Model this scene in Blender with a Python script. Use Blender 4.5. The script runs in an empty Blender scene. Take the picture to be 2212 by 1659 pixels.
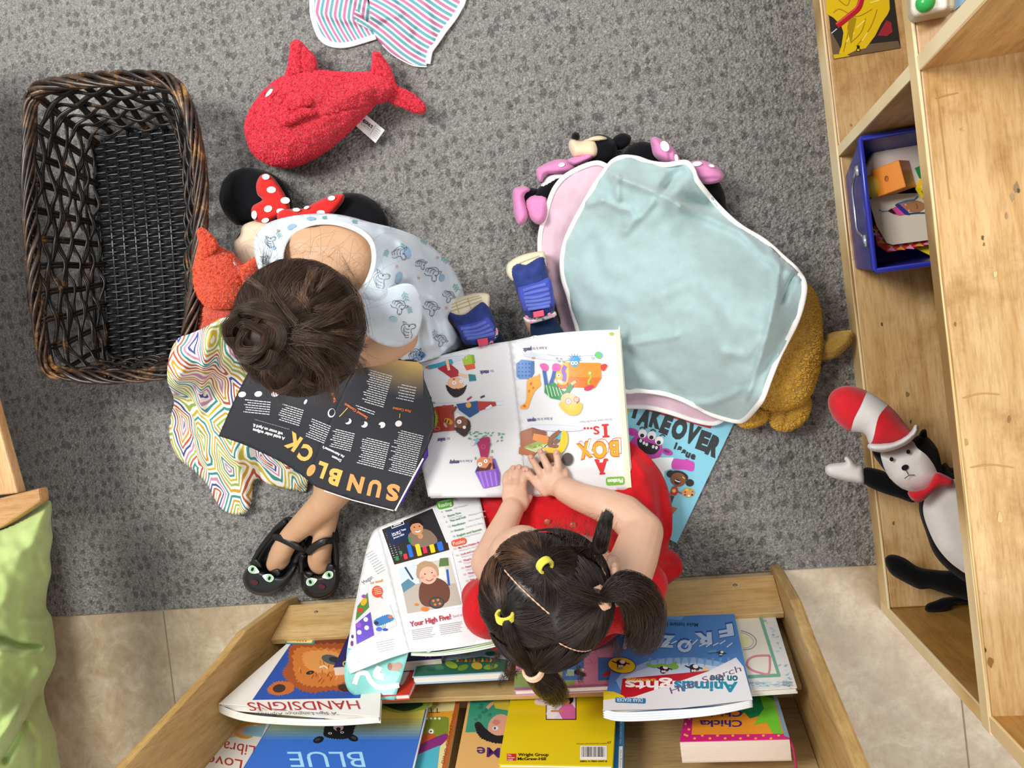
import bpy, bmesh, math, random
import numpy as np
from mathutils import Vector, Matrix, noise
from mathutils.geometry import delaunay_2d_cdt, tessellate_polygon
random.seed(7); RS = np.random.RandomState(7)
C = bpy.context.scene.collection
SC = bpy.context.scene
# ---------------------------------------------------------------- camera (measured: nadir, focal length, height)
FPX, NX, NY, CH = 1600.0, 1410.0, 769.0, 1.4
_d = np.array([NX-1106, -(NY-829.5), -FPX]); _d /= np.linalg.norm(_d)
_Z = -_d; _Y = np.array([0, 1, 0.])-_Z*_Z[1]; _Y /= np.linalg.norm(_Y); _X = np.cross(_Y, _Z)
_a = math.radians(6.55)
AX = _X*math.cos(_a)+_Y*math.sin(_a); AY = -_X*math.sin(_a)+_Y*math.cos(_a); AZ = _Z
cam = bpy.data.cameras.new('camera'); camo = bpy.data.objects.new('camera', cam); C.objects.link(camo)
M4 = Matrix.Identity(4)
for k in range(3):
    M4[0][k] = AX[k]; M4[1][k] = AY[k]; M4[2][k] = AZ[k]
M4[2][3] = CH
camo.matrix_world = M4
cam.sensor_width = 36; cam.lens = FPX/2212*36; cam.clip_start = .02
SC.camera = camo
# ---------------------------------------------------------------- light: ceiling panels and soft room light
w = bpy.data.worlds.new('room_light'); SC.world = w; w.use_nodes = True
w.node_tree.nodes['Background'].inputs[0].default_value = (.95, .97, 1.0, 1)
w.node_tree.nodes['Background'].inputs[1].default_value = .62
def ceiling_lamp(x, y, sx, sy, e, col=(1, .97, .92), z=2.7):
    l = bpy.data.lights.new('ceiling_panel_light', 'AREA'); l.shape = 'RECTANGLE'; l.size = sx; l.size_y = sy
    l.energy = e; l.color = col
    o = bpy.data.objects.new('ceiling_panel_light', l); C.objects.link(o); o.location = (x, y, z); return o
ceiling_lamp(-1.5, 1.0, 1.2, .8, 96)
ceiling_lamp(1.25, -1.6, 1.2, .6, 40)
ceiling_lamp(1.3, 1.3, 1.2, .6, 26)
SC.view_settings.view_transform = 'Standard'; SC.view_settings.look = 'None'
SC.view_settings.exposure = 0.0; SC.view_settings.gamma = 1.0; SC.view_settings.use_curve_mapping = False

# ---------------------------------------------------------------- projection helpers
def ray(px, py):
    v = np.array([px-1106, -(py-829.5), -FPX]); return np.array([v@AX, v@AY, v@AZ])
def P(px, py, z):
    r = ray(px, py); t = (CH-z)/-r[2]; return Vector((r[0]*t, r[1]*t, z))
def onplane(p0, n):
    p0 = np.array(p0); n = np.array(n)
    def f(px, py):
        r = ray(px, py); o = np.array([0, 0, CH]); t = ((p0-o)@n)/(r@n); return Vector(o+r*t)
    return f
def flat(z): return lambda px, py: P(px, py, z)
def rbf(pts):
    A = np.array(pts, float); n = len(A); X = A[:, :2]/100.; v = A[:, 2]
    def U(d2): return np.where(d2 > 1e-12, d2*np.log(d2+1e-12), 0)
    D = ((X[:, None]-X[None])**2).sum(-1)
    K = np.zeros((n+3, n+3)); K[:n, :n] = U(D)+np.eye(n)*1e-3; K[:n, n] = 1; K[:n, n+1:] = X; K[n, :n] = 1; K[n+1:, :n] = X.T
    s = np.linalg.lstsq(K, np.r_[v, 0, 0, 0], rcond=None)[0]
    lo, hi = v.min(), v.max()
    def f(q):
        q = np.atleast_2d(q)/100.; d2 = ((q[:, None]-X[None])**2).sum(-1)
        return np.clip(U(d2)@s[:n]+s[n]+q@s[n+1:], lo, hi)
    return f
def zfield(ctrl, folds=()):
    g = rbf(ctrl) if len(ctrl) > 2 else (lambda q: np.full(len(np.atleast_2d(q)), ctrl[0][2]))
    def f(q):
        q = np.atleast_2d(np.array(q, float)); z = g(q)
        for fo in folds:
            pl = np.array(fo[0], float); amp, wd = fo[1], fo[2]
            d = pdist(q, pl, False); e = np.ones(len(q))
            z = z+amp*np.exp(-(d/wd)**2)
        return z
    return f
def surf(zf): return lambda px, py: P(px, py, float(zf([(px, py)])[0]))
def pdist(q, pl, closed=True):
    q = np.atleast_2d(q); a = pl; b = np.roll(pl, -1, 0) if closed else pl[1:]
    a = pl if closed else pl[:-1]
    out = np.full(len(q), 1e9)
    for s, e in zip(a, b):
        ab = e-s; L = ab@ab+1e-9; t = np.clip(((q-s)@ab)/L, 0, 1); out = np.minimum(out, np.linalg.norm(q-s-t[:, None]*ab, axis=1))
    return out
def inside(q, pl):
    q = np.atleast_2d(q); x, y = q[:, 0], q[:, 1]; r = np.zeros(len(q), bool)
    for (x1, y1), (x2, y2) in zip(pl, np.roll(pl, -1, 0)):
        c = ((y1 > y) != (y2 > y)); xi = (x2-x1)*(y-y1)/((y2-y1) if y2 != y1 else 1e-9)+x1; r ^= c & (x < xi)
    return r
def smooth(pts, n=5, closed=True):
    p = [np.array(q, float) for q in pts]; N = len(p); out = []
    rng = range(N) if closed else range(N-1)
    for i in rng:
        if closed: a, b, c, d = p[i-1], p[i], p[(i+1) % N], p[(i+2) % N]
        else: a, b, c, d = p[max(i-1, 0)], p[i], p[i+1], p[min(i+2, N-1)]
        for k in range(n):
            t = k/n; out.append(.5*((2*b)+(c-a)*t+(2*a-5*b+4*c-d)*t*t+(3*b-a-3*c+d)*t**3))
    if not closed: out.append(p[-1])
    return np.array(out)
def resample(pl, step, closed=True):
    pl = np.array(pl, float); q = np.vstack([pl, pl[:1]]) if closed else pl
    out = []
    for a, b in zip(q[:-1], q[1:]):
        n = max(1, int(round(np.linalg.norm(b-a)/step)))
        for k in range(n): out.append(a+(b-a)*k/n)
    if not closed: out.append(q[-1])
    return np.array(out)

# ---------------------------------------------------------------- colours and materials
def col(h):
    if isinstance(h, str):
        h = h.lstrip('#'); c = [int(h[i:i+2], 16)/255 for i in (0, 2, 4)]
    else: c = [v/255 for v in h]
    return tuple(((v+.055)/1.055)**2.4 if v > .04045 else v/12.92 for v in c)+(1,)
MATS = {}
class NT:
    def __init__(s, name, color=(.8, .8, .8, 1), rough=.6, **kw):
        s.m = bpy.data.materials.new(name); s.m.use_nodes = True; s.t = s.m.node_tree; s.b = s.t.nodes['Principled BSDF']
        s.b.inputs['Base Color'].default_value = color; s.b.inputs['Roughness'].default_value = rough
        for k, v in kw.items(): s.b.inputs[k.replace('_', ' ')].default_value = v
    def n(s, typ, ins=None, **at):
        d = s.t.nodes.new('ShaderNode'+typ)
        for k, v in at.items(): setattr(d, k, v)
        for k, v in (ins or {}).items():
            if isinstance(v, tuple) and len(v) == 2 and hasattr(v[0], 'outputs'): s.t.links.new(v[0].outputs[v[1]], d.inputs[k])
            elif hasattr(v, 'outputs'): s.t.links.new(v.outputs[0], d.inputs[k])
            else: d.inputs[k].default_value = v
        return d
    def co(s, scale=(1, 1, 1), rot=(0, 0, 0), loc=(0, 0, 0), kind='Object'):
        t = s.n('TexCoord'); return s.n('Mapping', {'Vector': (t, kind), 'Scale': scale, 'Rotation': rot, 'Location': loc})
    def ramp(s, fac, stops, interp='LINEAR'):
        r = s.n('ValToRGB', {'Fac': fac}); cr = r.color_ramp; cr.interpolation = interp
        while len(cr.elements) < len(stops): cr.elements.new(.5)
        for e, (p, c) in zip(cr.elements, stops): e.position = p; e.color = c
        return r
    def base(s, nd, out=0): s.t.links.new(nd.outputs[out], s.b.inputs['Base Color'])
    def bump(s, h, dist, strength=1.0):
        b = s.n('Bump', {'Height': h, 'Distance': dist, 'Strength': strength}); s.t.links.new(b.outputs[0], s.b.inputs['Normal']); return b
    def mul(s, a, b, f=1.0): 
        return s.n('MixRGB', {'Fac': f, 'Color1': a, 'Color2': b}, blend_type='MULTIPLY')
def vec(c): return c
def plain(h, rough=.6, **kw):
    k = ('p', h, rough, tuple(kw.items()))
    if k not in MATS:
        MATS[k] = NT('paint_'+str(h).strip('#'), col(h), rough, **kw).m
    return MATS[k]
def cloth(h, rough=.9, scale=900, amp=.0006, var=.12, wr=0, sheen=.2):
    k = ('c', h, rough, scale, amp, var, wr)
    if k not in MATS:
        t = NT('fabric_'+str(h).strip('#'), col(h), rough); t.b.inputs['Sheen Weight'].default_value = sheen; t.b.inputs['Specular IOR Level'].default_value = .15
        n = t.n('TexNoise', {'Vector': t.co(), 'Scale': scale, 'Detail': 3.0})
        n2 = t.n('TexNoise', {'Vector': t.co(), 'Scale': 60.0, 'Detail': 4.0})
        c = col(h); lo = tuple(v*(1-var) for v in c[:3])+(1,); hi = tuple(min(1, v*(1+var)) for v in c[:3])+(1,)
        t.base(t.ramp(t.n('Math', {0: n, 1: n2}, operation='ADD'), [(.6, lo), (1.4, hi)]) if 0 else t.ramp(n2, [(.3, lo), (.7, hi)]))
        b = t.bump((n, 0), amp)
        if wr:
            w1 = t.n('TexNoise', {'Vector': t.co(), 'Scale': 14.0, 'Detail': 2.0}); b2 = t.n('Bump', {'Height': w1, 'Distance': wr, 'Normal': b})
            t.t.links.new(b2.outputs[0], t.b.inputs['Normal'])
        MATS[k] = t.m
    return MATS[k]
def fuzz(h, scale=260, amp=.004, var=.35):
    k = ('f', h, scale)
    if k not in MATS:
        t = NT('plush_'+h.strip('#'), col(h), .95); t.b.inputs['Sheen Weight'].default_value = .35
        c = col(h)
        n = t.n('TexNoise', {'Vector': t.co(), 'Scale': scale, 'Detail': 4.0, 'Roughness': .65, 'Distortion': 1.2})
        lo = tuple(v*(1-var) for v in c[:3])+(1,); hi = tuple(min(1, v*(1+var*.3)) for v in c[:3])+(1,)
        t.base(t.ramp(n, [(.36, lo), (.6, hi)])); t.bump(n, amp)
        MATS[k] = t.m
    return MATS[k]
def wood(c1, c2, rot=0, rough=.4, dirt=.0, name='plywood', loc=(0, 0, 0), axis='X'):
    k = ('w', c1, c2, rot, dirt, name, loc, axis)
    if k not in MATS:
        t = NT(name, col(c1), rough)
        sc = {'X': (1.2, 12, 12), 'Y': (12, 1.2, 12), 'Z': (12, 12, 1.2)}[axis]
        m = t.co(scale=sc, loc=loc)
        n = t.n('TexNoise', {'Vector': m, 'Scale': 3.0, 'Detail': 8.0, 'Roughness': .6, 'Distortion': .6})
        n3 = t.n('TexNoise', {'Vector': t.co(loc=loc), 'Scale': 5.0, 'Detail': 6.0, 'Roughness': .7})
        r = t.ramp(n, [(.3, col(c2)), (.62, col(c1))])
        fine = t.n('TexNoise', {'Vector': m, 'Scale': 22.0, 'Detail': 6.0, 'Roughness': .7}); fr = t.ramp(fine, [(.32, (.78, .70, .60, 1)), (.55, (1, 1, 1, 1))])
        o = t.mul(r, fr); big = t.n('TexNoise', {'Vector': t.co(loc=(9, 4, 2)), 'Scale': 3.2, 'Detail': 2.0}); o = t.mul(o, t.ramp(big, [(.38, (1.0, .88, .70, 1)), (.62, (1.0, 1.0, 1.0, 1))]), .6)
        if dirt:
            dr = t.ramp(n3, [(.34, (.55, .38, .2, 1)), (.5, (1, 1, 1, 1)), (.66, (1, 1, 1, 1)), (.8, (1.0, .97, .9, 1))]); o = t.mul(o, dr, dirt)
            s = t.n('TexNoise', {'Vector': t.co(loc=(3, 1, 0)), 'Scale': 16.0, 'Detail': 5.0, 'Roughness': .8}); sr = t.ramp(s, [(.66, (1, 1, 1, 1)), (.74, (.42, .33, .24, 1))]); o = t.mul(o, sr, dirt*.8)
        t.base(o); t.bump(fine, .0003); MATS[k] = t.m
    return MATS[k]
def ply_edge():
    if 'plyedge' not in MATS:
        t = NT('plywood_edge', col('#d9b577'), .45)
        n = t.n('TexNoise', {'Vector': t.co(scale=(500, 3, 3)), 'Scale': 1.0, 'Detail': 2.0})
        t.base(t.ramp(n, [(.38, col('#96723f')), (.47, col('#dcbb80')), (.6, col('#f1dfb4'))])); MATS['plyedge'] = t.m
    return MATS['plyedge']
def printmat():
    if 'print' not in MATS:
        t = NT('printed_ink', rough=.35); a = t.n('Attribute', attribute_name='ink'); t.base(a); MATS['print'] = t.m
    return MATS['print']

# ---------------------------------------------------------------- mesh helpers
def link(name, me, m=None, parent=None, sm=True):
    o = bpy.data.objects.new(name, me); C.objects.link(o)
    if m is not None:
        for x in (m if isinstance(m, (list, tuple)) else [m]): me.materials.append(x)
    if sm: me.polygons.foreach_set('use_smooth', [True]*len(me.polygons))
    if parent is not None:
        o.parent = parent; o.matrix_parent_inverse = parent_inv(parent)
    return o
def parent_inv(p):
    if p.type == 'EMPTY' or p.parent:
        m = p.matrix_basis.copy(); q = p
        while q.parent: m = q.parent.matrix_basis @ q.matrix_parent_inverse @ m; q = q.parent
        return m.inverted()
    return p.matrix_basis.inverted()
def thing(name, label, cat, loc=(0, 0, 0), group=None):
    o = bpy.data.objects.new(name, None); C.objects.link(o); o.location = loc; o.empty_display_size = .02
    return tag(o, label, cat, group)
def tag(o, label, cat, group=None):
    o['label'] = label; o['category'] = cat
    if group: o['group'] = group
    return o
def struct(o): o['kind'] = 'structure'; return o
class MB:
    def __init__(s): s.v = []; s.f = []; s.mi = []; s.cur = 0
    def add(s, vs, fs):
        b = len(s.v); s.v += [tuple(v) for v in vs]; s.f += [tuple(i+b for i in f) for f in fs]; s.mi += [s.cur]*len(fs); return s
    def box(s, a, b):
        x0, y0, z0 = a; x1, y1, z1 = b
        vs = [(x, y, z) for z in (z0, z1) for y in (y0, y1) for x in (x0, x1)]
        return s.add(vs, [(0, 2, 3, 1), (4, 5, 7, 6), (0, 1, 5, 4), (2, 6, 7, 3), (0, 4, 6, 2), (1, 3, 7, 5)])
    def hexa(s, bot, top):
        return s.add(list(bot)+list(top), [(3, 2, 1, 0), (4, 5, 6, 7)]+[(i, (i+1) % 4, 4+(i+1) % 4, 4+i) for i in range(4)])
    def tube(s, pts, r, sides=8, closed=False, cap=True, flat=1.0, up=None):
        pts = [Vector(p) for p in pts]; n = len(pts)
        if not hasattr(r, '__len__'): r = [r]*n
        rings = []; ref = Vector(up) if up else None; base = len(s.v); vs = []
        u = None
        for i, p in enumerate(pts):
            if closed: t = (pts[(i+1) % n]-pts[i-1])
            else: t = pts[min(i+1, n-1)]-pts[max(i-1, 0)]
            t = t.normalized() if t.length > 1e-9 else Vector((0, 0, 1))
            if ref: u = t.cross(ref); u = u.normalized() if u.length > 1e-6 else t.orthogonal().normalized()
            elif u is None: u = t.orthogonal().normalized()
            else: u = (u-t*u.dot(t)); u = u.normalized() if u.length > 1e-6 else t.orthogonal().normalized()
            w_ = t.cross(u)
            for k in range(sides):
                a = 2*math.pi*k/sides; vs.append(p+u*(math.cos(a)*r[i])+w_*(math.sin(a)*r[i]*flat))
        fs = []
        m = n if closed else n-1
        for i in range(m):
            for k in range(sides):
                a = i*sides+k; b = i*sides+(k+1) % sides; c = ((i+1) % n)*sides
                fs.append((a, b, c+(k+1) % sides, c+k))
        if cap and not closed:
            fs.append(tuple(reversed(range(sides)))); fs.append(tuple((n-1)*sides+k for k in range(sides)))
        return s.add(vs, fs)
    def ell(s, c, r, rot=None, seg=16, rings=10):
        c = Vector(c); r = (r, r, r) if not hasattr(r, '__len__') else r; vs = []; fs = []
        for i in range(rings+1):
            th = math.pi*i/rings
            for k in range(seg):
                a = 2*math.pi*k/seg; v = Vector((r[0]*math.sin(th)*math.cos(a), r[1]*math.sin(th)*math.sin(a), r[2]*math.cos(th)))
                if rot: v = rot @ v
                vs.append(c+v)
        for i in range(rings):
            for k in range(seg):
                fs.append((i*seg+k, (i+1)*seg+k, (i+1)*seg+(k+1) % seg, i*seg+(k+1) % seg))
        return s.add(vs, fs)
    def capsule(s, a, ra, b, rb, seg=16):
        a = Vector(a); b = Vector(b); d = b-a; L = d.length
        if L < 1e-6: return s.ell(a, ra)
        d.normalize(); n = 5; pts = []; rr = []
        for i in range(n): t = math.pi/2*(1-i/n); pts.append(a-d*ra*math.sin(t)); rr.append(max(1e-4, ra*math.cos(t)))
        pts += [a, b]; rr += [ra, rb]
        for i in range(1, n+1): t = math.pi/2*i/n; pts.append(b+d*rb*math.sin(t)); rr.append(max(1e-4, rb*math.cos(t)))
        return s.tube(pts, rr, seg)
    def chain(s, pr, seg=16):
        for (a, ra), (b, rb) in zip(pr[:-1], pr[1:]): s.capsule(a, ra, b, rb, seg)
        return s
    def mesh(s, name, merge=False):
        me = bpy.data.meshes.new(name); me.from_pydata(s.v, [], s.f)
        if any(s.mi): me.polygons.foreach_set('material_index', s.mi)
        if merge:
            bm = bmesh.new(); bm.from_mesh(me); bmesh.ops.remove_doubles(bm, verts=bm.verts, dist=1e-5); bm.to_mesh(me); bm.free()
        me.update(); return me
    def build(s, name, m, parent=None, sm=False, bevel=0, seg=2):
        o = link(name, s.mesh(name), m, parent, sm)
        if bevel:
            b = o.modifiers.new('bevel', 'BEVEL'); b.width = bevel; b.segments = seg; b.limit_method = 'ANGLE'
        if sm is None: pass
        return o
def bake(o):
    dg = bpy.context.evaluated_depsgraph_get(); me = bpy.data.meshes.new_from_object(o.evaluated_get(dg)); old = o.data
    o.modifiers.clear(); o.data = me; return o
def blob(name, mb, m, parent=None, voxel=.004, sm_it=6, bump=None):
    o = link(name, mb.mesh(name), m)
    r = o.modifiers.new('r', 'REMESH'); r.mode = 'VOXEL'; r.voxel_size = voxel; r.use_smooth_shade = True
    if sm_it: s_ = o.modifiers.new('s', 'SMOOTH'); s_.iterations = sm_it; s_.factor = .5
    dg = bpy.context.evaluated_depsgraph_get(); dg.update()
    me = bpy.data.meshes.new_from_object(o.evaluated_get(dg)); me.name = name; o.modifiers.clear(); o.data = me
    if len(me.materials) == 0: me.materials.append(m)
    me.polygons.foreach_set('use_smooth', [True]*len(me.polygons))
    if parent is not None: o.parent = parent; o.matrix_parent_inverse = parent_inv(parent)
    return o
def cdt(outline, step, cons=()):
    ol = resample(outline, step*1.0); x0, y0 = ol.min(0); x1, y1 = ol.max(0)
    g = []; j = 0; y = y0
    while y < y1:
        x = x0+(step/2 if j % 2 else 0)
        while x < x1: g.append((x, y)); x += step
        y += step*.866; j += 1
    if g:
        g = np.array(g); g = g[inside(g, ol)]
        if len(g): g = g[pdist(g, ol) > step*.5]
    n = len(ol); pts = [Vector(p) for p in ol]; edges = [(i, (i+1) % n) for i in range(n)]
    for cl in cons:
        cl = resample(cl, step*.7); ok = inside(cl, ol) & (pdist(cl, ol) > step*.25); idx = []
        if len(g): g = g[pdist(g, cl) > step*.45]
        for p, k in zip(cl, ok):
            if k: idx.append(len(pts)); pts.append(Vector(p))
            else: idx.append(None)
        for a, b in zip(idx, idx[1:]+idx[:1]):
            if a is not None and b is not None: edges.append((a, b))
    pts += [Vector(p) for p in g]
    r = delaunay_2d_cdt(pts, edges, [], 0, 1e-5)
    vs = np.array([tuple(v) for v in r[0]]); fs = []
    cen = np.array([vs[list(f)].mean(0) for f in r[2]]); ok = inside(cen, ol)
    for f, k in zip(r[2], ok):
        if k: fs.append(tuple(reversed(f)))
    return vs, fs, ol
def sheet(name, outline, zf, m, parent=None, step=9, thick=.002, sm=True, noise_amp=0, noise_scale=1/40., lift=0, sharp=False, uv=None):
    ol = outline if sharp else smooth(outline)
    vs, fs, _ = cdt(ol, step); z = zf(vs)+lift
    if noise_amp: z = z+np.array([noise.noise(Vector((x*noise_scale, y*noise_scale, .3))) for x, y in vs])*noise_amp
    me = bpy.data.meshes.new(name); me.from_pydata([P(x, y, max(.0015, q)) for (x, y), q in zip(vs, z)], [], fs)
    # make faces point up
    me.update(); 
    if sum(p.normal.z for p in me.polygons) < 0: me.flip_normals()
    if uv:
        l = me.uv_layers.new(name='UVMap'); 
        for lp in me.loops: l.data[lp.index].uv = uv(*vs[lp.vertex_index])
    o = link(name, me, m, parent, sm)
    if thick:
        s_ = o.modifiers.new('thickness', 'SOLIDIFY'); s_.thickness = thick; s_.offset = -1
    return o
def puff(name, outline, z0, top, bot, R, m, parent=None, step=6, raw=False, dents=(), ctrl=None, power=.5, minz=.001, jit=0, zones=()):
    ol = outline if raw else smooth(outline)
    vs, fs, ob = cdt(ol, step, [smooth(z_[0]) for z_ in zones]); d = pdist(vs, ob); d[d < 1e-3] = 0
    t = np.clip(d/R, 0, 1); h = (1-(1-t)**2)**power
    zb = rbf(ctrl)(vs) if ctrl else np.full(len(vs), z0)
    dz = np.zeros(len(vs))
    for pl, amp, wd in dents: dz += amp*np.exp(-(pdist(vs, np.array(pl, float), False)/wd)**2)*np.clip(d/(wd*.8), 0, 1)
    if jit: dz += np.array([noise.noise(Vector((x/25., y/25., .7))) for x, y in vs])*jit*np.clip(d/15, 0, 1)
    n = len(vs); V = []; mp = {}
    for (x, y), q, hh, e in zip(vs, zb, h, dz): V.append(P(x, y, q+top*hh+e))
    F = list(fs)
    for i, ((x, y), q, hh) in enumerate(zip(vs, zb, h)):
        if d[i] == 0: mp[i] = i
        else: mp[i] = len(V); V.append(P(x, y, max(minz, q-bot*hh)))
    for f in fs: F.append(tuple(mp[i] for i in reversed(f)))
    me = bpy.data.meshes.new(name); me.from_pydata(V, [], F); me.update()
    if zones:
        cen = np.array([vs[list(f)].mean(0) for f in fs]); mi = np.zeros(len(fs), int)
        for k, (pl, _) in enumerate(zones): mi[inside(cen, smooth(pl))] = k+1
        me.polygons.foreach_set('material_index', np.r_[mi, mi]); m = [m]+[z_[1] for z_ in zones]
    if me.polygons[0].normal.z < 0: me.flip_normals()
    return link(name, me, m, parent)
def pz(zf): return zf
# printed artwork: flat coloured ink polygons lying on a surface
_fc = {}
def glyphs(body, bold=0.0):
    k = (body, bold)
    if k not in _fc:
        cu = bpy.data.curves.new('t', 'FONT'); cu.body = body; cu.size = 1; cu.offset = bold; cu.resolution_u = 3
        o = bpy.data.objects.new('t', cu); C.objects.link(o); dg = bpy.context.evaluated_depsgraph_get(); dg.update()
        me = bpy.data.meshes.new_from_object(o.evaluated_get(dg)); me.calc_loop_triangles()
        v = np.array([(a.co.x, a.co.y) for a in me.vertices]).reshape(-1, 2); t = [tuple(x.vertices) for x in me.loop_triangles]
        bpy.data.objects.remove(o); bpy.data.meshes.remove(me); bpy.data.curves.remove(cu); _fc[k] = (v, t)
    return _fc[k]
class Ink:
    def __init__(s, sf, lift=.0004, maxe=None): s.sf = sf; s.v = []; s.f = []; s.c = []; s.lift = lift; s.maxe = maxe; s.l = 0
    def pt(s, x, y):
        p = s.sf(x, y); d = (Vector((0, 0, CH))-p).normalized(); return p+d*(s.lift+s.l*.000025)
    def tris(s, v, t, c):
        c = col(c) if isinstance(c, str) else c; s.l += 1
        if s.maxe:
            v = [tuple(a) for a in v]; st = list(t); t = []; cache = {}
            while st:
                a, b, d = st.pop(); e = [(a, b), (b, d), (d, a)]; L = [math.dist(v[i], v[j]) for i, j in e]; k = max(range(3), key=lambda i: L[i])
                if L[k] <= s.maxe: t.append((a, b, d)); continue
                i, j = e[k]; o = (a, b, d)[(k+2) % 3]; key = (min(i, j), max(i, j))
                if key not in cache: cache[key] = len(v); v.append(((v[i][0]+v[j][0])/2, (v[i][1]+v[j][1])/2))
                m_ = cache[key]; st += [(i, m_, o), (m_, j, o)]
        b = len(s.v); s.v += [s.pt(*p) for p in v]
        for q in t: s.f.append(tuple(i+b for i in q)); s.c.append(c if not callable(c) else c)
        return s
    def poly(s, pts, c, sm=False):
        pts = smooth(pts, 4) if sm else pts
        t = tessellate_polygon([[Vector((p[0], p[1], 0)) for p in pts]]); return s.tris(pts, t, c)
    def ell(s, x, y, rx, ry=None, c='#000000', a=0, n=20):
        ry = ry or rx; ca, sa = math.cos(math.radians(a)), math.sin(math.radians(a))
        return s.poly([(x+rx*math.cos(t)*ca-ry*math.sin(t)*sa, y+rx*math.cos(t)*sa+ry*math.sin(t)*ca) for t in [2*math.pi*k/n for k in range(n)]], c)
    def line(s, pts, wd, c, sm=False):
        pts = smooth(pts, 4, False) if sm else np.array(pts, float); L = []; R = []
        for i, p in enumerate(pts):
            t = pts[min(i+1, len(pts)-1)]-pts[max(i-1, 0)]; t = t/(np.linalg.norm(t)+1e-9); n = np.array([-t[1], t[0]])*wd/2; L.append(p+n); R.append(p-n)
        n = len(pts); v = L+R; t = []
        for i in range(n-1): t += [(i, i+1, n+i+1), (i, n+i+1, n+i)]
        return s.tris(v, t, c)
    def rect(s, x0, y0, x1, y1, c, r=0):
        if not r: return s.poly([(x0, y0), (x1, y0), (x1, y1), (x0, y1)], c)
        pts = []
        for cx, cy, a0 in ((x1-r, y0+r, -90), (x1-r, y1-r, 0), (x0+r, y1-r, 90), (x0+r, y0+r, 180)):
            for k in range(5): a = math.radians(a0+22.5*k); pts.append((cx+r*math.cos(a), cy+r*math.sin(a)))
        return s.poly(pts, c)
    def rpoly(s, x, y, wd, ht, a, c, r=0):  # rotated rect centred
        A = math.radians(a); pts = []
        src = [(-wd/2, -ht/2), (wd/2, -ht/2), (wd/2, ht/2), (-wd/2, ht/2)]
        if r:
            src = []
            for cx, cy, a0 in ((wd/2-r, -ht/2+r, -90), (wd/2-r, ht/2-r, 0), (-wd/2+r, ht/2-r, 90), (-wd/2+r, -ht/2+r, 180)):
                for k in range(5): b = math.radians(a0+22.5*k); src.append((cx+r*math.cos(b), cy+r*math.sin(b)))
        return s.poly([(x+p*math.cos(A)-q*math.sin(A), y+p*math.sin(A)+q*math.cos(A)) for p, q in src], c)
    def text(s, body, x, y, size, a, c, wd=None, bold=.0, ysc=1.0, shear=0.0, mid=False, bend=0):
        v, t = glyphs(body, bold)
        if len(v) == 0: return s
        x0, x1 = v[:, 0].min(), v[:, 0].max(); sx = (wd/(x1-x0)) if wd else size; A = math.radians(a)
        dx = (v[:, 0]-x0)*sx; dy = -v[:, 1]*size*ysc
        if mid: dx = dx-(x1-x0)*sx/2
        dx = dx+dy*shear
        if bend: dy = dy+bend*((dx/max(1e-6, (x1-x0)*sx))-.5)**2
        return s.tris(np.c_[x+dx*math.cos(A)-dy*math.sin(A), y+dx*math.sin(A)+dy*math.cos(A)], t, c)
    def ctext(s, body, cx, cy, h, a, c, wd=None, **k):   # centred on a point, h = letter height
        A = math.radians(a); return s.text(body, cx-math.sin(A)*h/2, cy+math.cos(A)*h/2, h/.73, a, c, wd, mid=True, **k)
    def lines(s, x, y, wd, n, gap, a, c, th=2.0, rag=.25, seed=1):   # blocks of text too small to read
        r = random.Random(seed); A = math.radians(a)
        for k in range(n):
            u = 0; L = wd*(1-rag*r.random())
            while u < L:
                ww = min(L-u, r.uniform(3, 9)*th/1.6)
                q = [(u, k*gap), (u+ww, k*gap), (u+ww, k*gap+th), (u, k*gap+th)]
                s.l -= 1; s.poly([(x+p*math.cos(A)-w_*math.sin(A), y+p*math.sin(A)+w_*math.cos(A)) for p, w_ in q], c); u += ww+th*.7
        s.l += 1; return s
    def build(s, name, parent=None, rough=None):
        me = bpy.data.meshes.new(name); me.from_pydata(s.v, [], s.f); me.update()
        at = me.attributes.new('ink', 'FLOAT_COLOR', 'CORNER'); arr = []
        for p, c in zip(me.polygons, s.c):
            for li in p.loop_indices: arr += list(c)
        at.data.foreach_set('color', arr)
        # face the camera side
        return link(name, me, printmat(), parent, False)
def hair_curves(name, strands, m, parent, r0=.00035, r1=.0001):
    hc = bpy.data.hair_curves.new(name); hc.add_curves([len(s_) for s_ in strands])
    pos = np.concatenate([np.asarray(s_, float) for s_ in strands]); hc.attributes['position'].data.foreach_set('vector', pos.astype(np.float32).ravel())
    rad = np.concatenate([np.linspace(r0, r1, len(s_)) for s_ in strands]).astype(np.float32)
    at = hc.attributes.get('radius') or hc.attributes.new('radius', 'FLOAT', 'POINT'); at.data.foreach_set('value', rad)
    hc.materials.append(m); o = bpy.data.objects.new(name, hc); C.objects.link(o)
    if parent is not None: o.parent = parent; o.matrix_parent_inverse = parent_inv(parent)
    return o
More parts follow.
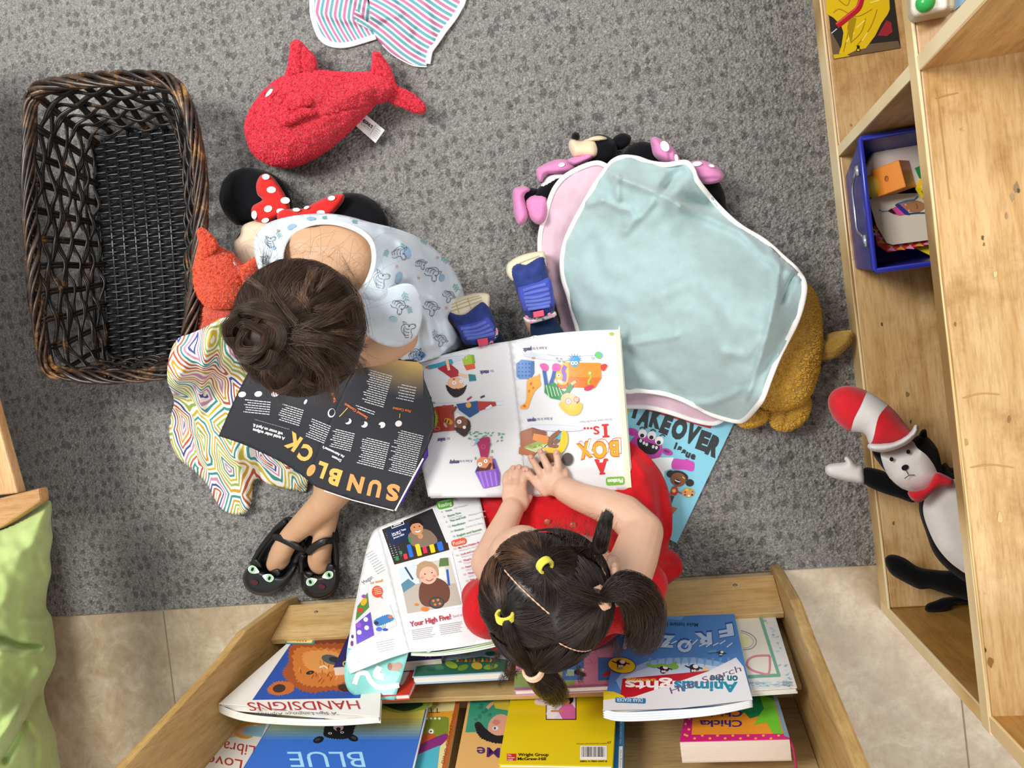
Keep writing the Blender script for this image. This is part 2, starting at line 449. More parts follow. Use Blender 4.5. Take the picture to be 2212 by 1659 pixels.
def fur(o, n, L, h, seed=1, r0=.0005, keep=None):
    me = o.data; me.calc_loop_triangles(); V = np.array([tuple(v.co) for v in me.vertices]); T = np.array([tuple(t.vertices) for t in me.loop_triangles]); N_ = np.array([tuple(v.normal) for v in me.vertices])
    A = np.linalg.norm(np.cross(V[T[:, 1]]-V[T[:, 0]], V[T[:, 2]]-V[T[:, 0]]), axis=1); nz = N_[T].mean(1)[:, 2]; A = A*np.clip(nz*1.5+1.0, 0, 1)
    R = np.random.RandomState(seed); i = R.choice(len(T), n, p=A/A.sum()); u = R.rand(n, 2); u = np.where(u.sum(1, keepdims=True) > 1, 1-u, u)
    p = V[T[i, 0]]*(1-u.sum(1))[:, None]+V[T[i, 1]]*u[:, :1]+V[T[i, 2]]*u[:, 1:]; nn = N_[T[i]].mean(1)
    # strands lean together in small clumps
    cl = np.array([tuple(noise.noise_vector(Vector(q*230))) for q in p]); d = nn*.8+cl*.9+R.randn(n, 3)*.18
    d /= np.linalg.norm(d, axis=1, keepdims=True); ll = (L*R.uniform(.6, 1.1, n))[:, None]; b = cl*.0015
    st = np.stack([p-nn*.0005, p+d*ll*.55, p+(d*.8+cl*.6)*ll], 1)
    ob = hair_curves('fur', list(st), fuzzstrand(h), o, r0, r0*.5); ob['kind'] = 'stuff'; return ob
def fuzzstrand(h):
    k = ('fs', h)
    if k not in MATS:
        t = NT('fur_strand', col(h), .8); t.b.inputs['Specular IOR Level'].default_value = .2; MATS[k] = t.m
    return MATS[k]
def hairmat(h, name='hair', spec=.5):
    t = NT(name, col(h), .38); c = col(h)
    n = t.n('TexNoise', {'Vector': t.co(), 'Scale': 30.0, 'Detail': 3.0}); hi = t.n('HairInfo'); ad = t.n('Math', {0: t.n('Math', {0: (hi, 'Random'), 1: .5}, operation='MULTIPLY'), 1: n}, operation='ADD')
    t.base(t.ramp(ad, [(.4, tuple(v*.5 for v in c[:3])+(1,)), (.85, tuple(v*1.4 for v in c[:3])+(1,)), (1.15, tuple(v*2.6 for v in c[:3])+(1,))]))
    t.b.inputs['Specular IOR Level'].default_value = spec; return t.m
def edgeband(name, outline, zf, m, parent, r=.0035, lift=.001, closed=True, flat=.5, raw=False, n=5):
    ol = np.array(outline, float) if raw else smooth(outline, n, closed)
    z = zf(ol)+lift; mb = MB(); mb.tube([P(x, y, max(.003, q)) for (x, y), q in zip(ol, z)], r, 8, closed=closed, flat=flat, up=(0, 0, 1))
    return mb.build(name, m, parent, True)
# ================================================================ SETTING
YC = P(1000, 1274, 0).y
def tile_floor():
    t = NT('vinyl_floor', col('#b5a48c'), .38)
    n = t.n('TexNoise', {'Vector': t.co(), 'Scale': 17.0, 'Detail': 9.0, 'Roughness': .74, 'Distortion': .5})
    n2 = t.n('TexNoise', {'Vector': t.co(), 'Scale': 45.0, 'Detail': 5.0, 'Roughness': .7})
    r = t.ramp(n, [(.38, col('#af9b80')), (.5, col('#b9a88d')), (.57, col('#c3b39a')), (.68, col('#cfc2aa'))])
    r2 = t.ramp(n2, [(.35, (.88, .86, .82, 1)), (.6, (1, 1, 1, 1))])
    t.base(t.mul(r, r2)); t.bump(n2, .0003); return t.m
FLOORM = tile_floor()
mb = MB(); mb.box((-2.2, -1.6, -.03), (2.0, 1.6, 0)); struct(mb.build('floor', FLOORM))
mb = MB()
for x in (-1.0845, .4588): mb.box((x-.0012, -1.59, .0), (x+.0012, YC-.005, .0006))
struct(mb.build('trim_1', plain('#8d7c68', .7)))
def carpet_mat():
    t = NT('loop_carpet', col('#8f8e8d'), .95)
    co = t.co()
    v = t.n('TexVoronoi', {'Vector': co, 'Scale': 165.0, 'Randomness': 1.0})
    warp = t.n('TexNoise', {'Vector': co, 'Scale': 70.0, 'Detail': 3.0})
    n = t.n('TexNoise', {'Vector': co, 'Scale': 200.0, 'Detail': 3.0, 'Distortion': 1.6})
    big = t.n('TexNoise', {'Vector': co, 'Scale': 4.0, 'Detail': 3.0})
    # darker flecks standing in loose rows
    m = t.co(scale=(46, 36, .01)); vf = t.n('TexVoronoi', {'Vector': m}, voronoi_dimensions='2D'); vf.inputs['Scale'].default_value = 1.0; vf.inputs['Randomness'].default_value = .6
    gate = t.n('TexNoise', {'Vector': t.co(scale=(16, 30, 1)), 'Scale': 1.0, 'Detail': 2.0}); wp = t.n('TexNoise', {'Vector': co, 'Scale': 230.0, 'Detail': 2.0})
    wob = t.n('Math', {0: (vf, 'Distance'), 1: t.n('Math', {0: wp, 1: .7}, operation='MULTIPLY')}, operation='ADD')
    g2 = t.n('Math', {0: wob, 1: t.n('Math', {0: gate, 1: -.8}, operation='MULTIPLY')}, operation='ADD')
    fl = t.ramp(g2, [(.14, (.46, .46, .47, 1)), (.20, (1, 1, 1, 1))])
    c1 = t.ramp(n, [(.26, col('#5d5b59')), (.42, col('#878582')), (.56, col('#9e9c99')), (.78, col('#b8b6b2'))])
    sh = t.ramp((v, 'Distance'), [(.1, (1, 1, 1, 1)), (.75, (.45, .45, .45, 1))]) if 0 else None
    o = t.mul(c1, fl, .8)
    o = t.mul(o, t.ramp(big, [(.3, (.9, .9, .9, 1)), (.7, (1, 1, 1, 1))]))
    t.base(o)
    h = t.n('Math', {0: (n, 0), 1: (v, 'Distance')}, operation='SUBTRACT')
    t.bump(h, .0055); return t.m
mb = MB(); mb.box((-2.2, YC, .0005), (.40, 1.6, .006))
carpet = mb.build('carpet', carpet_mat()); struct(carpet)
CZ = .006

MAPLE = wood('#d8b183', '#bb8f62', rough=.45, name='maple_board', axis='Y')
# ---------------------------------------------------------------- bench on the left with a green cushion
bench = thing('wooden_bench', 'pale maple bench frame at left edge under the green cushion', 'bench', (-1.3, -.3, 0))
A_, B_ = P(0, 930, .3), P(38, 1066, .3); D_ = (A_-B_).normalized()*.9; S_ = Vector((-.6, -.0, 0))
mb = MB(); mb.hexa([v-Vector((0, 0, .02)) for v in (B_, B_+D_, B_+D_+S_, B_+S_)], [B_, B_+D_, B_+D_+S_, B_+S_]); mb.build('top_board', MAPLE, bench, bevel=.003)
q = [P(83, 1055, .31), P(0, 1076, .31), P(-120, 1105, .31), P(-120, 1175, .31), P(0, 1142, .31), P(87, 1084, .31)]
mb = MB(); n = 6; mb.add([v-Vector((0, 0, .022)) for v in q]+q, [tuple(range(n)), tuple(reversed(range(n, 2*n)))]+[((i+1) % n, i, n+i, n+(i+1) % n) for i in range(n)]); mb.build('end_board', wood('#c49a68', '#a37c50', rough=.45, name='maple_end'), bench, bevel=.004)
mb = MB(); mb.box((-1.75, -1.5, .14), (-1.30, -.17, .165)); mb.build('seat_board', MAPLE, bench, bevel=.004)
for y in (-1.3, -.2, .55): mb = MB(); mb.box((-1.62, y, 0), (-1.5, y+.04, .279 if y > 0 else .139)); mb.build('leg', MAPLE, bench, bevel=.004)
ctrl = [(-60, 1150, .30), (107, 1082, .25), (112, 1240, .24), (100, 1330, .22), (115, 1430, .24), (98, 1520, .22), (130, 1659, .23), (140, 1760, .24), (-120, 1700, .38), (-100, 1400, .36), (20, 1300, .31), (40, 1550, .34), (0, 1220, .31), (30, 1450, .30)]
gz = zfield(ctrl)
GREEN = cloth('#adc079', scale=1400, amp=.0003, var=.06, wr=.0012)
cush = puff('green_cushion', [(-90, 1172), (0, 1143), (50, 1118), (92, 1088), (107, 1081), (112, 1095), (110, 1130), (114, 1160), (108, 1200), (111, 1235), (103, 1270), (100, 1310), (112, 1335), (118, 1380), (121, 1420), (112, 1450), (95, 1490), (103, 1540), (118, 1580), (126, 1630), (135, 1700), (120, 1790), (-120, 1790)],
    0, .055, .05, 70, GREEN, step=6, ctrl=ctrl, dents=[([(0, 1378), (40, 1395), (85, 1400)], -.022, 7), ([(0, 1410), (50, 1415), (90, 1408)], .014, 10), ([(95, 1470), (70, 1530), (10, 1640)], -.022, 8), ([(85, 1450), (50, 1520), (-10, 1610)], .016, 12),
    ([(20, 1310), (60, 1280), (95, 1290)], -.009, 10), ([(25, 1200), (60, 1185), (90, 1150)], .006, 14), ([(50, 1560), (80, 1600), (75, 1660)], -.012, 8), ([(80, 1200), (90, 1240)], -.008, 7), ([(60, 1340), (100, 1340)], .008, 9)], jit=.005)
tag(cush, 'lime green cushion with creases on the bench at left edge', 'cushion')

# ---------------------------------------------------------------- low wooden shelf unit on the right
SW = wood('#d9ba8a', '#c09a62', rough=.32, dirt=.75, name='worn_birch_plywood', axis='Y')
SWV = wood('#c9a166', '#a87f48', rough=.4, dirt=.5, name='birch_panel', axis='Z')
EDGE = ply_edge()
shelf = thing('cubby_shelf', 'long worn birch cubby shelf with open compartments along the right edge', 'shelf', (.5, 0, 0))
XF = .347
def board(nm, y0, y1, z0, z1, x0=XF, x1=.78, m=SW, bev=.003):
    mb = MB(); mb.box((x0, y0, z0), (x1, y1, z1)); o = mb.build(nm, m, shelf, bevel=bev)
    return o
def edgestrip(nm, a, b):
    mb = MB(); mb.box(a, b); mb.build(nm, EDGE, shelf, bevel=.0015)
board('bottom_shelf', -.477, 1.2, .004, .05)
mb = MB(); mb.box((XF-.004, -.478, .005), (XF+.0005, 1.2, .0515)); mb.build('front_edge', EDGE, shelf, bevel=.0015)
board('middle_shelf', -.5, 1.2, .413, .435)
mb = MB(); mb.box((XF-.004, -.5, .412), (XF+.0005, 1.2, .4365)); mb.build('front_edge', EDGE, shelf, bevel=.0015)
for y in (.298,):
    mb = MB(); mb.box((XF+.002, y, .0505), (.78, y+.017, .4125)); mb.box((XF+.002, y, .4355), (.78, y+.017, .72)); mb.build('divider_panel', SWV, shelf, bevel=.001)
    mb = MB(); mb.box((XF-.002, y-.0005, .052), (XF+.002, y+.0175, .412)); mb.box((XF-.002, y-.0005, .437), (XF+.002, y+.0175, .72)); mb.build('divider_edge', ply_edge(), shelf, bevel=.001)
mb = MB(); mb.box((XF, -.497, 0), (.78, -.4775, .72)); mb.build('side_panel', wood('#b98d4a', '#9a7236', rough=.4, dirt=.3, name='amber_panel', axis='Z'), shelf, bevel=.002)
mb = MB(); mb.box((XF-.003, -.498, 0), (XF+.002, -.477, .72)); mb.build('side_panel_edge', EDGE, shelf, bevel=.0015)
mb = MB(); mb.box((.77, -.477, .0505), (.78, 1.2, .72)); mb.build('back_panel', SWV, shelf)

ik = Ink(flat(.4353), .0002); rr = random.Random(12)
def blot(x, y, s_, c_, n=9): ik.poly([(x+s_*rr.uniform(.4, 1.1)*math.cos(6.28*k/n), y+1.8*s_*rr.uniform(.4, 1.1)*math.sin(6.28*k/n)) for k in range(n)], c_)
for x, y, s_, c_ in ((2196, 405, 8, '#8c7452'), (2188, 425, 7, '#a18a64'), (2200, 412, 4, '#4f412e'), (2174, 466, 5, '#9a8158'), (2123, 514, 4, '#5a4a34'), (2126, 528, 3, '#7a6442'), (2150, 592, 6, '#c2bf88'), (2064, 700, 3, '#7d6238'), (2180, 905, 5, '#8a6a3e'), (2088, 955, 6, '#b08a50'), (2160, 1120, 9, '#cfae78'), (2140, 1430, 8, '#8e6a34'), (2128, 1405, 4, '#5a4020')): blot(x, y, s_, c_)
for pl in ([(2022, 190), (2030, 240), (2040, 330), (2052, 430)], [(2020, 212), (2044, 206), (2070, 200)], [(2080, 860), (2120, 850), (2160, 852)], [(2096, 1010), (2140, 1004), (2190, 1010)]): ik.line(pl, 2.4, '#b98a4c', True)
ik.build('stains', shelf)
ik = Ink(flat(.0504), .0002)
for x, y, s_, c_ in ((1838, 270, 3, '#a8845a'), (1837, 300, 3, '#a8845a'), (1905, 700, 3, '#5c4c3c'), (1960, 850, 5, '#8c7048'), (1968, 910, 3, '#6a5434'), (1930, 1130, 3, '#7a5c30')): blot(x, y, s_, c_)
ik.build('stains', shelf)
# photograph lying on the bottom shelf
sf = flat(.0525)
ink = Ink(sf, .0003)
mb = MB(); q = [(1783, -40), (1800, 127), (1945, 103), (1926, -40)]
mb.hexa([P(x, y, .0508) for x, y in q], [P(x, y, .0522) for x, y in q]); photo = mb.build('picture_print', plain('#2a2826', .4))
tag(photo, 'glossy picture print of a yellow raincoat on the bottom shelf', 'picture')
ink.poly([(1792, 62), (1800, 127), (1945, 103), (1940, 88), (1870, 96), (1820, 112)], '#6f5c46')
ink.poly([(1783, -40), (1786, 30), (1800, 38), (1817, 55), (1822, 70), (1818, 98), (1812, 116), (1830, 118), (1850, 108), (1870, 104), (1890, 78), (1904, 50), (1918, 30), (1922, 20), (1920, -40)], '#e3bf18')
ink.poly([(1800, 118), (1802, 127), (1836, 121), (1826, 116)], '#d9b61c')
for pl in ([(1800, 28), (1815, 20), (1850, 36), (1884, 20)], [(1838, 45), (1830, 80), (1822, 112)], [(1895, 20), (1880, 60), (1850, 100)], [(1812, 0), (1830, 12), (1838, -10)], [(1870, 40), (1860, 70), (1838, 92)]): ink.line(pl, 2.2, '#a8860a', True)
for pl in ([(1850, 60), (1868, 44)], [(1828, 90), (1846, 70)], [(1862, 88), (1874, 70)], [(1880, 6), (1900, 0)]): ink.line(pl, 3, '#f7e36a')
ink.poly([(1836, 32), (1850, 40), (1838, 95), (1830, 60)], '#a98d12')
ink.line([(1864, -20), (1856, 14), (1838, 32), (1808, 56)], 13, '#b3202a', True); ink.line([(1862, -20), (1852, 12), (1834, 30), (1806, 52)], 3, '#e0565c', True)
ink.poly([(1915, 44), (1925, 48), (1928, 70), (1916, 78), (1896, 77), (1904, 62)], '#9c2b34')
ink.line([(1796, 72), (1808, 62)], 2, '#d8d8e4'); ink.ell(1854, 108, 5, 4, '#2b2408'); ink.ell(1854, 108, 3, 2.4, '#e3bf18'); ink.rect(1851, 98, 1857, 104, '#2b2408')
ink.build('printed_image', photo)

# plastic box and blue card on the middle shelf
z0 = .4365
cont = thing('plastic_container', 'cream plastic lidded container with a green knob on the middle shelf', 'container', P(2000, 10, z0))
q = [(1954, -60), (1958, 40), (1966, 54), (2050, 38), (2052, -60)]
def lump(nm, q, za, zb, m, parent, bev=.006, seg=3):
    mb = MB(); n = len(q); mb.add([P(x, y, za) for x, y in q]+[P(x, y, za)+Vector((0, 0, zb-za)) for x, y in q], [tuple(range(n)), tuple(reversed(range(n, 2*n)))]+[((i+1) % n, i, n+i, n+(i+1) % n) for i in range(n)])
    o = mb.build(nm, m, parent, bevel=bev, seg=seg); return o
lump('tub', q, z0, z0+.022, plain('#b9ad93', .4), cont, .005)
lump('lid', [(1962, -60), (1965, 30), (1973, 40), (2042, 26), (2044, -60)], z0+.021, z0+.03, plain('#ded8c6', .3), cont, .004)
mb = MB(); mb.ell(P(1999, 6, z0+.034), (.0105, .0105, .009)); mb.build('knob', plain('#2fa84f', .25), cont, True)
cd = lump('blue_card', [(2056, -60), (2058, 25), (2075, 12), (2125, -60)], z0+.0006, z0+.003, plain('#7fb6de', .5), None, 0); tag(cd, 'light blue card beside the cream container on the middle shelf', 'card')

# ---------------------------------------------------------------- blue storage bin and its toys
BLUE = plain('#2b32a0', .22); BLUED = plain('#232a86', .25)
binn = thing('storage_bin', 'blue plastic storage bin with a wire handle standing in the compartment', 'bin', (.48, .19, .05))
zt, zb = .185, .0512
bo = [(.352, .107), (.62, .107), (.62, .262), (.352, .262)]; to = [(.344, .088), (.63, .088), (.63, .290), (.344, .290)]
def ringwall(bo, to, zb, zt, th):
    mb = MB(); cx = (bo[0][0]+bo[1][0])/2; cy = (bo[0][1]+bo[2][1])/2
    ins = lambda p: (p[0]+(th if p[0] < cx else -th), p[1]+(th if p[1] < cy else -th))
    v = [(*p, zb) for p in bo]+[(*p, zt) for p in to]+[(*ins(p), zt) for p in to]+[(*ins(p), zb+.003) for p in bo]
    f = [(3, 2, 1, 0)]
    for i in range(4):
        j = (i+1) % 4; f += [(i, j, 4+j, 4+i), (4+i, 4+j, 8+j, 8+i), (8+i, 8+j, 12+j, 12+i)]
    f.append((12, 13, 14, 15)); return mb.add(v, f)
ringwall(bo, to, zb, zt, .003).build('tub', BLUED, binn, bevel=.001)
mb = MB(); mb.tube([(.344, .09, zt), (.344, .288, zt), (.346, .290, zt), (.63, .290, zt), (.63, .088, zt), (.346, .088, zt)], .0042, 8, closed=True, flat=.8, up=(0, 0, 1)); mb.build('rim', BLUE, binn, True)
CHR = plain('#c9ccd2', .2, Metallic=.9)
hp = [P(1862, 368, .165), P(1856, 385, .15), P(1846, 398, .14), P(1846, 415, .135), P(1853, 490, .135), P(1860, 500, .14), P(1868, 506, .155), P(1873, 512, .165)]
mb = MB(); mb.tube([Vector((min(p.x, .3385), p.y, p.z)) for p in hp], .0021, 8); h = mb.build('wire_handle', CHR, binn, True)
for a, b in (((1856, 358), (1866, 378)), ((1869, 508), (1879, 532))):
    mb = MB(); p1, p2 = P(*a, .172), P(*b, .172); p1.x = p2.x = .3395; mb.tube([p1, p2], .0048, 10); mb.build('handle_clip', CHR, h, True)
wb = puff('white_board', [(1865, 380), (1878, 340), (1898, 322), (1940, 312), (2040, 296), (2060, 330), (2050, 400), (1900, 400)], .135, .002, .001, 4, plain('#cfc2bd', .5), step=8)
tag(wb, 'white board with rounded corner standing in the blue bin', 'board')
wb2 = puff('grey_board', [(1922, 306), (1932, 292), (1960, 284), (2040, 276), (2040, 300), (1930, 308)], .128, .002, .001, 4, plain('#8f8a92', .5), step=8)
tag(wb2, 'grey board tucked behind the white board in the blue bin', 'board')
# block: orange cube with hole
blk = thing('orange_block', 'orange wooden cube block with a hole in the blue bin', 'block', P(1935, 385, .14))
c0 = P(1930, 386, .14); R_ = Matrix.Rotation(math.radians(8), 3, 'Z') @ Matrix.Rotation(math.radians(-38), 3, 'Y')
s_ = .0215; vs = [c0+R_ @ Vector((x*s_, y*s_, z*s_)) for z in (-1, 1) for y in (-1, 1) for x in (-1, 1)]
mb = MB(); mb.add(vs, [(0, 2, 3, 1), (4, 5, 7, 6), (0, 1, 5, 4), (2, 6, 7, 3), (0, 4, 6, 2), (1, 3, 7, 5)]); mb.build('cube', plain('#e98a1f', .35), blk, bevel=.0015)
fn = R_ @ Vector((0, 0, 1)); ik = Ink(onplane(c0+fn*s_, fn), .0004); ik.ell(1915, 386, 4.5, 6.5, '#7a3606'); ik.ell(1916, 387, 3, 5, '#b8600f'); ik.build('hole', blk)
o = MB().ell(P(1886, 402, .135), (.017, .019, .014)).build('yellow_bead', plain('#d9bc3a', .4), None, True); tag(o, 'yellow round wooden bead left of the orange cube', 'bead')
o = MB().tube([P(1984, 385, .135), P(2000, 378, .135)], .017, 20).build('green_bead', plain('#1f7a45', .4), None, True); tag(o, 'green wooden bead right of the orange cube', 'bead')
sb = thing('yellow_star_bead', 'yellow faceted bead with black dashes beside the orange cube', 'bead', P(2000, 405, .14))
MB().ell(P(2001, 405, .138), (.016, .02, .014), seg=6, rings=4).build('bead', plain('#e6c51e', .4), sb)
ik = Ink(flat(.1515), .003)
for a in ((1992, 395, 1998, 392), (1996, 404, 2003, 407), (1990, 412, 1994, 418), (2002, 416, 1998, 422), (2003, 398, 2000, 402)): ik.line([(a[0], a[1]), (a[2], a[3])], 1.3, '#2a2408')
ik.build('dashes', sb)
# pattern board and card
pb = lump('pattern_board', [(1886, 490), (1893, 530), (1916, 546), (2060, 520), (2060, 470), (1900, 470)], .105, .109, plain('#d8372e', .5), None, .001)
tag(pb, 'board with red, pink and yellow zigzag edge under the card in the bin', 'board')
ik = Ink(flat(.1092))
x = 1893
for i, (px, py) in enumerate([(1892, 505), (1903, 522), (1925, 538), (1945, 536), (1965, 534), (1985, 528), (2003, 525)]):
    ik.poly([(px-9, py-12), (px+1, py-2), (px+11, py-13), (px+2, py-9)], ['#e8a93a', '#e59bd0'][i % 2]); ik.poly([(px-9, py+3), (px+1, py-5), (px+11, py+4)], ['#e59bd0', '#e8a93a'][i % 2])
ik.build('zigzag', pb)
cd = lump('face_card', [(1876, 432), (1900, 420), (2070, 415), (2070, 510), (1928, 529), (1915, 525), (1893, 488)], .118, .1195, plain('#ded5c2', .45), None, 0)
tag(cd, 'cream card with a drawn face in a striped hat inside the blue bin', 'card')
ik = Ink(flat(.1198))
ik.poly([(1945, 443), (1965, 434), (1985, 434), (1996, 440), (1997, 450), (1985, 458), (1965, 458), (1950, 455)], '#a97850', True)
ik.poly([(1917, 456), (1935, 446), (1946, 440), (1958, 452), (1962, 462), (1945, 466), (1930, 463)], '#d9559a'); ik.poly([(1933, 443), (1940, 438), (1962, 458), (1966, 465), (1955, 464)], '#2b3a86')
ik.poly([(1917, 456), (1926, 450), (1937, 462), (1930, 462)], '#2a2326'); ik.line([(1940, 440), (1958, 434), (1975, 432), (1983, 424)], 3.5, '#3f7fae'); ik.line([(1962, 462), (1985, 460), (2006, 460)], 3.5, '#35506f')
ik.line([(1899, 453), (1905, 457), (1917, 456)], 2, '#3f7fae'); ik.ell(1956, 442, 1.6, 1.6, '#fff'*1+'fff'); ik.ell(1963, 455, 1.6, 1.6, '#ffffff'); ik.ell(1956, 442, .9, .9, '#20140c'); ik.ell(1963, 455, .9, .9, '#20140c'); ik.line([(1978, 440), (1982, 446), (1980, 451)], 1.2, '#5a3014', True); ik.poly([(1996, 438), (2010, 434), (2010, 452), (1998, 448)], '#d68a3a')
ik.build('printed_face', cd)
yl = lump('yellow_card', [(1975, 536), (2060, 520), (2060, 580), (2015, 555)], .09, .092, plain('#e5cf24', .4), None, 0); tag(yl, 'yellow card under the zigzag board in the blue bin', 'card')
# ================================================================ BOOK RACK at the bottom of the picture
RW = wood('#d3b681', '#bb9a62', rough=.38, dirt=.15, name='rack_birch', axis='X')
RWZ = wood('#c9ab72', '#ab8a52', rough=.4, dirt=.2, name='rack_side_birch', axis='Z')
rack = thing('book_rack', 'tiered birch book display rack at the bottom edge full of books', 'book rack', (-.3, -.6, 0))
XL, XR = -.767, .164
prof = [(.012, -.402), (.05, -.398), (.20, -.402), (.28, -.425), (.38, -.445), (.62, -.49), (.66, -.53), (.66, -.78), (0, -.78), (0, -.402)]
def side(x0, x1):
    mb = MB(); n = len(prof); mb.add([(x0, y, z) for z, y in prof]+[(x1, y, z) for z, y in prof], [tuple(range(n)), tuple(reversed(range(n, 2*n)))]+[((i+1) % n, i, n+i, n+(i+1) % n) for i in range(n)])
    mb.build('side_panel', RWZ, rack, bevel=.004)
    mb = MB(); k = 7; pts = [Vector(((x0+x1)/2, y+.0005, z)) for z, y in prof[:k]]
    mb.tube(smooth(pts, 4, False), (x1-x0)/2-.0003, 6, flat=.12, up=(1, 0, 0)); 
side(XL-.018, XL); side(XR, XR+.018)
def slab(nm, x0, x1, a, b, th, m):
    # board seen in profile from a=(y,z) to b=(y,z), th thick behind it
    d = Vector((0, b[0]-a[0], b[1]-a[1])).normalized(); nrm = Vector((0, -d.z, d.y))*th
    A = Vector((0, a[0], a[1])); B = Vector((0, b[0], b[1])); r = []
    for x in (x0, x1):
        X_ = Vector((x, 0, 0)); r.append([A+X_, B+X_, B+nrm+X_, A+nrm+X_])
    mb = MB(); mb.hexa(r[0], r[1]); return mb.build(nm, m, rack, bevel=.0012)
slab('front_lip', XL+.0005, XR-.0005, (-.408, .045), (-.447, .128), .012, RW)
mb = MB(); mb.box((XL+.001, -.5, .04), (XR-.001, -.425, .05)); mb.build('lower_ledge', RW, rack)
slab('middle_panel', XL+.0005, XR-.0005, (-.475, .055), (-.521, .235), .009, RW)
mb = MB(); mb.box((XL+.001, -.60, .12), (XR-.001, -.505, .13)); mb.build('upper_ledge', RW, rack)
slab('back_panel', XL+.0005, XR-.0005, (-.585, .135), (-.652, .65), .009, wood('#cbb283', '#bda171', rough=.4, dirt=.1, name='rack_back_birch', axis='X'))
for px, py in ((683, 1322), (1588, 1264)):
    p = onplane((0, -.408, .045), (0, .905, .425))(px, py); mb = MB(); mb.ell(p, (.004, .0025, .003)); mb.build('screw_head', plain('#7a7770', .4, Metallic=.6), rack, True)

def tplane(z0, y0, z1, y1, off=0):
    n = Vector((0, z1-z0, -(y1-y0))).normalized(); n = n if n.y > 0 else -n
    return Vector((0, y0, z0))+n*off, n
def book(name, label, plane, off, corners, th, cover, pages='#e9e4d8', hard=False, group=None, cat='book', spine=None, pagecol=None, back=None):
    """corners in the photo: bottom-left, bottom-right, top-right, top-left of the front cover as seen; the book's thickness runs behind it"""
    p0, n = tplane(*plane, off); f = onplane(p0, n); q = [f(*c) for c in corners]
    root = thing(name, label, cat, (q[0]+q[1])/2-n*th/2, group or ('books and magazines on the lower tier of the rack' if plane[0] < .15 else 'books on the upper tier of the rack'))
    mb = MB(); mb.hexa([v-n*.0012 for v in q], [v for v in q]); co = mb.build('front_cover', plain(cover, .35), root, bevel=.0004)
    bk = [v-n*th for v in q]; mb = MB(); mb.hexa([v-n*.0012 for v in bk], bk); mb.build('back_cover', plain(back or cover, .35), root)
    cen = sum(q, Vector())/4; ins = [v+(cen-v)*(.02 if not hard else .035) for v in q] if not pagecol else q
    nl = max(3, int(th/.0012)); mb = MB(); rr = random.Random(len(name))
    for k in range(nl):
        a, b = .0014+(th-.0016)*k/nl, .0014+(th-.0016)*(k+.8)/nl; j = 1-rr.uniform(0, .006)
        t = [cen+(v-cen)*j for v in ins]; mb.hexa([v-n*b for v in t], [v-n*a for v in t])
    mb.build('pages', plain(pages, .7), root)
    return root, co, f
T1 = (.09, -.452, .33, -.492); T2 = (.20, -.545, .5, -.592)
GR1 = 'books on the lower tier of the rack'; GR2 = 'books on the upper tier of the rack'

# --- lower tier, behind first
# teal/red picture book peeking out
r, co, f = book('red_book', 'red book corner showing beside the curled magazine page', T1, .0005, [(800, 1400), (930, 1400), (883, 1500), (760, 1508)], .008, '#d23a26')
ik = Ink(f); ik.poly([(800, 1430), (885, 1430), (880, 1460), (868, 1480), (858, 1472), (845, 1482), (820, 1470)], '#cfc8c4', True); ik.build('printed_shape', co)
r, co, f = book('jungle_book', 'thick green picture book of jungle leaves behind the curled magazine', T1, .010, [(920, 1360), (1120, 1340), (1095, 1452), (890, 1463)], .012, '#a9c6e0')
ik = Ink(f)
ik.poly([(893, 1461), (1094, 1450), (1097, 1425), (1040, 1418), (960, 1428), (900, 1440)], '#2f6b55')
for x, y, rx, ry, c_, a in ((975, 1436, 14, 7, '#9ab83a', 20), (1000, 1442, 12, 6, '#6f9c3c', -20), (1030, 1438, 12, 8, '#c9b23f', 10), (950, 1442, 10, 5, '#3f8a5f', 0), (1060, 1440, 16, 6, '#7fae46', -10), (1030, 1400, 22, 6, '#5f9a3a', -25), (995, 1408, 20, 5, '#86b545', 15), (1060, 1412, 12, 5, '#2f7a4a', 0), (930, 1445, 10, 5, '#1f5a50', 10)): ik.ell(x, y, rx, ry, c_, a)
for k in range(9): ik.poly([(985+k*9, 1430), (988+k*9, 1420), (992+k*9, 1429)], '#c9562e' if k % 2 else '#d8c04a')
ik.build('printed_leaves', co)
r, co, f = book('animal_picture_book', 'pink and green picture book of animals behind the child with ponytails', T1, .004, [(1120, 1370), (1400, 1345), (1320, 1482), (1110, 1492)], .008, '#d79ab4')
ik = Ink(f)
ik.poly([(1110, 1490), (1242, 1485), (1240, 1440), (1112, 1450)], '#8fb46a')
for x in (1215, 1292): ik.poly([(x, 1470), (x+46, 1468), (x+46, 1420), (x, 1420)], '#3f86c8')
ik.ell(1250, 1452, 10, 6, '#2a2a2a'); ik.ell(1256, 1448, 6, 5, '#f0f0f0'); ik.ell(1312, 1455, 12, 4, '#c8402c', -20); ik.poly([(1222, 1460), (1226, 1446), (1240, 1446), (1240, 1460)], '#9fd2b4'); ik.line([(1112, 1488), (1320, 1479)], 5, '#b07f98')
ik.build('printed_animals', co)
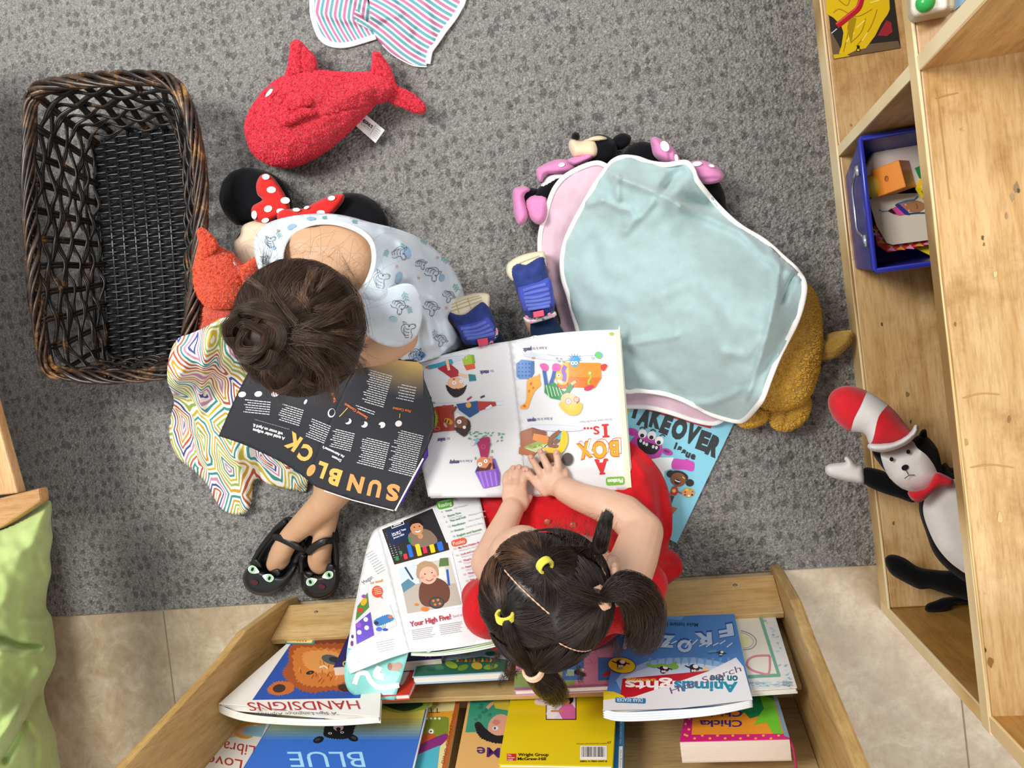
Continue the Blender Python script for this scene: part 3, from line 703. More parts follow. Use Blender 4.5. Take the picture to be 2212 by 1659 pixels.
# HANDSIGNS
r, co, f = book('sign_language_book', 'curled white book titled HANDSIGNS with a brown bear cub on blue', T1, .004, [(640, 1372), (830, 1360), (820, 1548), (472, 1520)], .010, '#ece9e2')
ik = Ink(f)
ik.poly([(632, 1385), (760, 1375), (800, 1380), (778, 1508), (545, 1512)], '#1b4fa8')
ik.poly([(640, 1385), (760, 1375), (800, 1378), (790, 1410), (700, 1420), (650, 1420)], '#6b2a1a')
def furpoly(ik, pts, c_, amp=5, seed=3):
    s = smooth(pts, 10); rr = random.Random(seed); cx, cy = s.mean(0); out = []
    for i, (x, y) in enumerate(s):
        d = math.hypot(x-cx, y-cy); k = 1+(amp if i % 2 else -amp*.1)*rr.uniform(.4, 1)/d; out.append((cx+(x-cx)*k, cy+(y-cy)*k))
    return ik.poly(out, c_)
furpoly(ik, [(632, 1395), (700, 1392), (770, 1392), (800, 1410), (800, 1470), (770, 1492), (720, 1490), (668, 1494), (632, 1480), (612, 1455), (625, 1430)], '#a8501f', 6)
furpoly(ik, [(640, 1404), (700, 1402), (760, 1410), (770, 1450), (730, 1478), (670, 1480), (640, 1462)], '#d27a34', 6)
furpoly(ik, [(660, 1410), (720, 1408), (750, 1430), (700, 1452), (662, 1440)], '#e39a52', 5)
furpoly(ik, [(580, 1486), (600, 1473), (630, 1476), (632, 1492), (606, 1501), (584, 1497)], '#c8682a', 4); ik.ell(603, 1487, 14, 9, '#3a2017', -8); ik.ell(744, 1486, 14, 8, '#3a2017', 10)
ik.ell(670, 1453, 9, 4, '#2a1a12', -12); ik.ell(671, 1453, 3, 2, '#6b5a4a'); ik.ell(716, 1425, 22, 10, '#4d5a5c', 15); ik.ell(722, 1425, 12, 6, '#1e2626', 10); ik.line([(690, 1442), (700, 1438), (708, 1444)], 3, '#f3e6c8')
for k in range(26):
    a = random.uniform(0, 6.28); x = 700+60*math.cos(a)*random.random(); y = 1445+30*math.sin(a)*random.random(); ik.line([(x, y), (x+random.uniform(-8, 8), y+9)], 1.1, random.choice(['#f2b878', '#7a3414', '#b85c22']))
ik.poly([(620, 1378), (684, 1372), (678, 1392), (614, 1391)], '#3a8a86'); ik.poly([(624, 1380), (678, 1376), (673, 1389), (619, 1388)], '#f0e08c')
for k in range(4): ik.line([(642+k*6, 1386), (645+k*6, 1374)], 3.4, '#b23c24')
ik.text('HANDSIGNS', 772, 1513, 27, 179, '#b2202c', wd=240, ysc=1.0, shear=.35)
ik.text('A Sign Language Alphabet', 726, 1538, 9, 179.5, '#4a4d5a', wd=178, shear=.3)
ik.build('printed_cover', co)
mb = MB()
p0, n = tplane(*T1, .004); f2 = onplane(p0-n*.004, n)
for k, (dz, c_) in enumerate(((0, 0), (2, 0), (4, 0), (6, 0), (8, 0))):
    pl = [(472, 1516+dz*.55), (478, 1524+dz*.8), (530, 1541+dz*.7), (620, 1550+dz*.5), (720, 1553+dz*.35), (815, 1547+dz*.3)]
    s = smooth(pl, 5, False); mb.tube([f2(x, y)-n*(.002+k*.0016) for x, y in s], .0013, 6)
mb.build('curled_page_edges', plain('#dedad2', .6), r, True)
mb = MB(); mb.tube([f2(x, y)-n*.004 for x, y in smooth([(480, 1521), (530, 1539), (620, 1546), (700, 1548)], 5, False)], .0011, 6); mb.build('blue_cover_edge', plain('#20336e', .5), r, True)
# small dark blue chunky book
r, co, f = book('dark_blue_board_book', 'chunky navy book with worn corners under the curled magazine', T1, .020, [(762, 1352), (975, 1345), (953, 1422), (720, 1441)], .018, '#1f1f6a', pagecol=1, pages='#ddd2c4')
ik = Ink(f); ik.text('dp', 766, 1448-20, 26, 180, '#e8dc4a', wd=26); ik.text('My', 775, 1404, 18, 185, '#e8dc4a', wd=24); ik.text('Mom', 930, 1412, 12, 180, '#c9c9dd', wd=36); ik.build('printed_title', co)

# FROZEN magazine, Highlights below, puzzle book with D
r, co, f = book('letter_d_book', 'cream puzzle book with a pink letter D and green border at rack right', T1, .002, [(1470, 1332), (1672, 1322), (1722, 1485), (1500, 1500)], .008, '#dfe3e2')
ik = Ink(f); rr = random.Random(4)
for k in range(120):
    x, y = rr.uniform(1640, 1712), rr.uniform(1330, 1488)
    if x < 1650+(y-1325)*.3-4 or x > 1664+(y-1325)*.31: continue
    ik.ell(x, y, rr.uniform(2, 5), rr.uniform(1, 2.2), rr.choice(['#bcd2d6', '#cddbe0', '#9fbcc8', '#e6e6da']), rr.uniform(-40, 40))
for k in range(40): ik.ell(rr.uniform(1615, 1705), rr.uniform(1472, 1482), rr.uniform(3, 6), 1.6, rr.choice(['#bcd2d6', '#cddbe0', '#9fbcc8']), rr.uniform(-20, 20))
ik.poly([(1480, 1335), (1644, 1326), (1686, 1461), (1500, 1470)], '#6fae94'); ik.poly([(1480, 1338), (1638, 1330), (1678, 1455), (1500, 1464)], '#e6e3d4')
ik.line(smooth([(1600, 1362), (1622, 1370), (1634, 1385), (1625, 1400), (1605, 1404)], 5, False), 2, '#8a8a80'); ik.line(smooth([(1600, 1366), (1616, 1372), (1628, 1385), (1620, 1397), (1605, 1400)], 5, False), 1.4, '#a8a88a'); ik.poly([(1600, 1372), (1616, 1378), (1618, 1392), (1602, 1396)], '#e6e3a8', True)
ik.line([(1663, 1417), (1661, 1454), (1640, 1453), (1622, 1446), (1613, 1436), (1618, 1424), (1634, 1417), (1663, 1416)], 5, '#d08a9a', True)
ik.text('ILLUSTRATED', 1712, 1478, 6, 183, '#5a6a78', wd=22); ik.text('HARDCOVER', 1712, 1472, 6, 183, '#5a6a78', wd=22)
ik.build('printed_cover', co)
r, co, f = book('frozen_magazine', 'blue children magazine titled FROZEN with penguins leaning on the rack', T1, .014, [(1340, 1335), (1586, 1326), (1626, 1512), (1303, 1535)], .007, '#4a86cc', cat='magazine')
ik = Ink(f); rr = random.Random(9)
ik.poly([(1345, 1336), (1480, 1330), (1470, 1340), (1440, 1337), (1400, 1342), (1360, 1339)], '#6fa6dd')
ik.text('Make Instant Ice', 1508, 1346, 12, 181, '#152c50', wd=78, bold=.02)
for ch, x, y, wd_, a in (('F', 1582, 1349, 32, 170), ('R', 1537, 1368, 36, 176), ('O', 1495, 1385, 32, 180), ('Z', 1458, 1376, 34, 183), ('E', 1420, 1380, 30, 186), ('N', 1382, 1384, 34, 190)):
    ik.text(ch, x+1.5, y-4, 36, a, '#244f9a', wd=wd_+3, bold=.08, ysc=1.05); ik.text(ch, x, y-1, 34, a, '#b7d0ee', wd=wd_, bold=.05); 
for k in range(14):
    x = 1375+k*15; ik.line([(x, 1396+rr.uniform(-6, 6)), (x+12, 1386+rr.uniform(-6, 6))], 2.2, '#e2edf8')
ik.poly([(1330, 1470), (1345, 1452), (1370, 1440), (1400, 1428), (1440, 1421), (1500, 1420), (1550, 1428), (1590, 1440), (1600, 1480), (1340, 1490)], '#8fb8e4'); ik.poly([(1350, 1462), (1380, 1448), (1420, 1436), (1500, 1432), (1550, 1440), (1590, 1450), (1595, 1480), (1345, 1482)], '#c2daf2')
for k in range(11): x = 1400+k*17; ik.poly([(x, 1421), (x+8, 1421), (x+3, 1436+rr.uniform(0, 6))], '#6d9cd4')
ik.ell(1343, 1437, 31, 18, '#27324a', 8); ik.ell(1343, 1437, 29.5, 16.5, '#e2d22c', 8)
def penguin(ik, x, y, s, scarf='#7ab648'):
    ik.ell(x, y, 13*s, 9*s, '#1a1b22', 10); ik.ell(x+3*s, y-3*s, 7*s, 5*s, '#f2f2f2', 10); ik.ell(x-3*s, y+8*s, 8*s, 6*s, '#1a1b22'); ik.ell(x-5*s, y+8*s, 2.8*s, 3*s, '#ffffff'); ik.ell(x+1*s, y+8*s, 2.8*s, 3*s, '#ffffff'); ik.ell(x-5*s, y+8*s, 1*s, 1*s, '#000000'); ik.ell(x+1*s, y+8*s, 1*s, 1*s, '#000000'); ik.poly([(x+5*s, y+6*s), (x+12*s, y+9*s), (x+5*s, y+9*s)], '#e89a2c'); ik.line([(x-12*s, y), (x-24*s, y-5*s)], 3*s, '#1a1b22'); ik.line([(x+12*s, y), (x+22*s, y+3*s)], 3*s, '#1a1b22')
    if scarf: ik.ell(x-4*s, y+14*s, 8*s, 3.4*s, scarf)
penguin(ik, 1342, 1432, .85)
penguin(ik, 1435, 1444, .8, None); ik.line([(1396, 1434), (1412, 1440), (1430, 1436), (1446, 1438), (1462, 1430)], 6, '#7ab648', True); ik.ell(1456, 1440, 10, 6, '#7ab648')
penguin(ik, 1500, 1442, .85, None); ik.ell(1524, 1446, 7, 5, '#e8c89a')
penguin(ik, 1558, 1410, .5, None); ik.line([(1530, 1408), (1548, 1406)], 5, '#5fa8c8')
ik.poly([(1345, 1466), (1580, 1444), (1600, 1470), (1598, 1500), (1338, 1516)], '#c01f2c')
ik.text('Highlights', 1590, 1474, 30, 181, '#ffffff', wd=240, bold=.03); ik.text('FUN WITH A PURPOSE', 1417, 1466, 8, 181, '#f4d94a', wd=64, bold=.03)
ik.poly([(1303, 1492), (1325, 1494), (1345, 1502), (1362, 1516), (1304, 1518)], '#e2d22c')
ik.poly([(1370, 1505), (1450, 1478), (1530, 1450), (1590, 1420), (1606, 1440), (1626, 1512), (1470, 1530), (1303, 1535), (1303, 1512)], '#eceef2')
ik.text('Animals', 1594, 1474, 30, 181, '#1f8fb0', wd=138, bold=.04); ik.text('on the', 1594, 1460, 22, 181, '#1f6f80', wd=60, bold=.04); ik.text('Hide Search', 1450, 1499, 20, -18, '#7a4a78', wd=160)
ik.rpoly(1362, 1513, 66, 12, 2, '#2a7fb4', 3); ik.text('DEAR READER', 1388, 1508, 12, 181, '#ffffff', wd=56)
ik.build('printed_cover', co)
mb = MB(); p0, n = tplane(*T1, .014); f2 = onplane(p0, n)
for k in range(4):
    s = smooth([(1303, 1532+k*2), (1340, 1539+k*2), (1430, 1536+k*2), (1540, 1528+k*1.2), (1624, 1513+k*.5)], 6, False); mb.tube([f2(x, y)-n*(.001+k*.0022) for x, y in s], .0017, 6)
mb.build('curled_page_edges', plain('#dfe3e6', .6), r, True)

# --- upper tier
r, co, f = book('library_book', 'white picture book with a reading animal, title partly reading oves and rary', T2, .006, [(560, 1480), (690, 1470), (600, 1700), (405, 1700)], .006, '#ece8dc')
ik = Ink(f); ik.poly([(500, 1560), (555, 1555), (540, 1580), (480, 1600)], '#9cc48a'); ik.poly([(505, 1566), (545, 1562), (530, 1588), (490, 1592)], '#e3a6a0'); ik.line([(575, 1565), (545, 1562), (515, 1570), (510, 1585), (530, 1592), (545, 1588)], 8, '#d9a03a', True); ik.poly([(530, 1570), (575, 1565), (565, 1592), (524, 1588)], '#8fb8c8')
ik.text('Library', 552, 1612, 34, 190, '#b8322e', wd=100); ik.text('Loves', 524, 1642, 36, 190, '#b8322e', wd=92); ik.build('printed_cover', co)
r, co, f = book('blue_title_book', 'large blue book titled BLUE with a black bear and yellow sky', T2, .014, [(640, 1470), (935, 1462), (885, 1700), (500, 1700)], .010, '#2f5fb8')
ik = Ink(f)
for k in range(16):
    y0, y1 = 1500+k*6.5, 1500+(k+1)*6.5+.5; t = max(0, (k-7)/8.); cA, cB = np.array([222, 214, 92]), np.array([58, 116, 205]); c_ = '#%02x%02x%02x' % tuple(int(v) for v in cA*(1-t)+cB*t)
    xl = lambda y: 640-(y-1470)*.61; xr = lambda y: 935-(y-1462)*.21
    ik.poly([(xl(y0)+2, y0), (xr(y0)-2, y0), (xr(y1)-2, y1), (xl(y1)+2, y1)], c_)
ik.l += 1
for k in range(10):
    y0, y1 = 1604+k*9, 1604+(k+1)*9+.5; t = k/9; c_ = '#%02x%02x%02x' % (int(58-10*t), int(116-14*t), int(205-8*t)); ik.poly([(xl(y0)+2, y0), (xr(y0)-2, y0), (xr(y1)-2, y1), (xl(y1)+2, y1)], c_)
ik.poly([(790, 1512), (850, 1504), (928, 1515), (925, 1530), (870, 1540), (835, 1534)], '#9cb83a', True); ik.poly([(815, 1512), (860, 1510), (915, 1520), (880, 1536), (845, 1530)], '#27482c', True); ik.ell(905, 1514, 9, 4, '#d9c83a')
furpoly(ik, [(706, 1553), (765, 1553), (764, 1576), (758, 1590), (742, 1596), (715, 1594), (700, 1588), (702, 1570)], '#15161b', 3); ik.ell(688, 1598, 12, 7, '#15161b', -20); ik.ell(762, 1594, 12, 7, '#15161b', 20); ik.ell(686, 1598, 6, 3, '#3a3c44', -20); ik.ell(764, 1594, 6, 3, '#3a3c44', 20)
ik.ell(731, 1571, 11, 8, '#e3b6a4'); ik.ell(731, 1575, 5, 4, '#101014'); ik.ell(713, 1584, 4, 2.4, '#d9d9c8'); ik.ell(739, 1582, 4, 2.4, '#d9d9c8'); ik.ell(713, 1584, 1.6, 1.6, '#101014'); ik.ell(739, 1582, 1.6, 1.6, '#101014')
ik.text('BLUE', 782, 1624, 48, 180, '#a9dcf4', wd=162, shear=.25)
ik.build('printed_cover', co)
mb = MB(); s = [(930, 1500), (917, 1560), (905, 1610), (886, 1690)]; mb.tube([f(x, y) for x, y in s], .0016, 6); mb.build('worn_spine', plain('#cfd3d8', .7), r, True)
r, co, f = book('monster_book', 'picture book with a green monster and orange spine', T2, .004, [(880, 1465), (1000, 1460), (955, 1700), (850, 1700)], .012, '#e9dc9a')
ik = Ink(f)
ik.poly([(900, 1540), (985, 1535), (975, 1600), (880, 1620)], '#e8a437'); ik.poly([(905, 1555), (960, 1548), (970, 1560), (960, 1600), (915, 1612), (890, 1590)], '#7f8f2e', True); ik.ell(930, 1580, 9, 9, '#8fa234'); ik.ell(931, 1580, 5.5, 5.5, '#ffffff'); ik.ell(931, 1580, 2, 2, '#000000'); ik.ell(922, 1596, 20, 12, '#c75a2c', -10)
for k in range(4): ik.ell(922+k*9, 1552, 3, 2.6, '#f5f2e4')
ik.poly([(880, 1625), (960, 1585), (958, 1605), (890, 1650)], '#8a2f7a', True); ik.poly([(850, 1700), (878, 1640), (950, 1610), (940, 1700)], '#4fb7cc'); ik.text('TT', 950, 1530, 14, 180, '#3a2a18', wd=24); ik.ell(943, 1512, 10, 6, '#c98a3a')
ik.poly([(995, 1462), (1004, 1462), (958, 1700), (946, 1700)], '#b8622a'); ik.text('DINO COUNTING', 960, 1650, 10, -77, '#8a3f14', wd=110)
ik.build('printed_cover', co)
r, co, f = book('orange_face_book', 'green and orange picture book with a painted dark-haired face', T2, .004, [(1020, 1470), (1110, 1465), (1080, 1700), (975, 1700)], .008, '#e3b26a')
ik = Ink(f)
ik.poly([(1022, 1480), (1105, 1476), (1098, 1580), (1005, 1582)], '#3d9a7c')
for k in range(18): ik.ell(random.uniform(1022, 1060), random.uniform(1500, 1572), 4, 3, '#2f8268')
ik.line([(1100, 1520), (1070, 1516), (1052, 1530)], 7, '#e3b28a', True); ik.poly([(1065, 1515), (1100, 1505), (1100, 1535), (1070, 1530)], '#d8c23f')
ik.ell(1080, 1572, 26, 30, '#e0a58c', 20); ik.ell(1072, 1560, 8, 6, '#d0807c'); ik.ell(1070, 1573, 6, 4.5, '#f2efe8'); ik.ell(1069, 1573, 2.6, 3, '#4a4a86')
furpoly(ik, [(1026, 1566), (1036, 1560), (1050, 1575), (1070, 1588), (1098, 1588), (1092, 1605), (1060, 1602), (1036, 1590)], '#1b1c22', 3); ik.text('Me', 1080, 1616, 30, 183, '#4a2368', wd=50, bold=.01)
ik.build('printed_cover', co)
r, co, f = book('yellow_reader', 'bright yellow reader back cover with a child hugging a white rabbit', T2, .012, [(1110, 1470), (1335, 1462), (1323, 1655), (1076, 1651)], .006, '#e6cc12', pages='#f2f0ea')
ik = Ink(f)
ik.rect(1179, 1496, 1245, 1555, '#3a2c30'); ik.rect(1181, 1497, 1243, 1553, '#e8e2ea'); ik.poly([(1190, 1497), (1210, 1497), (1208, 1520), (1186, 1520)], '#4a68b8'); ik.ell(1226, 1511, 13, 11, '#2a2224'); ik.ell(1221, 1516, 10, 8, '#c98a5c'); ik.poly([(1205, 1535), (1215, 1524), (1235, 1520), (1243, 1530), (1243, 1553), (1215, 1553)], '#d46aa6')
ik.ell(1195, 1522, 14, 10, '#f4f2f2'); ik.ell(1192, 1542, 12, 11, '#f4f2f2'); ik.poly([(1184, 1516), (1160, 1508), (1156, 1520), (1178, 1524)], '#f0e6e8', True); ik.line([(1162, 1513), (1180, 1518)], 2, '#e6a8b4'); ik.ell(1190, 1521, 1.6, 1.3, '#3a2a2a'); ik.ell(1200, 1521, 1.6, 1.3, '#3a2a2a'); ik.ell(1195, 1526, 2, 1.3, '#3a2a2a'); ik.line([(1190, 1536), (1218, 1536)], 4, '#c98a5c')
ik.rect(1095, 1628, 1115, 1643, '#c8281e'); ik.text('Mc', 1097, 1633, 5, 0, '#ffffff', wd=8); ik.text('Graw', 1097, 1638, 5, 0, '#ffffff', wd=15); ik.text('Hill', 1097, 1643, 5, 0, '#ffffff', wd=10)
ik.text('Wright Group', 1119, 1633, 9, 0, '#16140e', wd=66, bold=.025); ik.text('McGraw-Hill', 1118, 1642, 9, 0, '#16140e', wd=61, bold=.025)
ik.rect(1253, 1611, 1311, 1641, '#f6f4ee')
x = 1256; rr = random.Random(3)
while x < 1307: w_ = rr.choice([.8, 1.2, 2.0]); ik.l -= 1; ik.rect(x, 1613, x+w_, 1635, '#101010'); x += w_+rr.choice([.8, 1.3, 1.8])
ik.text('ISBN: 0-7802-5047-8', 1253, 1646, 5, 0, '#16140e', wd=58, bold=.02); ik.text('A Division of the McGraw-Hill Companies', 1245, 1608, 4, -1, '#4a3f10', wd=66); ik.text('67', 1312, 1606, 7, 0, '#2a2410', wd=8)
ik.build('printed_cover', co)
r, co, f = book('blue_spine_book', 'slim blue book edge showing right of the yellow reader', T2, .002, [(1240, 1470), (1350, 1465), (1345, 1700), (1235, 1700)], .010, '#1d7fc0')
ik = Ink(f); ik.poly([(1336, 1540), (1349, 1540), (1345, 1700), (1334, 1700)], '#3a6f94'); ik.text('YOU CAN DAY BOOK', 1342, 1608, 6, -88, '#9fd0ea', wd=62); ik.poly([(1337, 1612), (1345, 1612), (1343, 1700), (1335, 1700)], '#e4e4e0'); ik.text('Growing tree', 1341, 1668, 5, -88, '#2a3a4a', wd=48); ik.build('spine_print', co)
# board book with letters
r, co, f = book('alphabet_board_book', 'thick pink dotted board book titled Chicka Chicka', T2, .034, [(1490, 1490), (1672, 1480), (1706, 1596), (1468, 1602)], .032, '#d61f78', pages='#e8d9cc', pagecol=1, back='#d9c7bd')
ik = Ink(f)
ik.poly([(1500, 1485), (1660, 1480), (1700, 1585), (1494, 1587)], '#f0962c'); ik.poly([(1500, 1540), (1500, 1587), (1494, 1587)], '#f0962c')
rr = random.Random(5)
for k in range(9): ik.ell(1482+(k % 2)*8+(k-4)*-.6, 1495+k*11.5, 3, 2.4, '#f2b23c')
for k in range(13): ik.ell(1484+k*16.5, 1592+(k % 2)*6-3, 3.2, 2.4, '#f2b23c')
ik.poly([(1570, 1490), (1668, 1484), (1674, 1510), (1655, 1520), (1660, 1540), (1620, 1552), (1608, 1538), (1600, 1545), (1590, 1520)], '#12804a'); ik.poly([(1640, 1500), (1670, 1510), (1680, 1545), (1690, 1586), (1670, 1584), (1655, 1560), (1628, 1566), (1640, 1545), (1650, 1530)], '#6fc234')
ik.poly([(1672, 1482), (1664, 1482), (1694, 1590), (1706, 1594)], '#7f98a8')
for y in (1534, 1556): ik.text('Chicka', 1603, y, 20, 180, '#41247a', wd=92, bold=.02)
ik.text('Boom', 1590, 1520, 18, 180, '#12804a', wd=46, bold=.02); ik.build('printed_cover', co)
mb = MB(); q = [f(1704, 1585), f(1712, 1600), f(1716, 1622), f(1711, 1632)]; mb.tube([v-Vector((0, .004+.008*i, 0)) for i, v in enumerate(q)], .0016, 6); mb.build('frayed_spine', plain('#b21f5a', .8), r, True)
# ================================================================ WICKER BASKET
def wicker():
    t = NT('dark_wicker', col('#1d1a18'), .34); c = t.n('TexNoise', {'Vector': t.co(), 'Scale': 26.0, 'Detail': 6.0, 'Roughness': .75})
    t.base(t.ramp(c, [(.5, col('#1b1918')), (.6, col('#33261b')), (.7, col('#8a6238'))])); return t.m
WK = wicker()
WKB = plain('#17171a', .3)
def wicker2():
    t = NT('worn_wicker_rim', col('#3a2a1c'), .36); c = t.n('TexNoise', {'Vector': t.co(), 'Scale': 18.0, 'Detail': 6.0, 'Roughness': .75})
    t.base(t.ramp(c, [(.42, col('#1d1916')), (.55, col('#4a3526')), (.68, col('#b5854a'))])); return t.m
WKR = wicker2()
basket = thing('wicker_basket', 'empty black wicker basket with a braided rim on the carpet', 'basket', (-.98, .36, .006))
HB = .15
rim = [P(75, 205, HB), P(130, 182, HB), P(250, 172, HB), P(340, 172, HB), P(378, 190, HB), P(405, 235, HB), P(425, 330, HB), P(432, 450, HB), P(424, 600, HB), P(405, 720, HB), P(388, 780, HB), P(345, 805, HB), P(230, 812, HB), P(140, 806, HB), P(103, 790, HB), P(88, 720, HB), P(72, 560, HB), P(66, 400, HB), P(64, 260, HB)]
base = [P(212, 312, .01), P(240, 296, .01), P(300, 285, .01), P(370, 280, .01), P(385, 290, .01), P(392, 330, .01), P(400, 400, .01), P(402, 480, .01), P(402, 580, .01), P(402, 680, .01), P(400, 745, .01), P(385, 765, .01), P(330, 772, .01), P(265, 778, .01), P(245, 772, .01), P(238, 720, .01), P(228, 600, .01), P(220, 470, .01), P(213, 360, .01)]
def loopf(pts):
    s = smooth([tuple(p) for p in pts], 12); d = np.r_[0, np.cumsum(np.linalg.norm(np.diff(np.vstack([s, s[:1]]), axis=0), axis=1))]; S = np.vstack([s, s[:1]])
    return lambda u: np.array([np.interp((u % 1)*d[-1], d, S[:, k]) for k in range(3)])
rf, bf = loopf(rim), loopf(base)
cen = np.array([-.98, .36, 0])
def wallpt(u, v, off=0):  # v 0 base .. 1 rim
    a, b = bf(u), rf(u); p = a*(1-v)+b*v; r = p-cen; r[2] = 0; r /= np.linalg.norm(r); return Vector(p+r*off)
mb = MB()
NS = 30
for i in range(NS):      # upright flat stakes, paired
    u = i/NS
    for du in (-.0022, .0022):
        pts = [wallpt(u+du, v, -.001+.004*math.sin(v*9+i)) for v in np.linspace(-.0, 1, 9)]; mb.tube(pts, .0042, 6, flat=.5)
rr = random.Random(3)
for k in range(9):       # crossing weavers, running in loose waves
    v0 = .07+.105*k; ph = rr.uniform(0, 6.28); n = NS*6
    for d in range(2 if k not in (2, 5) else 3):
        pts = []
        for j in range(n):
            u = j/n; pts.append(wallpt(u, min(.99, max(.02, v0+.024*math.sin(2*math.pi*u*7+ph+k*1.7)+.014*d+.012*math.sin(2*math.pi*u*23+d))), .0065*math.cos(math.pi*u*NS+math.pi*(k % 2))))
        mb.tube(pts, .0038, 6, closed=True, flat=.6)
mb.build('wall', WK, basket, True)
mb = MB()
for k in range(7):       # braided rim
    n = 260; pts = []; ph = 2*math.pi*k/7
    for j in range(n):
        u = j/n; a = 2*math.pi*u*7+ph+.5*math.sin(2*math.pi*u*5+k); p = rf(u); r = p-cen; r[2] = 0; r /= np.linalg.norm(r); pts.append(Vector(p+r*(.0105*math.cos(a)+.002)+np.array([0, 0, .0105*math.sin(a)])))
    mb.tube(pts, .0052, 7, closed=True, flat=.62)
mb.build('braided_rim', WKR, basket, True)
mb = MB(); rr = random.Random(5)
Bp = np.array([tuple(p) for p in base]); 
for k in range(56):      # closely packed woven base rods
    t = (k+.5)/56; yy = Bp[:, 1].max()*(1-t)+Bp[:, 1].min()*t
    # left and right limits
    xs = []
    for a, b in zip(Bp, np.roll(Bp, -1, 0)):
        if (a[1]-yy)*(b[1]-yy) < 0: xs.append(a[0]+(b[0]-a[0])*(yy-a[1])/(b[1]-a[1]))
    if len(xs) < 2: continue
    x0, x1 = min(xs)-.01, max(xs)+.03; n = 26; w_ = (-1)**k
    pts = [Vector((x0+(x1-x0)*j/(n-1), yy+rr.uniform(-.0006, .0006), .0125+.0028*w_*math.cos((x0+(x1-x0)*j/(n-1)+1.1)*math.pi/.028))) for j in range(n)]
    mb.tube(pts, .003, 6)
for x in np.arange(-1.128, -.92, .028): mb.tube([Vector((x+.0, Bp[:, 1].max()+.0, .0125)), Vector((x-.012, .36, .0125)), Vector((x-.026, Bp[:, 1].min(), .0125))], .0036, 6)
mb.build('woven_base', WKB, basket, True)

# ================================================================ STRIPED BLANKET (top)
def stripes(name, ang, freq=26.0, cols=('#5e9fac', '#e4e1df', '#bd7099', '#e4e1df')):
    t = NT(name, col('#ffffff'), .9); m = t.co(kind='UV', rot=(0, 0, math.radians(ang)))
    wv = t.n('TexNoise', {'Vector': t.co(), 'Scale': 9.0}); 
    sx = t.n('SeparateXYZ', {'Vector': m}); a = t.n('Math', {0: (sx, 'X'), 1: freq}, operation='MULTIPLY'); f = t.n('Math', {0: a}, operation='FRACT')
    t.base(t.ramp(f, [(0, col(cols[0])), (.30, col(cols[1])), (.5, col(cols[2])), (.8, col(cols[3]))], 'CONSTANT'))
    n = t.n('TexNoise', {'Vector': t.co(), 'Scale': 1200.0}); t.bump(n, .0004); return t.m
WHT = cloth('#f2efec', scale=1500, amp=.0003, var=.03)
blank = thing('striped_blanket', 'crumpled blue, pink and white striped baby blanket at the top edge', 'blanket', P(830, 40, .01))
# right part: stripes running down to the right
o1 = [(800, -160), (800, 40), (770, 20), (765, 45), (790, 60), (806, 68), (812, 80), (826, 97), (845, 115), (870, 131), (895, 141), (918, 144), (923, 132), (928, 112), (938, 98), (948, 84), (960, 66), (980, 40), (992, 20), (1000, 0), (1010, -60), (1000, -160)]
z1 = zfield([(800, -160, .02), (770, 20, .03), (812, 78, .014), (918, 143, .010), (1000, 0, .012), (1005, -160, .012), (870, 60, .03), (900, 0, .024), (860, -100, .03), (945, 88, .012), (870, 130, .010)],
    [([(770, 25), (830, 40), (860, 30)], .012, 9), ([(845, 0), (870, 40), (900, 110)], .008, 8), ([(900, -30), (925, 30), (935, 90)], .009, 9), ([(820, 60), (850, 30), (880, -20)], -.006, 6), ([(885, 95), (905, 60)], -.005, 6)])
def uvr(x, y): # curved coordinate across the stripes
    return ((-(x-800)*.45+(y+40)*.89+8*math.sin((x+y)/60.)+((x-900)/80.)**2*4)/260., 0)
sh = sheet('main_part', o1, z1, stripes('striped_flannel', 0, 13), blank, step=6, thick=.0025, uv=uvr)
o2 = [(676, -160), (674, 0), (676, 35), (688, 72), (705, 91), (730, 98), (755, 96), (780, 89), (812, 80), (840, 60), (830, 20), (790, -10), (800, -160)]
z2 = zfield([(676, -100, .010), (676, 35, .009), (705, 91, .009), (760, 95, .009), (812, 80, .009), (840, 40, .012), (740, 30, .02), (790, -10, .024), (730, -60, .02), (760, 60, .012)],
    [([(700, 30), (740, 42), (775, 45)], .010, 9), ([(720, -40), (760, -5), (800, 20)], .012, 9)])
def uvl(x, y):
    b = 0 if y < 30+(x-700)*.2 else (y-30-(x-700)*.2)*.55
    return (((x-676)-b*.9+6*math.sin(y/30.))/260., 0)
sheet('folded_part', o2, z2, stripes('striped_flannel_left', 0, 13), blank, step=6, thick=.0025, uv=uvl)
edgeband('binding', [(674, -150), (674, 0), (676, 35), (688, 72), (705, 91), (730, 98), (755, 96), (780, 89), (812, 79)], z2, WHT, blank, .0058, .0015, False, .4)
edgeband('binding', [(924, 138), (929, 112), (938, 98), (948, 84), (960, 66), (980, 40), (992, 20), (1001, 0), (1010, -60)], z1, WHT, blank, .0058, .0015, False, .4)
edgeband('binding', [(826, 97), (845, 115), (870, 131), (895, 142), (922, 144)], z1, WHT, blank, .0012, .0015, False, .6)

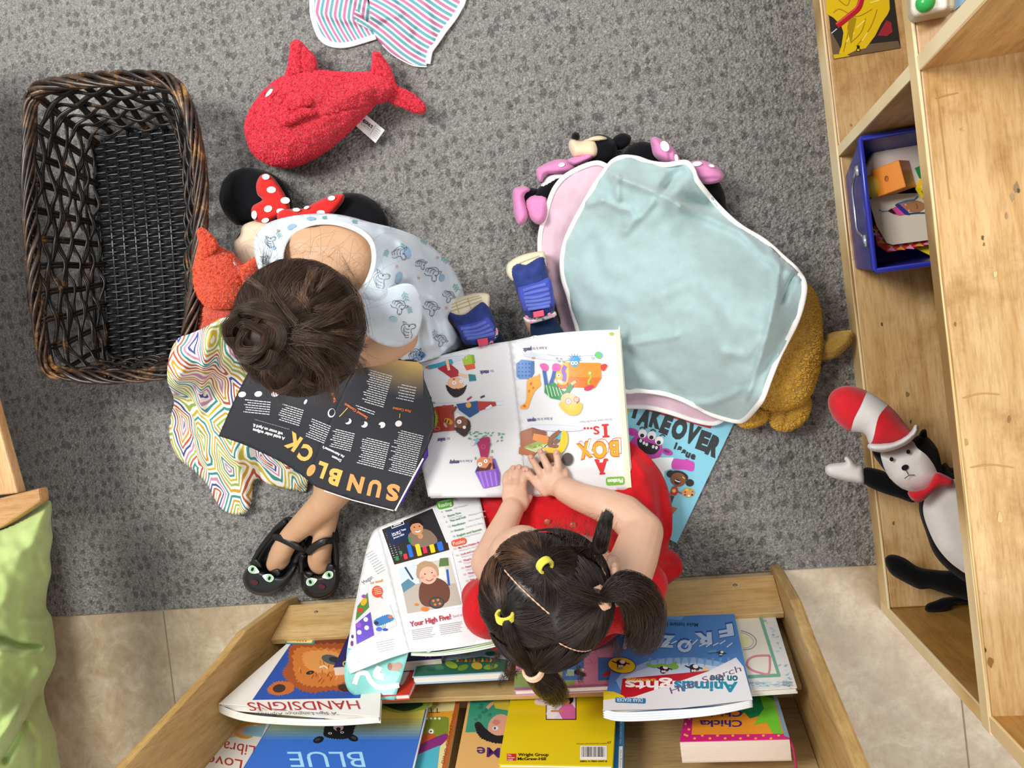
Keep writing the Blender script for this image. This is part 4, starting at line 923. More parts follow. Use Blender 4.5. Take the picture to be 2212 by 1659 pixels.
# ================================================================ RED WHALE
RED = fuzz('#d93045', 300, .004, .28)
whale = thing('plush_whale', 'fluffy red plush whale with a white tag lying on the carpet', 'plush toy', P(690, 240, .006))
wb_ = puff('body', [(600, 172), (630, 160), (670, 150), (720, 156), (770, 158), (805, 157), (832, 165), (852, 185), (850, 205), (830, 220), (812, 224), (800, 238), (775, 264), (748, 290), (710, 322), (670, 346), (640, 358), (610, 361), (575, 352), (548, 332), (535, 305), (530, 275), (535, 250), (556, 215), (575, 192)],
    .05, .075, .045, 82, RED, whale, step=6, dents=[([(540, 290), (570, 282), (640, 270), (720, 245), (800, 225)], -.0045, 3.5), ([(572, 282), (572, 320), (582, 350)], -.004, 3.5)], jit=.004)
puff('tail_fluke', [(803, 160), (806, 135), (806, 118), (814, 113), (826, 124), (842, 148), (852, 178), (858, 195), (836, 205), (812, 185)], .055, .018, .02, 14, RED, whale, step=4)
puff('tail_fluke', [(826, 200), (848, 188), (868, 192), (892, 205), (912, 222), (918, 234), (914, 243), (900, 243), (872, 232), (848, 222)], .05, .018, .02, 14, RED, whale, step=4)
puff('crest', [(620, 166), (624, 140), (628, 112), (630, 95), (642, 88), (654, 96), (664, 108), (678, 122), (683, 142), (676, 158), (650, 166)], .06, .02, .02, 16, RED, whale, step=4, dents=[([(652, 100), (650, 130), (655, 160)], -.006, 4)])
puff('side_fin', [(606, 262), (608, 235), (620, 213), (640, 204), (662, 206), (676, 218), (672, 226), (662, 232), (680, 240), (678, 248), (660, 252), (640, 262), (618, 270)], .122, .022, .02, 12, RED, whale, step=4, dents=[([(655, 232), (640, 238), (628, 240)], -.006, 6)])
ik = Ink(flat(.116), .002); ik.poly([(573, 209), (576, 199), (583, 193), (589, 193), (586, 200), (580, 206)], '#f3ede8', True); ik.line([(571, 212), (575, 202), (583, 192), (592, 190)], 1.6, '#2a1216', True)
for a in ((580, 194, 578, 187), (585, 191, 585, 184), (589, 191, 593, 184)): ik.line([(a[0], a[1]), (a[2], a[3])], 1.4, '#2a1216')
ik.build('stitched_eye', whale)
tq = [(785, 243), (831, 281), (811, 309), (764, 268)]
mb = MB(); mb.hexa([P(x, y, z-.0008) for (x, y), z in zip(tq, (.035, .03, .026, .032))], [P(x, y, z) for (x, y), z in zip(tq, (.035, .03, .026, .032))]); tg = mb.build('tag', plain('#f1f0ee', .6), whale)
ik = Ink(flat(.0355), .0006); ik.text('KOHL\'S', 783, 262, 9, 38, '#1b1b1e', wd=25, bold=.05); ik.text('Cares', 779, 268, 10, 38, '#8a8a90', wd=24); ik.line([(812, 270), (799, 291)], 1, '#666666')
for k in range(5): ik.line([(813+k*.3-k*2.2, 277+k*4.2), (822-k*2.2, 285+k*4.0)], .9, '#77777c')
ik.build('tag_print', tg)

# ================================================================ BLACK EARED CUSHION WITH RED DOTTED BOW
BLK = cloth('#0b0c11', .9, 700, .0004, .2, sheen=.06)
cus = thing('bow_cushion', 'black plush cushion with a red white-dotted bow under the child in the print dress', 'plush cushion', P(650, 440, .006))
puff('side_lobe', [(476, 442), (474, 420), (482, 392), (500, 372), (526, 363), (552, 364), (580, 372), (604, 388), (622, 412), (632, 445), (620, 470), (580, 478), (540, 482), (512, 486), (490, 468)], .035, .04, .03, 40, BLK, cus, step=6)
puff('side_lobe', [(700, 470), (715, 430), (740, 418), (775, 418), (805, 432), (828, 456), (840, 490), (820, 520), (760, 520)], .035, .04, .03, 36, BLK, cus, step=6)
puff('body', [(520, 520), (500, 545), (520, 500), (560, 462), (620, 450), (700, 455), (760, 470), (800, 540), (780, 640), (650, 680), (540, 640)], .05, .035, .044, 60, BLK, cus, step=10)
puff('cream_patch', [(506, 545), (505, 525), (518, 508), (524, 488), (545, 478), (575, 475), (600, 480), (600, 560), (580, 610), (540, 600), (515, 575)], .075, .018, .02, 22, cloth('#e3cfb4', .9, 900, .0003, .03), cus, step=6)
RB = cloth('#cf2a26', .85, 900, .0003, .05)
bow = [puff('bow_loop', [(556, 420), (553, 400), (560, 382), (572, 375), (586, 380), (602, 398), (618, 425), (626, 445), (622, 462), (600, 470), (575, 482), (552, 478), (543, 462), (546, 445), (566, 432)], .082, .02, .015, 14, RB, cus, step=4),
       puff('bow_loop', [(626, 452), (655, 450), (690, 432), (720, 421), (740, 419), (744, 428), (735, 445), (712, 468), (680, 480), (630, 478)], .082, .02, .015, 14, RB, cus, step=4)]
puff('bow_knot', [(596, 465), (604, 452), (620, 450), (640, 456), (652, 466), (640, 482), (610, 484)], .09, .022, .015, 12, RB, cus, step=4)
def dots(nm, par, zz, lst, c_='#f4f1ee'):
    ik = Ink(flat(zz), .001)
    for d in lst: ik.ell(d[0], d[1], d[2], d[3], c_, d[4] if len(d) > 4 else 0)
    ik.build(nm, par)
dots('white_dots', bow[0], .1025, [(574, 382, 8, 6), (586, 410, 10, 7), (616, 433, 10, 7), (549, 464, 6, 9), (579, 451, 9, 7, -20), (573, 476, 8, 5, -15)])
dots('white_dots', bow[1], .1025, [(716, 428, 8, 5, -10), (693, 459, 9, 5), (606, 456+0, 9, 6), (640, 453, 8, 4), (662, 448, 6, 3, -20)])

# ================================================================ ORANGE PLUSH FOX
OR = fuzz('#dc4f35', 330, .0035, .26)
fox = thing('plush_fox', 'orange-red plush fox with pointed ears beside the basket', 'plush toy', P(490, 620, .006))
puff('head', [(430, 530), (450, 525), (475, 535), (500, 548), (520, 568), (535, 580), (540, 600), (528, 640), (505, 662), (480, 668), (452, 663), (430, 645), (418, 620), (415, 590), (418, 565)], .15, .05, .05, 55, OR, fox, step=5, dents=[([(443, 555), (446, 600), (452, 640)], -.004, 3.5), ([(500, 605), (520, 598), (530, 590)], -.003, 3)])
puff('ear', [(428, 540), (431, 520), (427, 503), (433, 494), (444, 498), (458, 510), (470, 528), (464, 545), (448, 560), (434, 556)], .18, .018, .02, 13, OR, fox, step=4)
puff('ear', [(520, 580), (532, 570), (548, 558), (556, 558), (560, 570), (552, 590), (540, 605), (528, 618), (522, 600)], .18, .018, .02, 12, OR, fox, step=4)
puff('body', [(440, 655), (470, 662), (500, 660), (520, 700), (520, 760), (470, 770), (432, 720), (434, 690)], .13, .03, .07, 30, OR, fox, step=6)
ik = Ink(flat(.200), .001); ik.line([(503, 560), (508, 568), (513, 578), (516, 583)], 1.8, '#26100c', True); ik.line([(504, 566), (508, 573)], 1, '#f2dcd2'); ik.ell(482, 547, 3, 1.6, '#3a120c'); ik.build('stitched_face', fox)

# ================================================================ MAZE PRINT SWADDLE
def maze():
    t = NT('maze_print_muslin', col('#f3efe6'), .9)
    wp = t.n('TexNoise', {'Vector': t.co(), 'Scale': 14.0, 'Detail': 1.0})
    sc = t.n('VectorMath', {0: wp, 1: (.035, .035, .0)}, operation='MULTIPLY')
    ad = t.n('VectorMath', {0: t.co(), 1: sc}, operation='ADD')
    mp = t.n('Mapping', {'Vector': ad, 'Scale': (17, 10.0, 0.001), 'Rotation': (0, 0, .7), 'Location': (.75, .6, 0)})
    vo = t.n('TexVoronoi', {'Vector': mp}, voronoi_dimensions='2D', feature='DISTANCE_TO_EDGE'); vc = t.n('TexVoronoi', {'Vector': mp}, voronoi_dimensions='2D')
    for q in (vo, vc): q.inputs['Scale'].default_value = 1.0; q.inputs['Randomness'].default_value = .85
    x = t.n('Math', {0: (vo, 'Distance'), 1: 10.0}, operation='MULTIPLY'); f = t.n('Math', {0: x}, operation='FRACT')
    sep = t.n('SeparateColor', {0: (vc, 'Color')})
    i4 = t.n('Math', {0: t.n('Math', {0: t.n('Math', {0: x}, operation='FLOOR'), 1: .27}, operation='MULTIPLY'), 1: (sep, 0)}, operation='ADD'); i4 = t.n('Math', {0: i4}, operation='FRACT')
    W_ = col('#f1ede4')
    cc = t.ramp(i4, [(0, col('#3a8f8c')), (.2, col('#c9982f')), (.38, col('#c48aa8')), (.52, col('#97b24a')), (.66, col('#454f94')), (.78, col('#c9b740')), (.9, col('#b8583c'))], 'CONSTANT')
    msk = t.ramp(f, [(0, (0, 0, 0, 1)), (.28, (1, 1, 1, 1)), (.78, (0, 0, 0, 1))], 'CONSTANT')
    t.base(t.n('MixRGB', {'Fac': msk, 'Color1': W_, 'Color2': cc}))
    nn = t.n('TexNoise', {'Vector': t.co(), 'Scale': 900.0, 'Detail': 2.0}); t.bump(nn, .0005); return t.m
swz = zfield([(500, 688, .175), (440, 710, .18), (385, 735, .175), (365, 780, .19), (362, 825, .165), (374, 872, .07), (400, 800, .19), (420, 760, .19), (366, 910, .018), (372, 960, .016), (440, 1040, .018), (480, 1095, .02), (520, 1112, .02), (545, 1050, .02), (600, 1050, .015), (660, 1060, .014), (440, 820, .12), (470, 900, .07), (500, 1000, .06), (430, 960, .05), (560, 900, .10), (620, 980, .08), (560, 780, .10), (500, 760, .16), (640, 860, .13)],
    [([(452, 720), (440, 800), (430, 870), (425, 930)], .020, 13), ([(480, 700), (470, 770), (445, 850)], -.014, 8), ([(425, 880), (410, 960), (440, 1010)], -.012, 8), ([(500, 950), (520, 1030), (528, 1095)], .018, 15), ([(550, 960), (560, 1040)], -.02, 9), ([(600, 980), (640, 1050)], .010, 10), ([(380, 860), (400, 860)], -.008, 8), ([(400, 760), (385, 830)], .008, 9), ([(460, 990), (480, 1070)], -.006, 7)])
sw = sheet('maze_print_swaddle', [(500, 685), (470, 692), (440, 708), (408, 722), (386, 730), (370, 755), (362, 790), (362, 825), (372, 850), (376, 870), (370, 895), (366, 920), (367, 950), (378, 978), (390, 995), (420, 1018), (448, 1048), (462, 1075), (480, 1100), (500, 1110), (522, 1112), (538, 1100), (545, 1075), (546, 1045), (556, 1034), (575, 1044), (600, 1052), (630, 1058), (660, 1062), (668, 1030), (700, 960), (720, 860), (690, 760), (620, 700), (560, 680)],
    swz, maze(), None, step=6, thick=.002, noise_amp=.006, noise_scale=1/30.)
tag(sw, 'white muslin swaddle with colourful maze stripes under the black magazine', 'blanket')

# ================================================================ PLUSH PILE UNDER THE TEAL BLANKET
PK = cloth('#d98abb', .9, 900, .0006, .08); CRM = cloth('#e6cfae', .9, 900, .0004, .05)
d1 = thing('cream_plush_dog', 'small black and cream plush head with pink collar at blanket top left', 'plush toy', P(1290, 320, .006))
puff('head', [(1265, 345), (1262, 320), (1272, 300), (1295, 290), (1320, 298), (1332, 315), (1330, 345), (1300, 360)], .05, .04, .04, 25, BLK, d1, step=5)
puff('muzzle', [(1229, 320), (1230, 305), (1240, 299), (1255, 304), (1268, 300), (1285, 302), (1295, 318), (1294, 335), (1284, 344), (1262, 342), (1240, 340)], .07, .03, .03, 20, CRM, d1, step=4)
puff('face_patch', [(1264, 306), (1275, 297), (1295, 293), (1312, 299), (1300, 305), (1280, 306)], .075, .022, .02, 8, CRM, d1, step=4)
puff('nose', [(1235, 300), (1236, 290), (1243, 285), (1251, 289), (1252, 300), (1244, 302)], .075, .018, .015, 9, BLK, d1, step=3)
puff('ear', [(1320, 312), (1325, 298), (1338, 289), (1352, 288), (1363, 296), (1360, 310), (1345, 322), (1328, 324)], .04, .012, .012, 12, BLK, d1, step=4)
puff('collar', [(1225, 345), (1255, 335), (1275, 330), (1282, 340), (1262, 352), (1240, 358)], .085, .015, .02, 10, PK, d1, step=4)
d2 = thing('pink_dress_doll', 'pink dotted plush dress and slippers poking out left of the pink blanket', 'plush toy', P(1150, 420, .006))
sk = puff('skirt', [(1158, 372), (1165, 360), (1200, 345), (1228, 346), (1248, 358), (1235, 372), (1205, 376), (1180, 378), (1170, 395), (1162, 388)], .06, .022, .03, 12, PK, d2, step=4)
dots('white_dots', sk, .083, [(1213, 356, 7, 4.5, -10)])
puff('petticoat', [(1176, 385), (1190, 375), (1215, 372), (1230, 380), (1200, 400), (1185, 410), (1168, 405)], .05, .02, .03, 12, WHT, d2, step=4)
puff('leg', [(1150, 430), (1160, 410), (1180, 395), (1215, 378), (1225, 400), (1180, 440), (1160, 448)], .055, .022, .03, 12, BLK, d2, step=5)
puff('leg', [(1120, 420), (1130, 408), (1150, 406), (1165, 412), (1150, 430), (1130, 442)], .05, .018, .03, 12, BLK, d2, step=5)
puff('slipper', [(1107, 425), (1110, 408), (1125, 402), (1140, 404), (1146, 412), (1134, 425), (1142, 460), (1136, 478), (1122, 486), (1112, 468)], .06, .028, .03, 15, PK, d2, step=4)
puff('slipper', [(1134, 440), (1145, 424), (1170, 420), (1185, 430), (1182, 470), (1165, 485), (1145, 472)], .06, .03, .03, 18, PK, d2, step=4)
d3 = thing('pink_bow_plush', 'large black plush with a pink white-dotted bow under the teal blanket', 'plush toy', P(1450, 400, .006))
puff('head', [(1345, 350), (1352, 325), (1370, 310), (1395, 306), (1425, 318), (1480, 350), (1540, 380), (1562, 410), (1568, 440), (1565, 465), (1500, 470), (1400, 420)], .045, .025, .04, 40, BLK, d3, step=7)
b1 = puff('bow_loop', [(1407, 318), (1405, 302), (1414, 295), (1428, 300), (1448, 313), (1462, 330), (1470, 352), (1450, 358), (1428, 350), (1412, 336)], .075, .03, .03, 18, PK, d3, step=4, dents=[([(1445, 320), (1450, 350)], -.006, 4)])
b2 = puff('bow_loop', [(1485, 356), (1495, 348), (1520, 347), (1545, 356), (1560, 370), (1564, 382), (1552, 394), (1525, 398), (1505, 390), (1494, 372)], .075, .03, .03, 18, PK, d3, step=4, dents=[([(1510, 388), (1550, 385)], -.005, 4)])
dots('white_dots', b1, .1055, [(1436, 316, 9, 12, -30), (1461, 342, 4, 9, -10)]); dots('white_dots', b2, .1055, [(1505, 354, 11, 5, -8), (1537, 358, 6, 3, 15)])
YF = fuzz('#d3a437', 300, .0035, .22)
bear = thing('yellow_plush', 'fluffy golden yellow plush body and paws sticking out of the teal blanket', 'plush toy', P(1700, 780, .006))
puff('body', [(1640, 640), (1700, 605), (1740, 614), (1758, 632), (1770, 665), (1775, 710), (1774, 760), (1766, 810), (1752, 850), (1728, 876), (1690, 886), (1650, 880), (1610, 850), (1590, 760)], .075, .055, .07, 75, YF, bear, step=7, jit=.004)
puff('paw', [(1665, 870), (1700, 862), (1735, 855), (1750, 862), (1748, 890), (1735, 912), (1710, 928), (1688, 930), (1668, 920), (1660, 895)], .05, .025, .04, 22, YF, bear, step=5, dents=[([(1700, 880), (1697, 905), (1690, 922)], -.008, 4)])
puff('paw', [(1590, 910), (1610, 890), (1640, 878), (1660, 885), (1662, 900), (1650, 912), (1630, 922), (1608, 922)], .045, .025, .04, 16, YF, bear, step=5)
puff('arm', [(1773, 742), (1785, 733), (1788, 722), (1805, 717), (1835, 714), (1843, 722), (1840, 738), (1826, 756), (1805, 772), (1785, 777), (1772, 772)], .05, .022, .03, 16, YF, bear, step=4, dents=[([(1785, 766), (1805, 764), (1830, 750)], -.004, 3)])

TEAL = cloth('#a6bfbf', .95, 1100, .0006, .05, sheen=.5); PINKF = cloth('#dcbccb', .95, 1100, .0006, .05, sheen=.5)
bctl = [(1310, 345, .12), (1345, 338, .13), (1400, 352, .12), (1480, 352, .13), (1500, 375, .13), (1560, 450, .10), (1640, 520, .11), (1700, 560, .14), (1736, 610, .17), (1725, 680, .17), (1690, 750, .17), (1655, 830, .165), (1640, 872, .15), (1590, 905, .06), (1530, 885, .06), (1480, 860, .06), (1410, 845, .055), (1345, 845, .05), (1250, 720, .03), (1218, 600, .06), (1220, 540, .07), (1250, 420, .10),
    (1340, 395, .155), (1330, 490, .12), (1440, 420, .16), (1400, 560, .13), (1500, 520, .13), (1600, 640, .20), (1550, 720, .18), (1450, 700, .14), (1660, 700, .21), (1600, 820, .15), (1400, 780, .09), (1300, 640, .09), (1380, 440, .15), (1530, 450, .09)]
bz = zfield(bctl, [([(1322, 378), (1380, 400), (1430, 420), (1470, 445)], 0.0210, 9), ([(1334, 380), (1334, 430)], 0.0120, 7), ([(1450, 380), (1430, 415)], -0.0120, 10), ([(1480, 430), (1530, 438)], -0.0270, 12), ([(1470, 372), (1440, 405)], -0.0180, 12), ([(1470, 445), (1600, 500), (1660, 560), (1720, 600)], 0.0150, 10),
    ([(1350, 500), (1390, 460), (1410, 435)], 0.0135, 9), ([(1300, 430), (1340, 450), (1362, 455), (1370, 470), (1352, 482)], 0.0120, 7), ([(1270, 440), (1300, 432)], 0.0105, 8), ([(1665, 545), (1682, 570), (1675, 640), (1655, 730), (1635, 800), (1610, 860)], 0.0180, 8), ([(1690, 650), (1712, 600), (1730, 585)], -0.0180, 7), ([(1700, 720), (1650, 790), (1600, 850)], -0.0090, 9), ([(1345, 745), (1400, 735), (1460, 725)], 0.0090, 8), ([(1420, 640), (1500, 600), (1580, 600)], 0.0090, 20),
    ([(1360, 760), (1400, 800), (1440, 830)], -0.0075, 12), ([(1560, 760), (1610, 770), (1640, 740)], 0.0090, 12), ([(1280, 520), (1300, 600)], -0.0060, 16), ([(1450, 880), (1540, 870), (1610, 840)], 0.0120, 9), ([(1500, 560), (1570, 680), (1560, 800)], 0.0060, 20)])
tb_o = [(1312, 362), (1325, 348), (1345, 340), (1375, 342), (1405, 352), (1440, 356), (1470, 351), (1486, 353), (1497, 368), (1505, 388), (1525, 415), (1560, 455), (1600, 490), (1650, 520), (1690, 555), (1722, 585), (1737, 612), (1735, 645), (1722, 690), (1700, 735), (1680, 775), (1662, 820), (1648, 858), (1635, 878), (1610, 905), (1592, 910), (1560, 903), (1530, 892), (1500, 876), (1460, 858), (1420, 848), (1380, 844), (1345, 842), (1300, 790), (1250, 720), (1238, 680), (1228, 640), (1216, 600), (1214, 560), (1222, 520), (1240, 480), (1262, 440), (1285, 400)]
teal = thing('teal_blanket', 'pale teal fleece baby blanket draped over the pile of plush toys', 'blanket', P(1450, 620, .1))
sheet('fleece', tb_o, bz, TEAL, teal, step=6, thick=.003, noise_amp=.006, noise_scale=1/38.)
edgeband('binding', tb_o[:30]+tb_o[30:34], bz, WHT, teal, .0045, .001, False, .45)
edgeband('binding', tb_o[34:]+tb_o[:1], bz, WHT, teal, .0045, .001, False, .45)
pk_o = [(1190, 425), (1180, 460), (1168, 500), (1166, 540), (1178, 570), (1185, 610), (1210, 690), (1218, 725), (1330, 870), (1345, 878), (1400, 880), (1450, 892), (1500, 908), (1540, 916), (1560, 905), (1500, 850), (1300, 500), (1330, 380), (1290, 352), (1260, 360), (1225, 378), (1203, 400)]
pkz = zfield([(1190, 425, .085), (1166, 540, .04), (1210, 690, .015), (1345, 876, .02), (1540, 914, .025), (1260, 360, .11), (1300, 356, .115), (1240, 440, .085), (1200, 520, .05), (1218, 600, .04), (1400, 875, .03), (1450, 860, .04), (1300, 600, .06), (1300, 420, .115), (1230, 520, .055), (1222, 660, .02)],
    [([(1195, 560), (1215, 640), (1230, 700)], -.008, 7), ([(1200, 470), (1190, 530), (1200, 600)], .006, 8), ([(1245, 380), (1225, 440), (1210, 500)], .003, 10)])
pk = thing('pink_blanket', 'pale pink fleece blanket showing at the left and bottom under the teal one', 'blanket', P(1200, 560, .05))
sheet('fleece', pk_o, pkz, PINKF, pk, step=7, thick=.003)
edgeband('binding', [(1170, 570), (1166, 540), (1168, 500), (1180, 460), (1190, 425), (1203, 400), (1225, 378), (1260, 360), (1290, 352), (1312, 360)], pkz, WHT, pk, .0045, .001, False, .45)
edgeband('binding', [(1335, 874), (1345, 878), (1400, 880), (1450, 892), (1500, 908), (1540, 915), (1562, 906)], pkz, WHT, pk, .0045, .001, False, .45)

# ================================================================ CAT-LIKE DOLL IN THE SHELF (plain generic toy)
doll = thing('plush_doll', 'black and white plush doll in a red hat with white band on the shelf', 'plush doll', P(2000, 1050, .055))
SB = cloth('#08080a', .9, 800, .0004, .2, sheen=.04); SWH = cloth('#dcd9d6', .9, 900, .0004, .04); SR = cloth('#c8202a', .85, 900, .0004, .06)
BEL = [(2000, 1072), (1994, 1105), (2008, 1150), (2030, 1190), (2065, 1225), (2110, 1246), (2200, 1240), (2200, 1040), (2085, 1040), (2060, 1035), (2020, 1045)]
puff('torso', [(2010, 1040), (1990, 1060), (1985, 1100), (2000, 1150), (2020, 1200), (2060, 1240), (2110, 1265), (2180, 1240), (2180, 1000), (2070, 1020), (2040, 1000)], .15, .05, .05, 55, SB, doll, step=5, zones=[(BEL, SWH)])
puff('arm', [(1864, 1042), (1866, 1012), (1890, 1012), (1920, 1022), (1960, 1040), (1985, 1060), (1975, 1085), (1940, 1075), (1900, 1062)], .145, .018, .02, 16, SB, doll, step=5)
puff('arm', [(2040, 1015), (2055, 1010), (2075, 1022), (2110, 1060), (2080, 1060)], .15, .018, .02, 12, SB, doll, step=5)
puff('mitten', [(1782, 1015), (1788, 1004), (1808, 1000), (1826, 998), (1823, 990), (1830, 986), (1840, 992), (1852, 1004), (1865, 1010), (1867, 1042), (1840, 1042), (1812, 1036), (1790, 1028)], .15, .018, .018, 14, SWH, doll, step=4)
puff('leg', [(1912, 1215), (1915, 1202), (1930, 1198), (1955, 1206), (1985, 1225), (2030, 1232), (2110, 1240), (2130, 1300), (2100, 1300), (2040, 1282), (2010, 1272), (1985, 1272), (1955, 1258), (1925, 1240)], .125, .025, .03, 24, SB, doll, step=6)
puff('leg', [(1998, 1318), (2002, 1305), (2020, 1298), (2045, 1290), (2100, 1290), (2130, 1310), (2070, 1304), (2045, 1320), (2015, 1324)], .075, .018, .018, 12, SB, doll, step=5)
puff('ear', [(1985, 945), (1990, 930), (2000, 928), (2003, 945), (1998, 960)], .18, .012, .012, 8, SB, doll, step=4)
FAC = [(1903, 972), (1930, 966), (1968, 952), (1982, 968), (2003, 985), (2020, 1010), (2026, 1035), (2010, 1060), (1985, 1068), (1950, 1056), (1922, 1032), (1908, 1005)]
puff('head', [(1888, 985), (1886, 972), (1905, 975), (1960, 955), (1985, 940), (2005, 945), (2025, 970), (2034, 1005), (2040, 1035), (2010, 1062), (1975, 1064), (1935, 1048), (1912, 1018)], .175, .045, .04, 50, SB, doll, step=4, zones=[(FAC, SWH)])
ik = Ink(flat(.2215), .001)
ik.ell(1926, 992, 4.5, 5, '#141418', -15); ik.ell(1962, 976, 4.5, 5, '#141418', -15); ik.ell(1955, 1010, 8, 6, '#141418', -25); ik.line([(1957, 1016), (1963, 1026)], 1.6, '#141418'); ik.line([(1954, 1034), (1964, 1027), (1976, 1026)], 1.6, '#141418', True)
ik.build('stitched_face', doll)
HS = [([(1838, 960), (1842, 915), (1858, 880), (1886, 830), (1925, 860), (1898, 900), (1880, 960)], SWH)]
hat = puff('hat', [(1884, 965), (1870, 940), (1858, 934), (1830, 930), (1805, 910), (1790, 882), (1790, 858), (1802, 842), (1825, 833), (1850, 836), (1880, 848), (1910, 868), (1935, 890), (1955, 915), (1968, 932), (1975, 945), (1930, 965)], .21, .035, .035, 40, SR, doll, step=3, zones=HS)
puff('hat_brim', [(1873, 962), (1885, 958), (1930, 954), (1965, 934), (1976, 918), (1984, 922), (1980, 940), (1955, 962), (1915, 976), (1884, 974)], .225, .028, .02, 9, SWH, doll, step=4)
puff('scarf', [(1960, 1062), (1972, 1060), (2000, 1052), (2015, 1030), (2025, 1020), (2050, 1030), (2060, 1038), (2055, 1050), (2030, 1052), (2010, 1068), (1990, 1084), (1970, 1080)], .215, .02, .02, 9, SR, doll, step=4)

for o in [o for o in whale.children if o.name.split('.')[0] in ('body', 'tail_fluke', 'crest', 'side_fin')]: fur(o, 40000 if o.name.startswith('body') else 6000, .0032, '#ee4a5c', 2, .0006)
for o in [o for o in fox.children if o.name.split('.')[0] in ('head', 'ear', 'body')]: fur(o, 14000 if o.name.startswith('head') else 3500, .003, '#f27252', 3, .0005)
for o in [o for o in bear.children]: fur(o, 22000 if o.name.startswith('body') else 4500, .0032, '#e9bb4c', 4, .0005)
# ================================================================ CHILDREN
def skin(h, name):
    t = NT(name, col(h), .5); t.b.inputs['Subsurface Weight'].default_value = .12; t.b.inputs['Subsurface Radius'].default_value = (1, .35, .2); t.b.inputs['Subsurface Scale'].default_value = .006
    c = col(h); n = t.n('TexNoise', {'Vector': t.co(), 'Scale': 22.0, 'Detail': 3.0})
    t.base(t.ramp(n, [(.3, (c[0]*.93, c[1]*.86, c[2]*.82, 1)), (.65, c)])); n2 = t.n('TexNoise', {'Vector': t.co(), 'Scale': 700.0}); t.bump(n2, .0002); return t.m
def finger(mb, pts, r):
    n = len(pts); mb.chain([(P(*p), r*(1-.22*i/(n-1))) for i, p in enumerate(pts)], 10)
def nail(ik, x, y, rx, ry, a): ik.ell(x, y, rx, ry, '#e6b9a6', a, 12)

# ---------------------------------------------------------------- child with the printed dress (left)
SK1 = skin('#c8a07e', 'warm_skin')
c1 = thing('person', 'person with messy brown bun and pale blue printed dress, head bowed over a black magazine', 'person', P(900, 700, .006))
mb = MB()
V = lambda x, y, z: P(x, y, z)
mb.chain([(V(885, 695, .09), .075), (V(850, 650, .18), .076), (V(770, 590, .285), .078), (V(735, 590, .32), .066)])
mb.ell(V(730, 575, .325), (.092, .075, .062)); mb.ell(V(690, 545, .325), (.06, .05, .055)); mb.ell(V(780, 570, .32), (.05, .05, .055))
mb.capsule(V(625, 592, .325), .042, V(840, 665, .315), .042)
mb.chain([(V(725, 600, .36), .04), (V(690, 655, .385), .034), (V(665, 690, .41), .04)])          # neck
mb.ell(V(655, 705, .44), (.072, .08, .078)); mb.ell(V(640, 780, .405), (.055, .045, .06))      # skull and face
mb.ell(V(632, 835, .395), (.010, .012, .012))                                                   # nose
mb.ell(V(771, 655, .42), (.007, .013, .018), Matrix.Rotation(.5, 3, 'Z')); mb.ell(V(560, 760, .42), (.007, .013, .018))
mb.chain([(V(835, 665, .315), .036), (V(866, 728, .245), .0285), (V(835, 752, .235), .027), (V(780, 768, .225), .0215), (V(700, 780, .215), .02)])
mb.chain([(V(625, 612, .31), .034), (V(585, 700, .25), .028), (V(610, 790, .225), .021), (V(640, 810, .22), .02)])
for (bx, by), tips in (((690, 785), [(672, 815), (684, 822), (697, 824), (708, 818)]), ((645, 815), [(640, 850), (652, 852), (664, 848), (674, 840)])):
    mb.ell(V(bx, by, .213), (.024, .022, .010))
    for i, (tx, ty) in enumerate(tips): finger(mb, [(bx-14+i*9, by+10, .213), ((bx-14+i*9+tx)/2, (by+10+ty)/2, .216), (tx, ty-6, .207)], .0062)
    finger(mb, [(bx-14, by, .212), (bx-30, by+8, .212), (bx-36, by+18, .208)], .0068)
mb.chain([(V(865, 735, .085), .055), (V(810, 930, .115), .045), (V(738, 1040, .095), .036), (V(700, 1090, .08), .030), (V(660, 1128, .065), .0255), (V(626, 1160, .048), .021), (V(608, 1192, .034), .0225), (V(594, 1218, .026), .018)]); mb.ell(V(604, 1203, .027), (.024, .031, .018), Matrix.Rotation(-.5, 3, 'Z')); mb.ell(V(690, 1210, .027), (.025, .030, .018))
mb.chain([(V(820, 760, .10), .06), (V(720, 950, .095), .043), (V(712, 1050, .062), .031), (V(706, 1110, .05), .0245), (V(699, 1158, .042), .0205), (V(693, 1195, .034), .0215), (V(690, 1220, .026), .018)])
body1 = blob('body', mb, SK1, c1, .0032, 8)
ik = Ink(flat(.0), .001)
# face details (turned down to the page): eyes and mouth
fm = MB()
for x in (612, 668): fm.ell(V(x, 815, .40), (.010, .006, .006))
fm.build('eyes', plain('#f2eeea', .3), c1, True)
fm = MB(); fm.tube([V(625, 838, .375), V(640, 842, .373), V(655, 838, .375)], .003, 8); fm.build('mouth', plain('#b5655a', .5), c1, True)

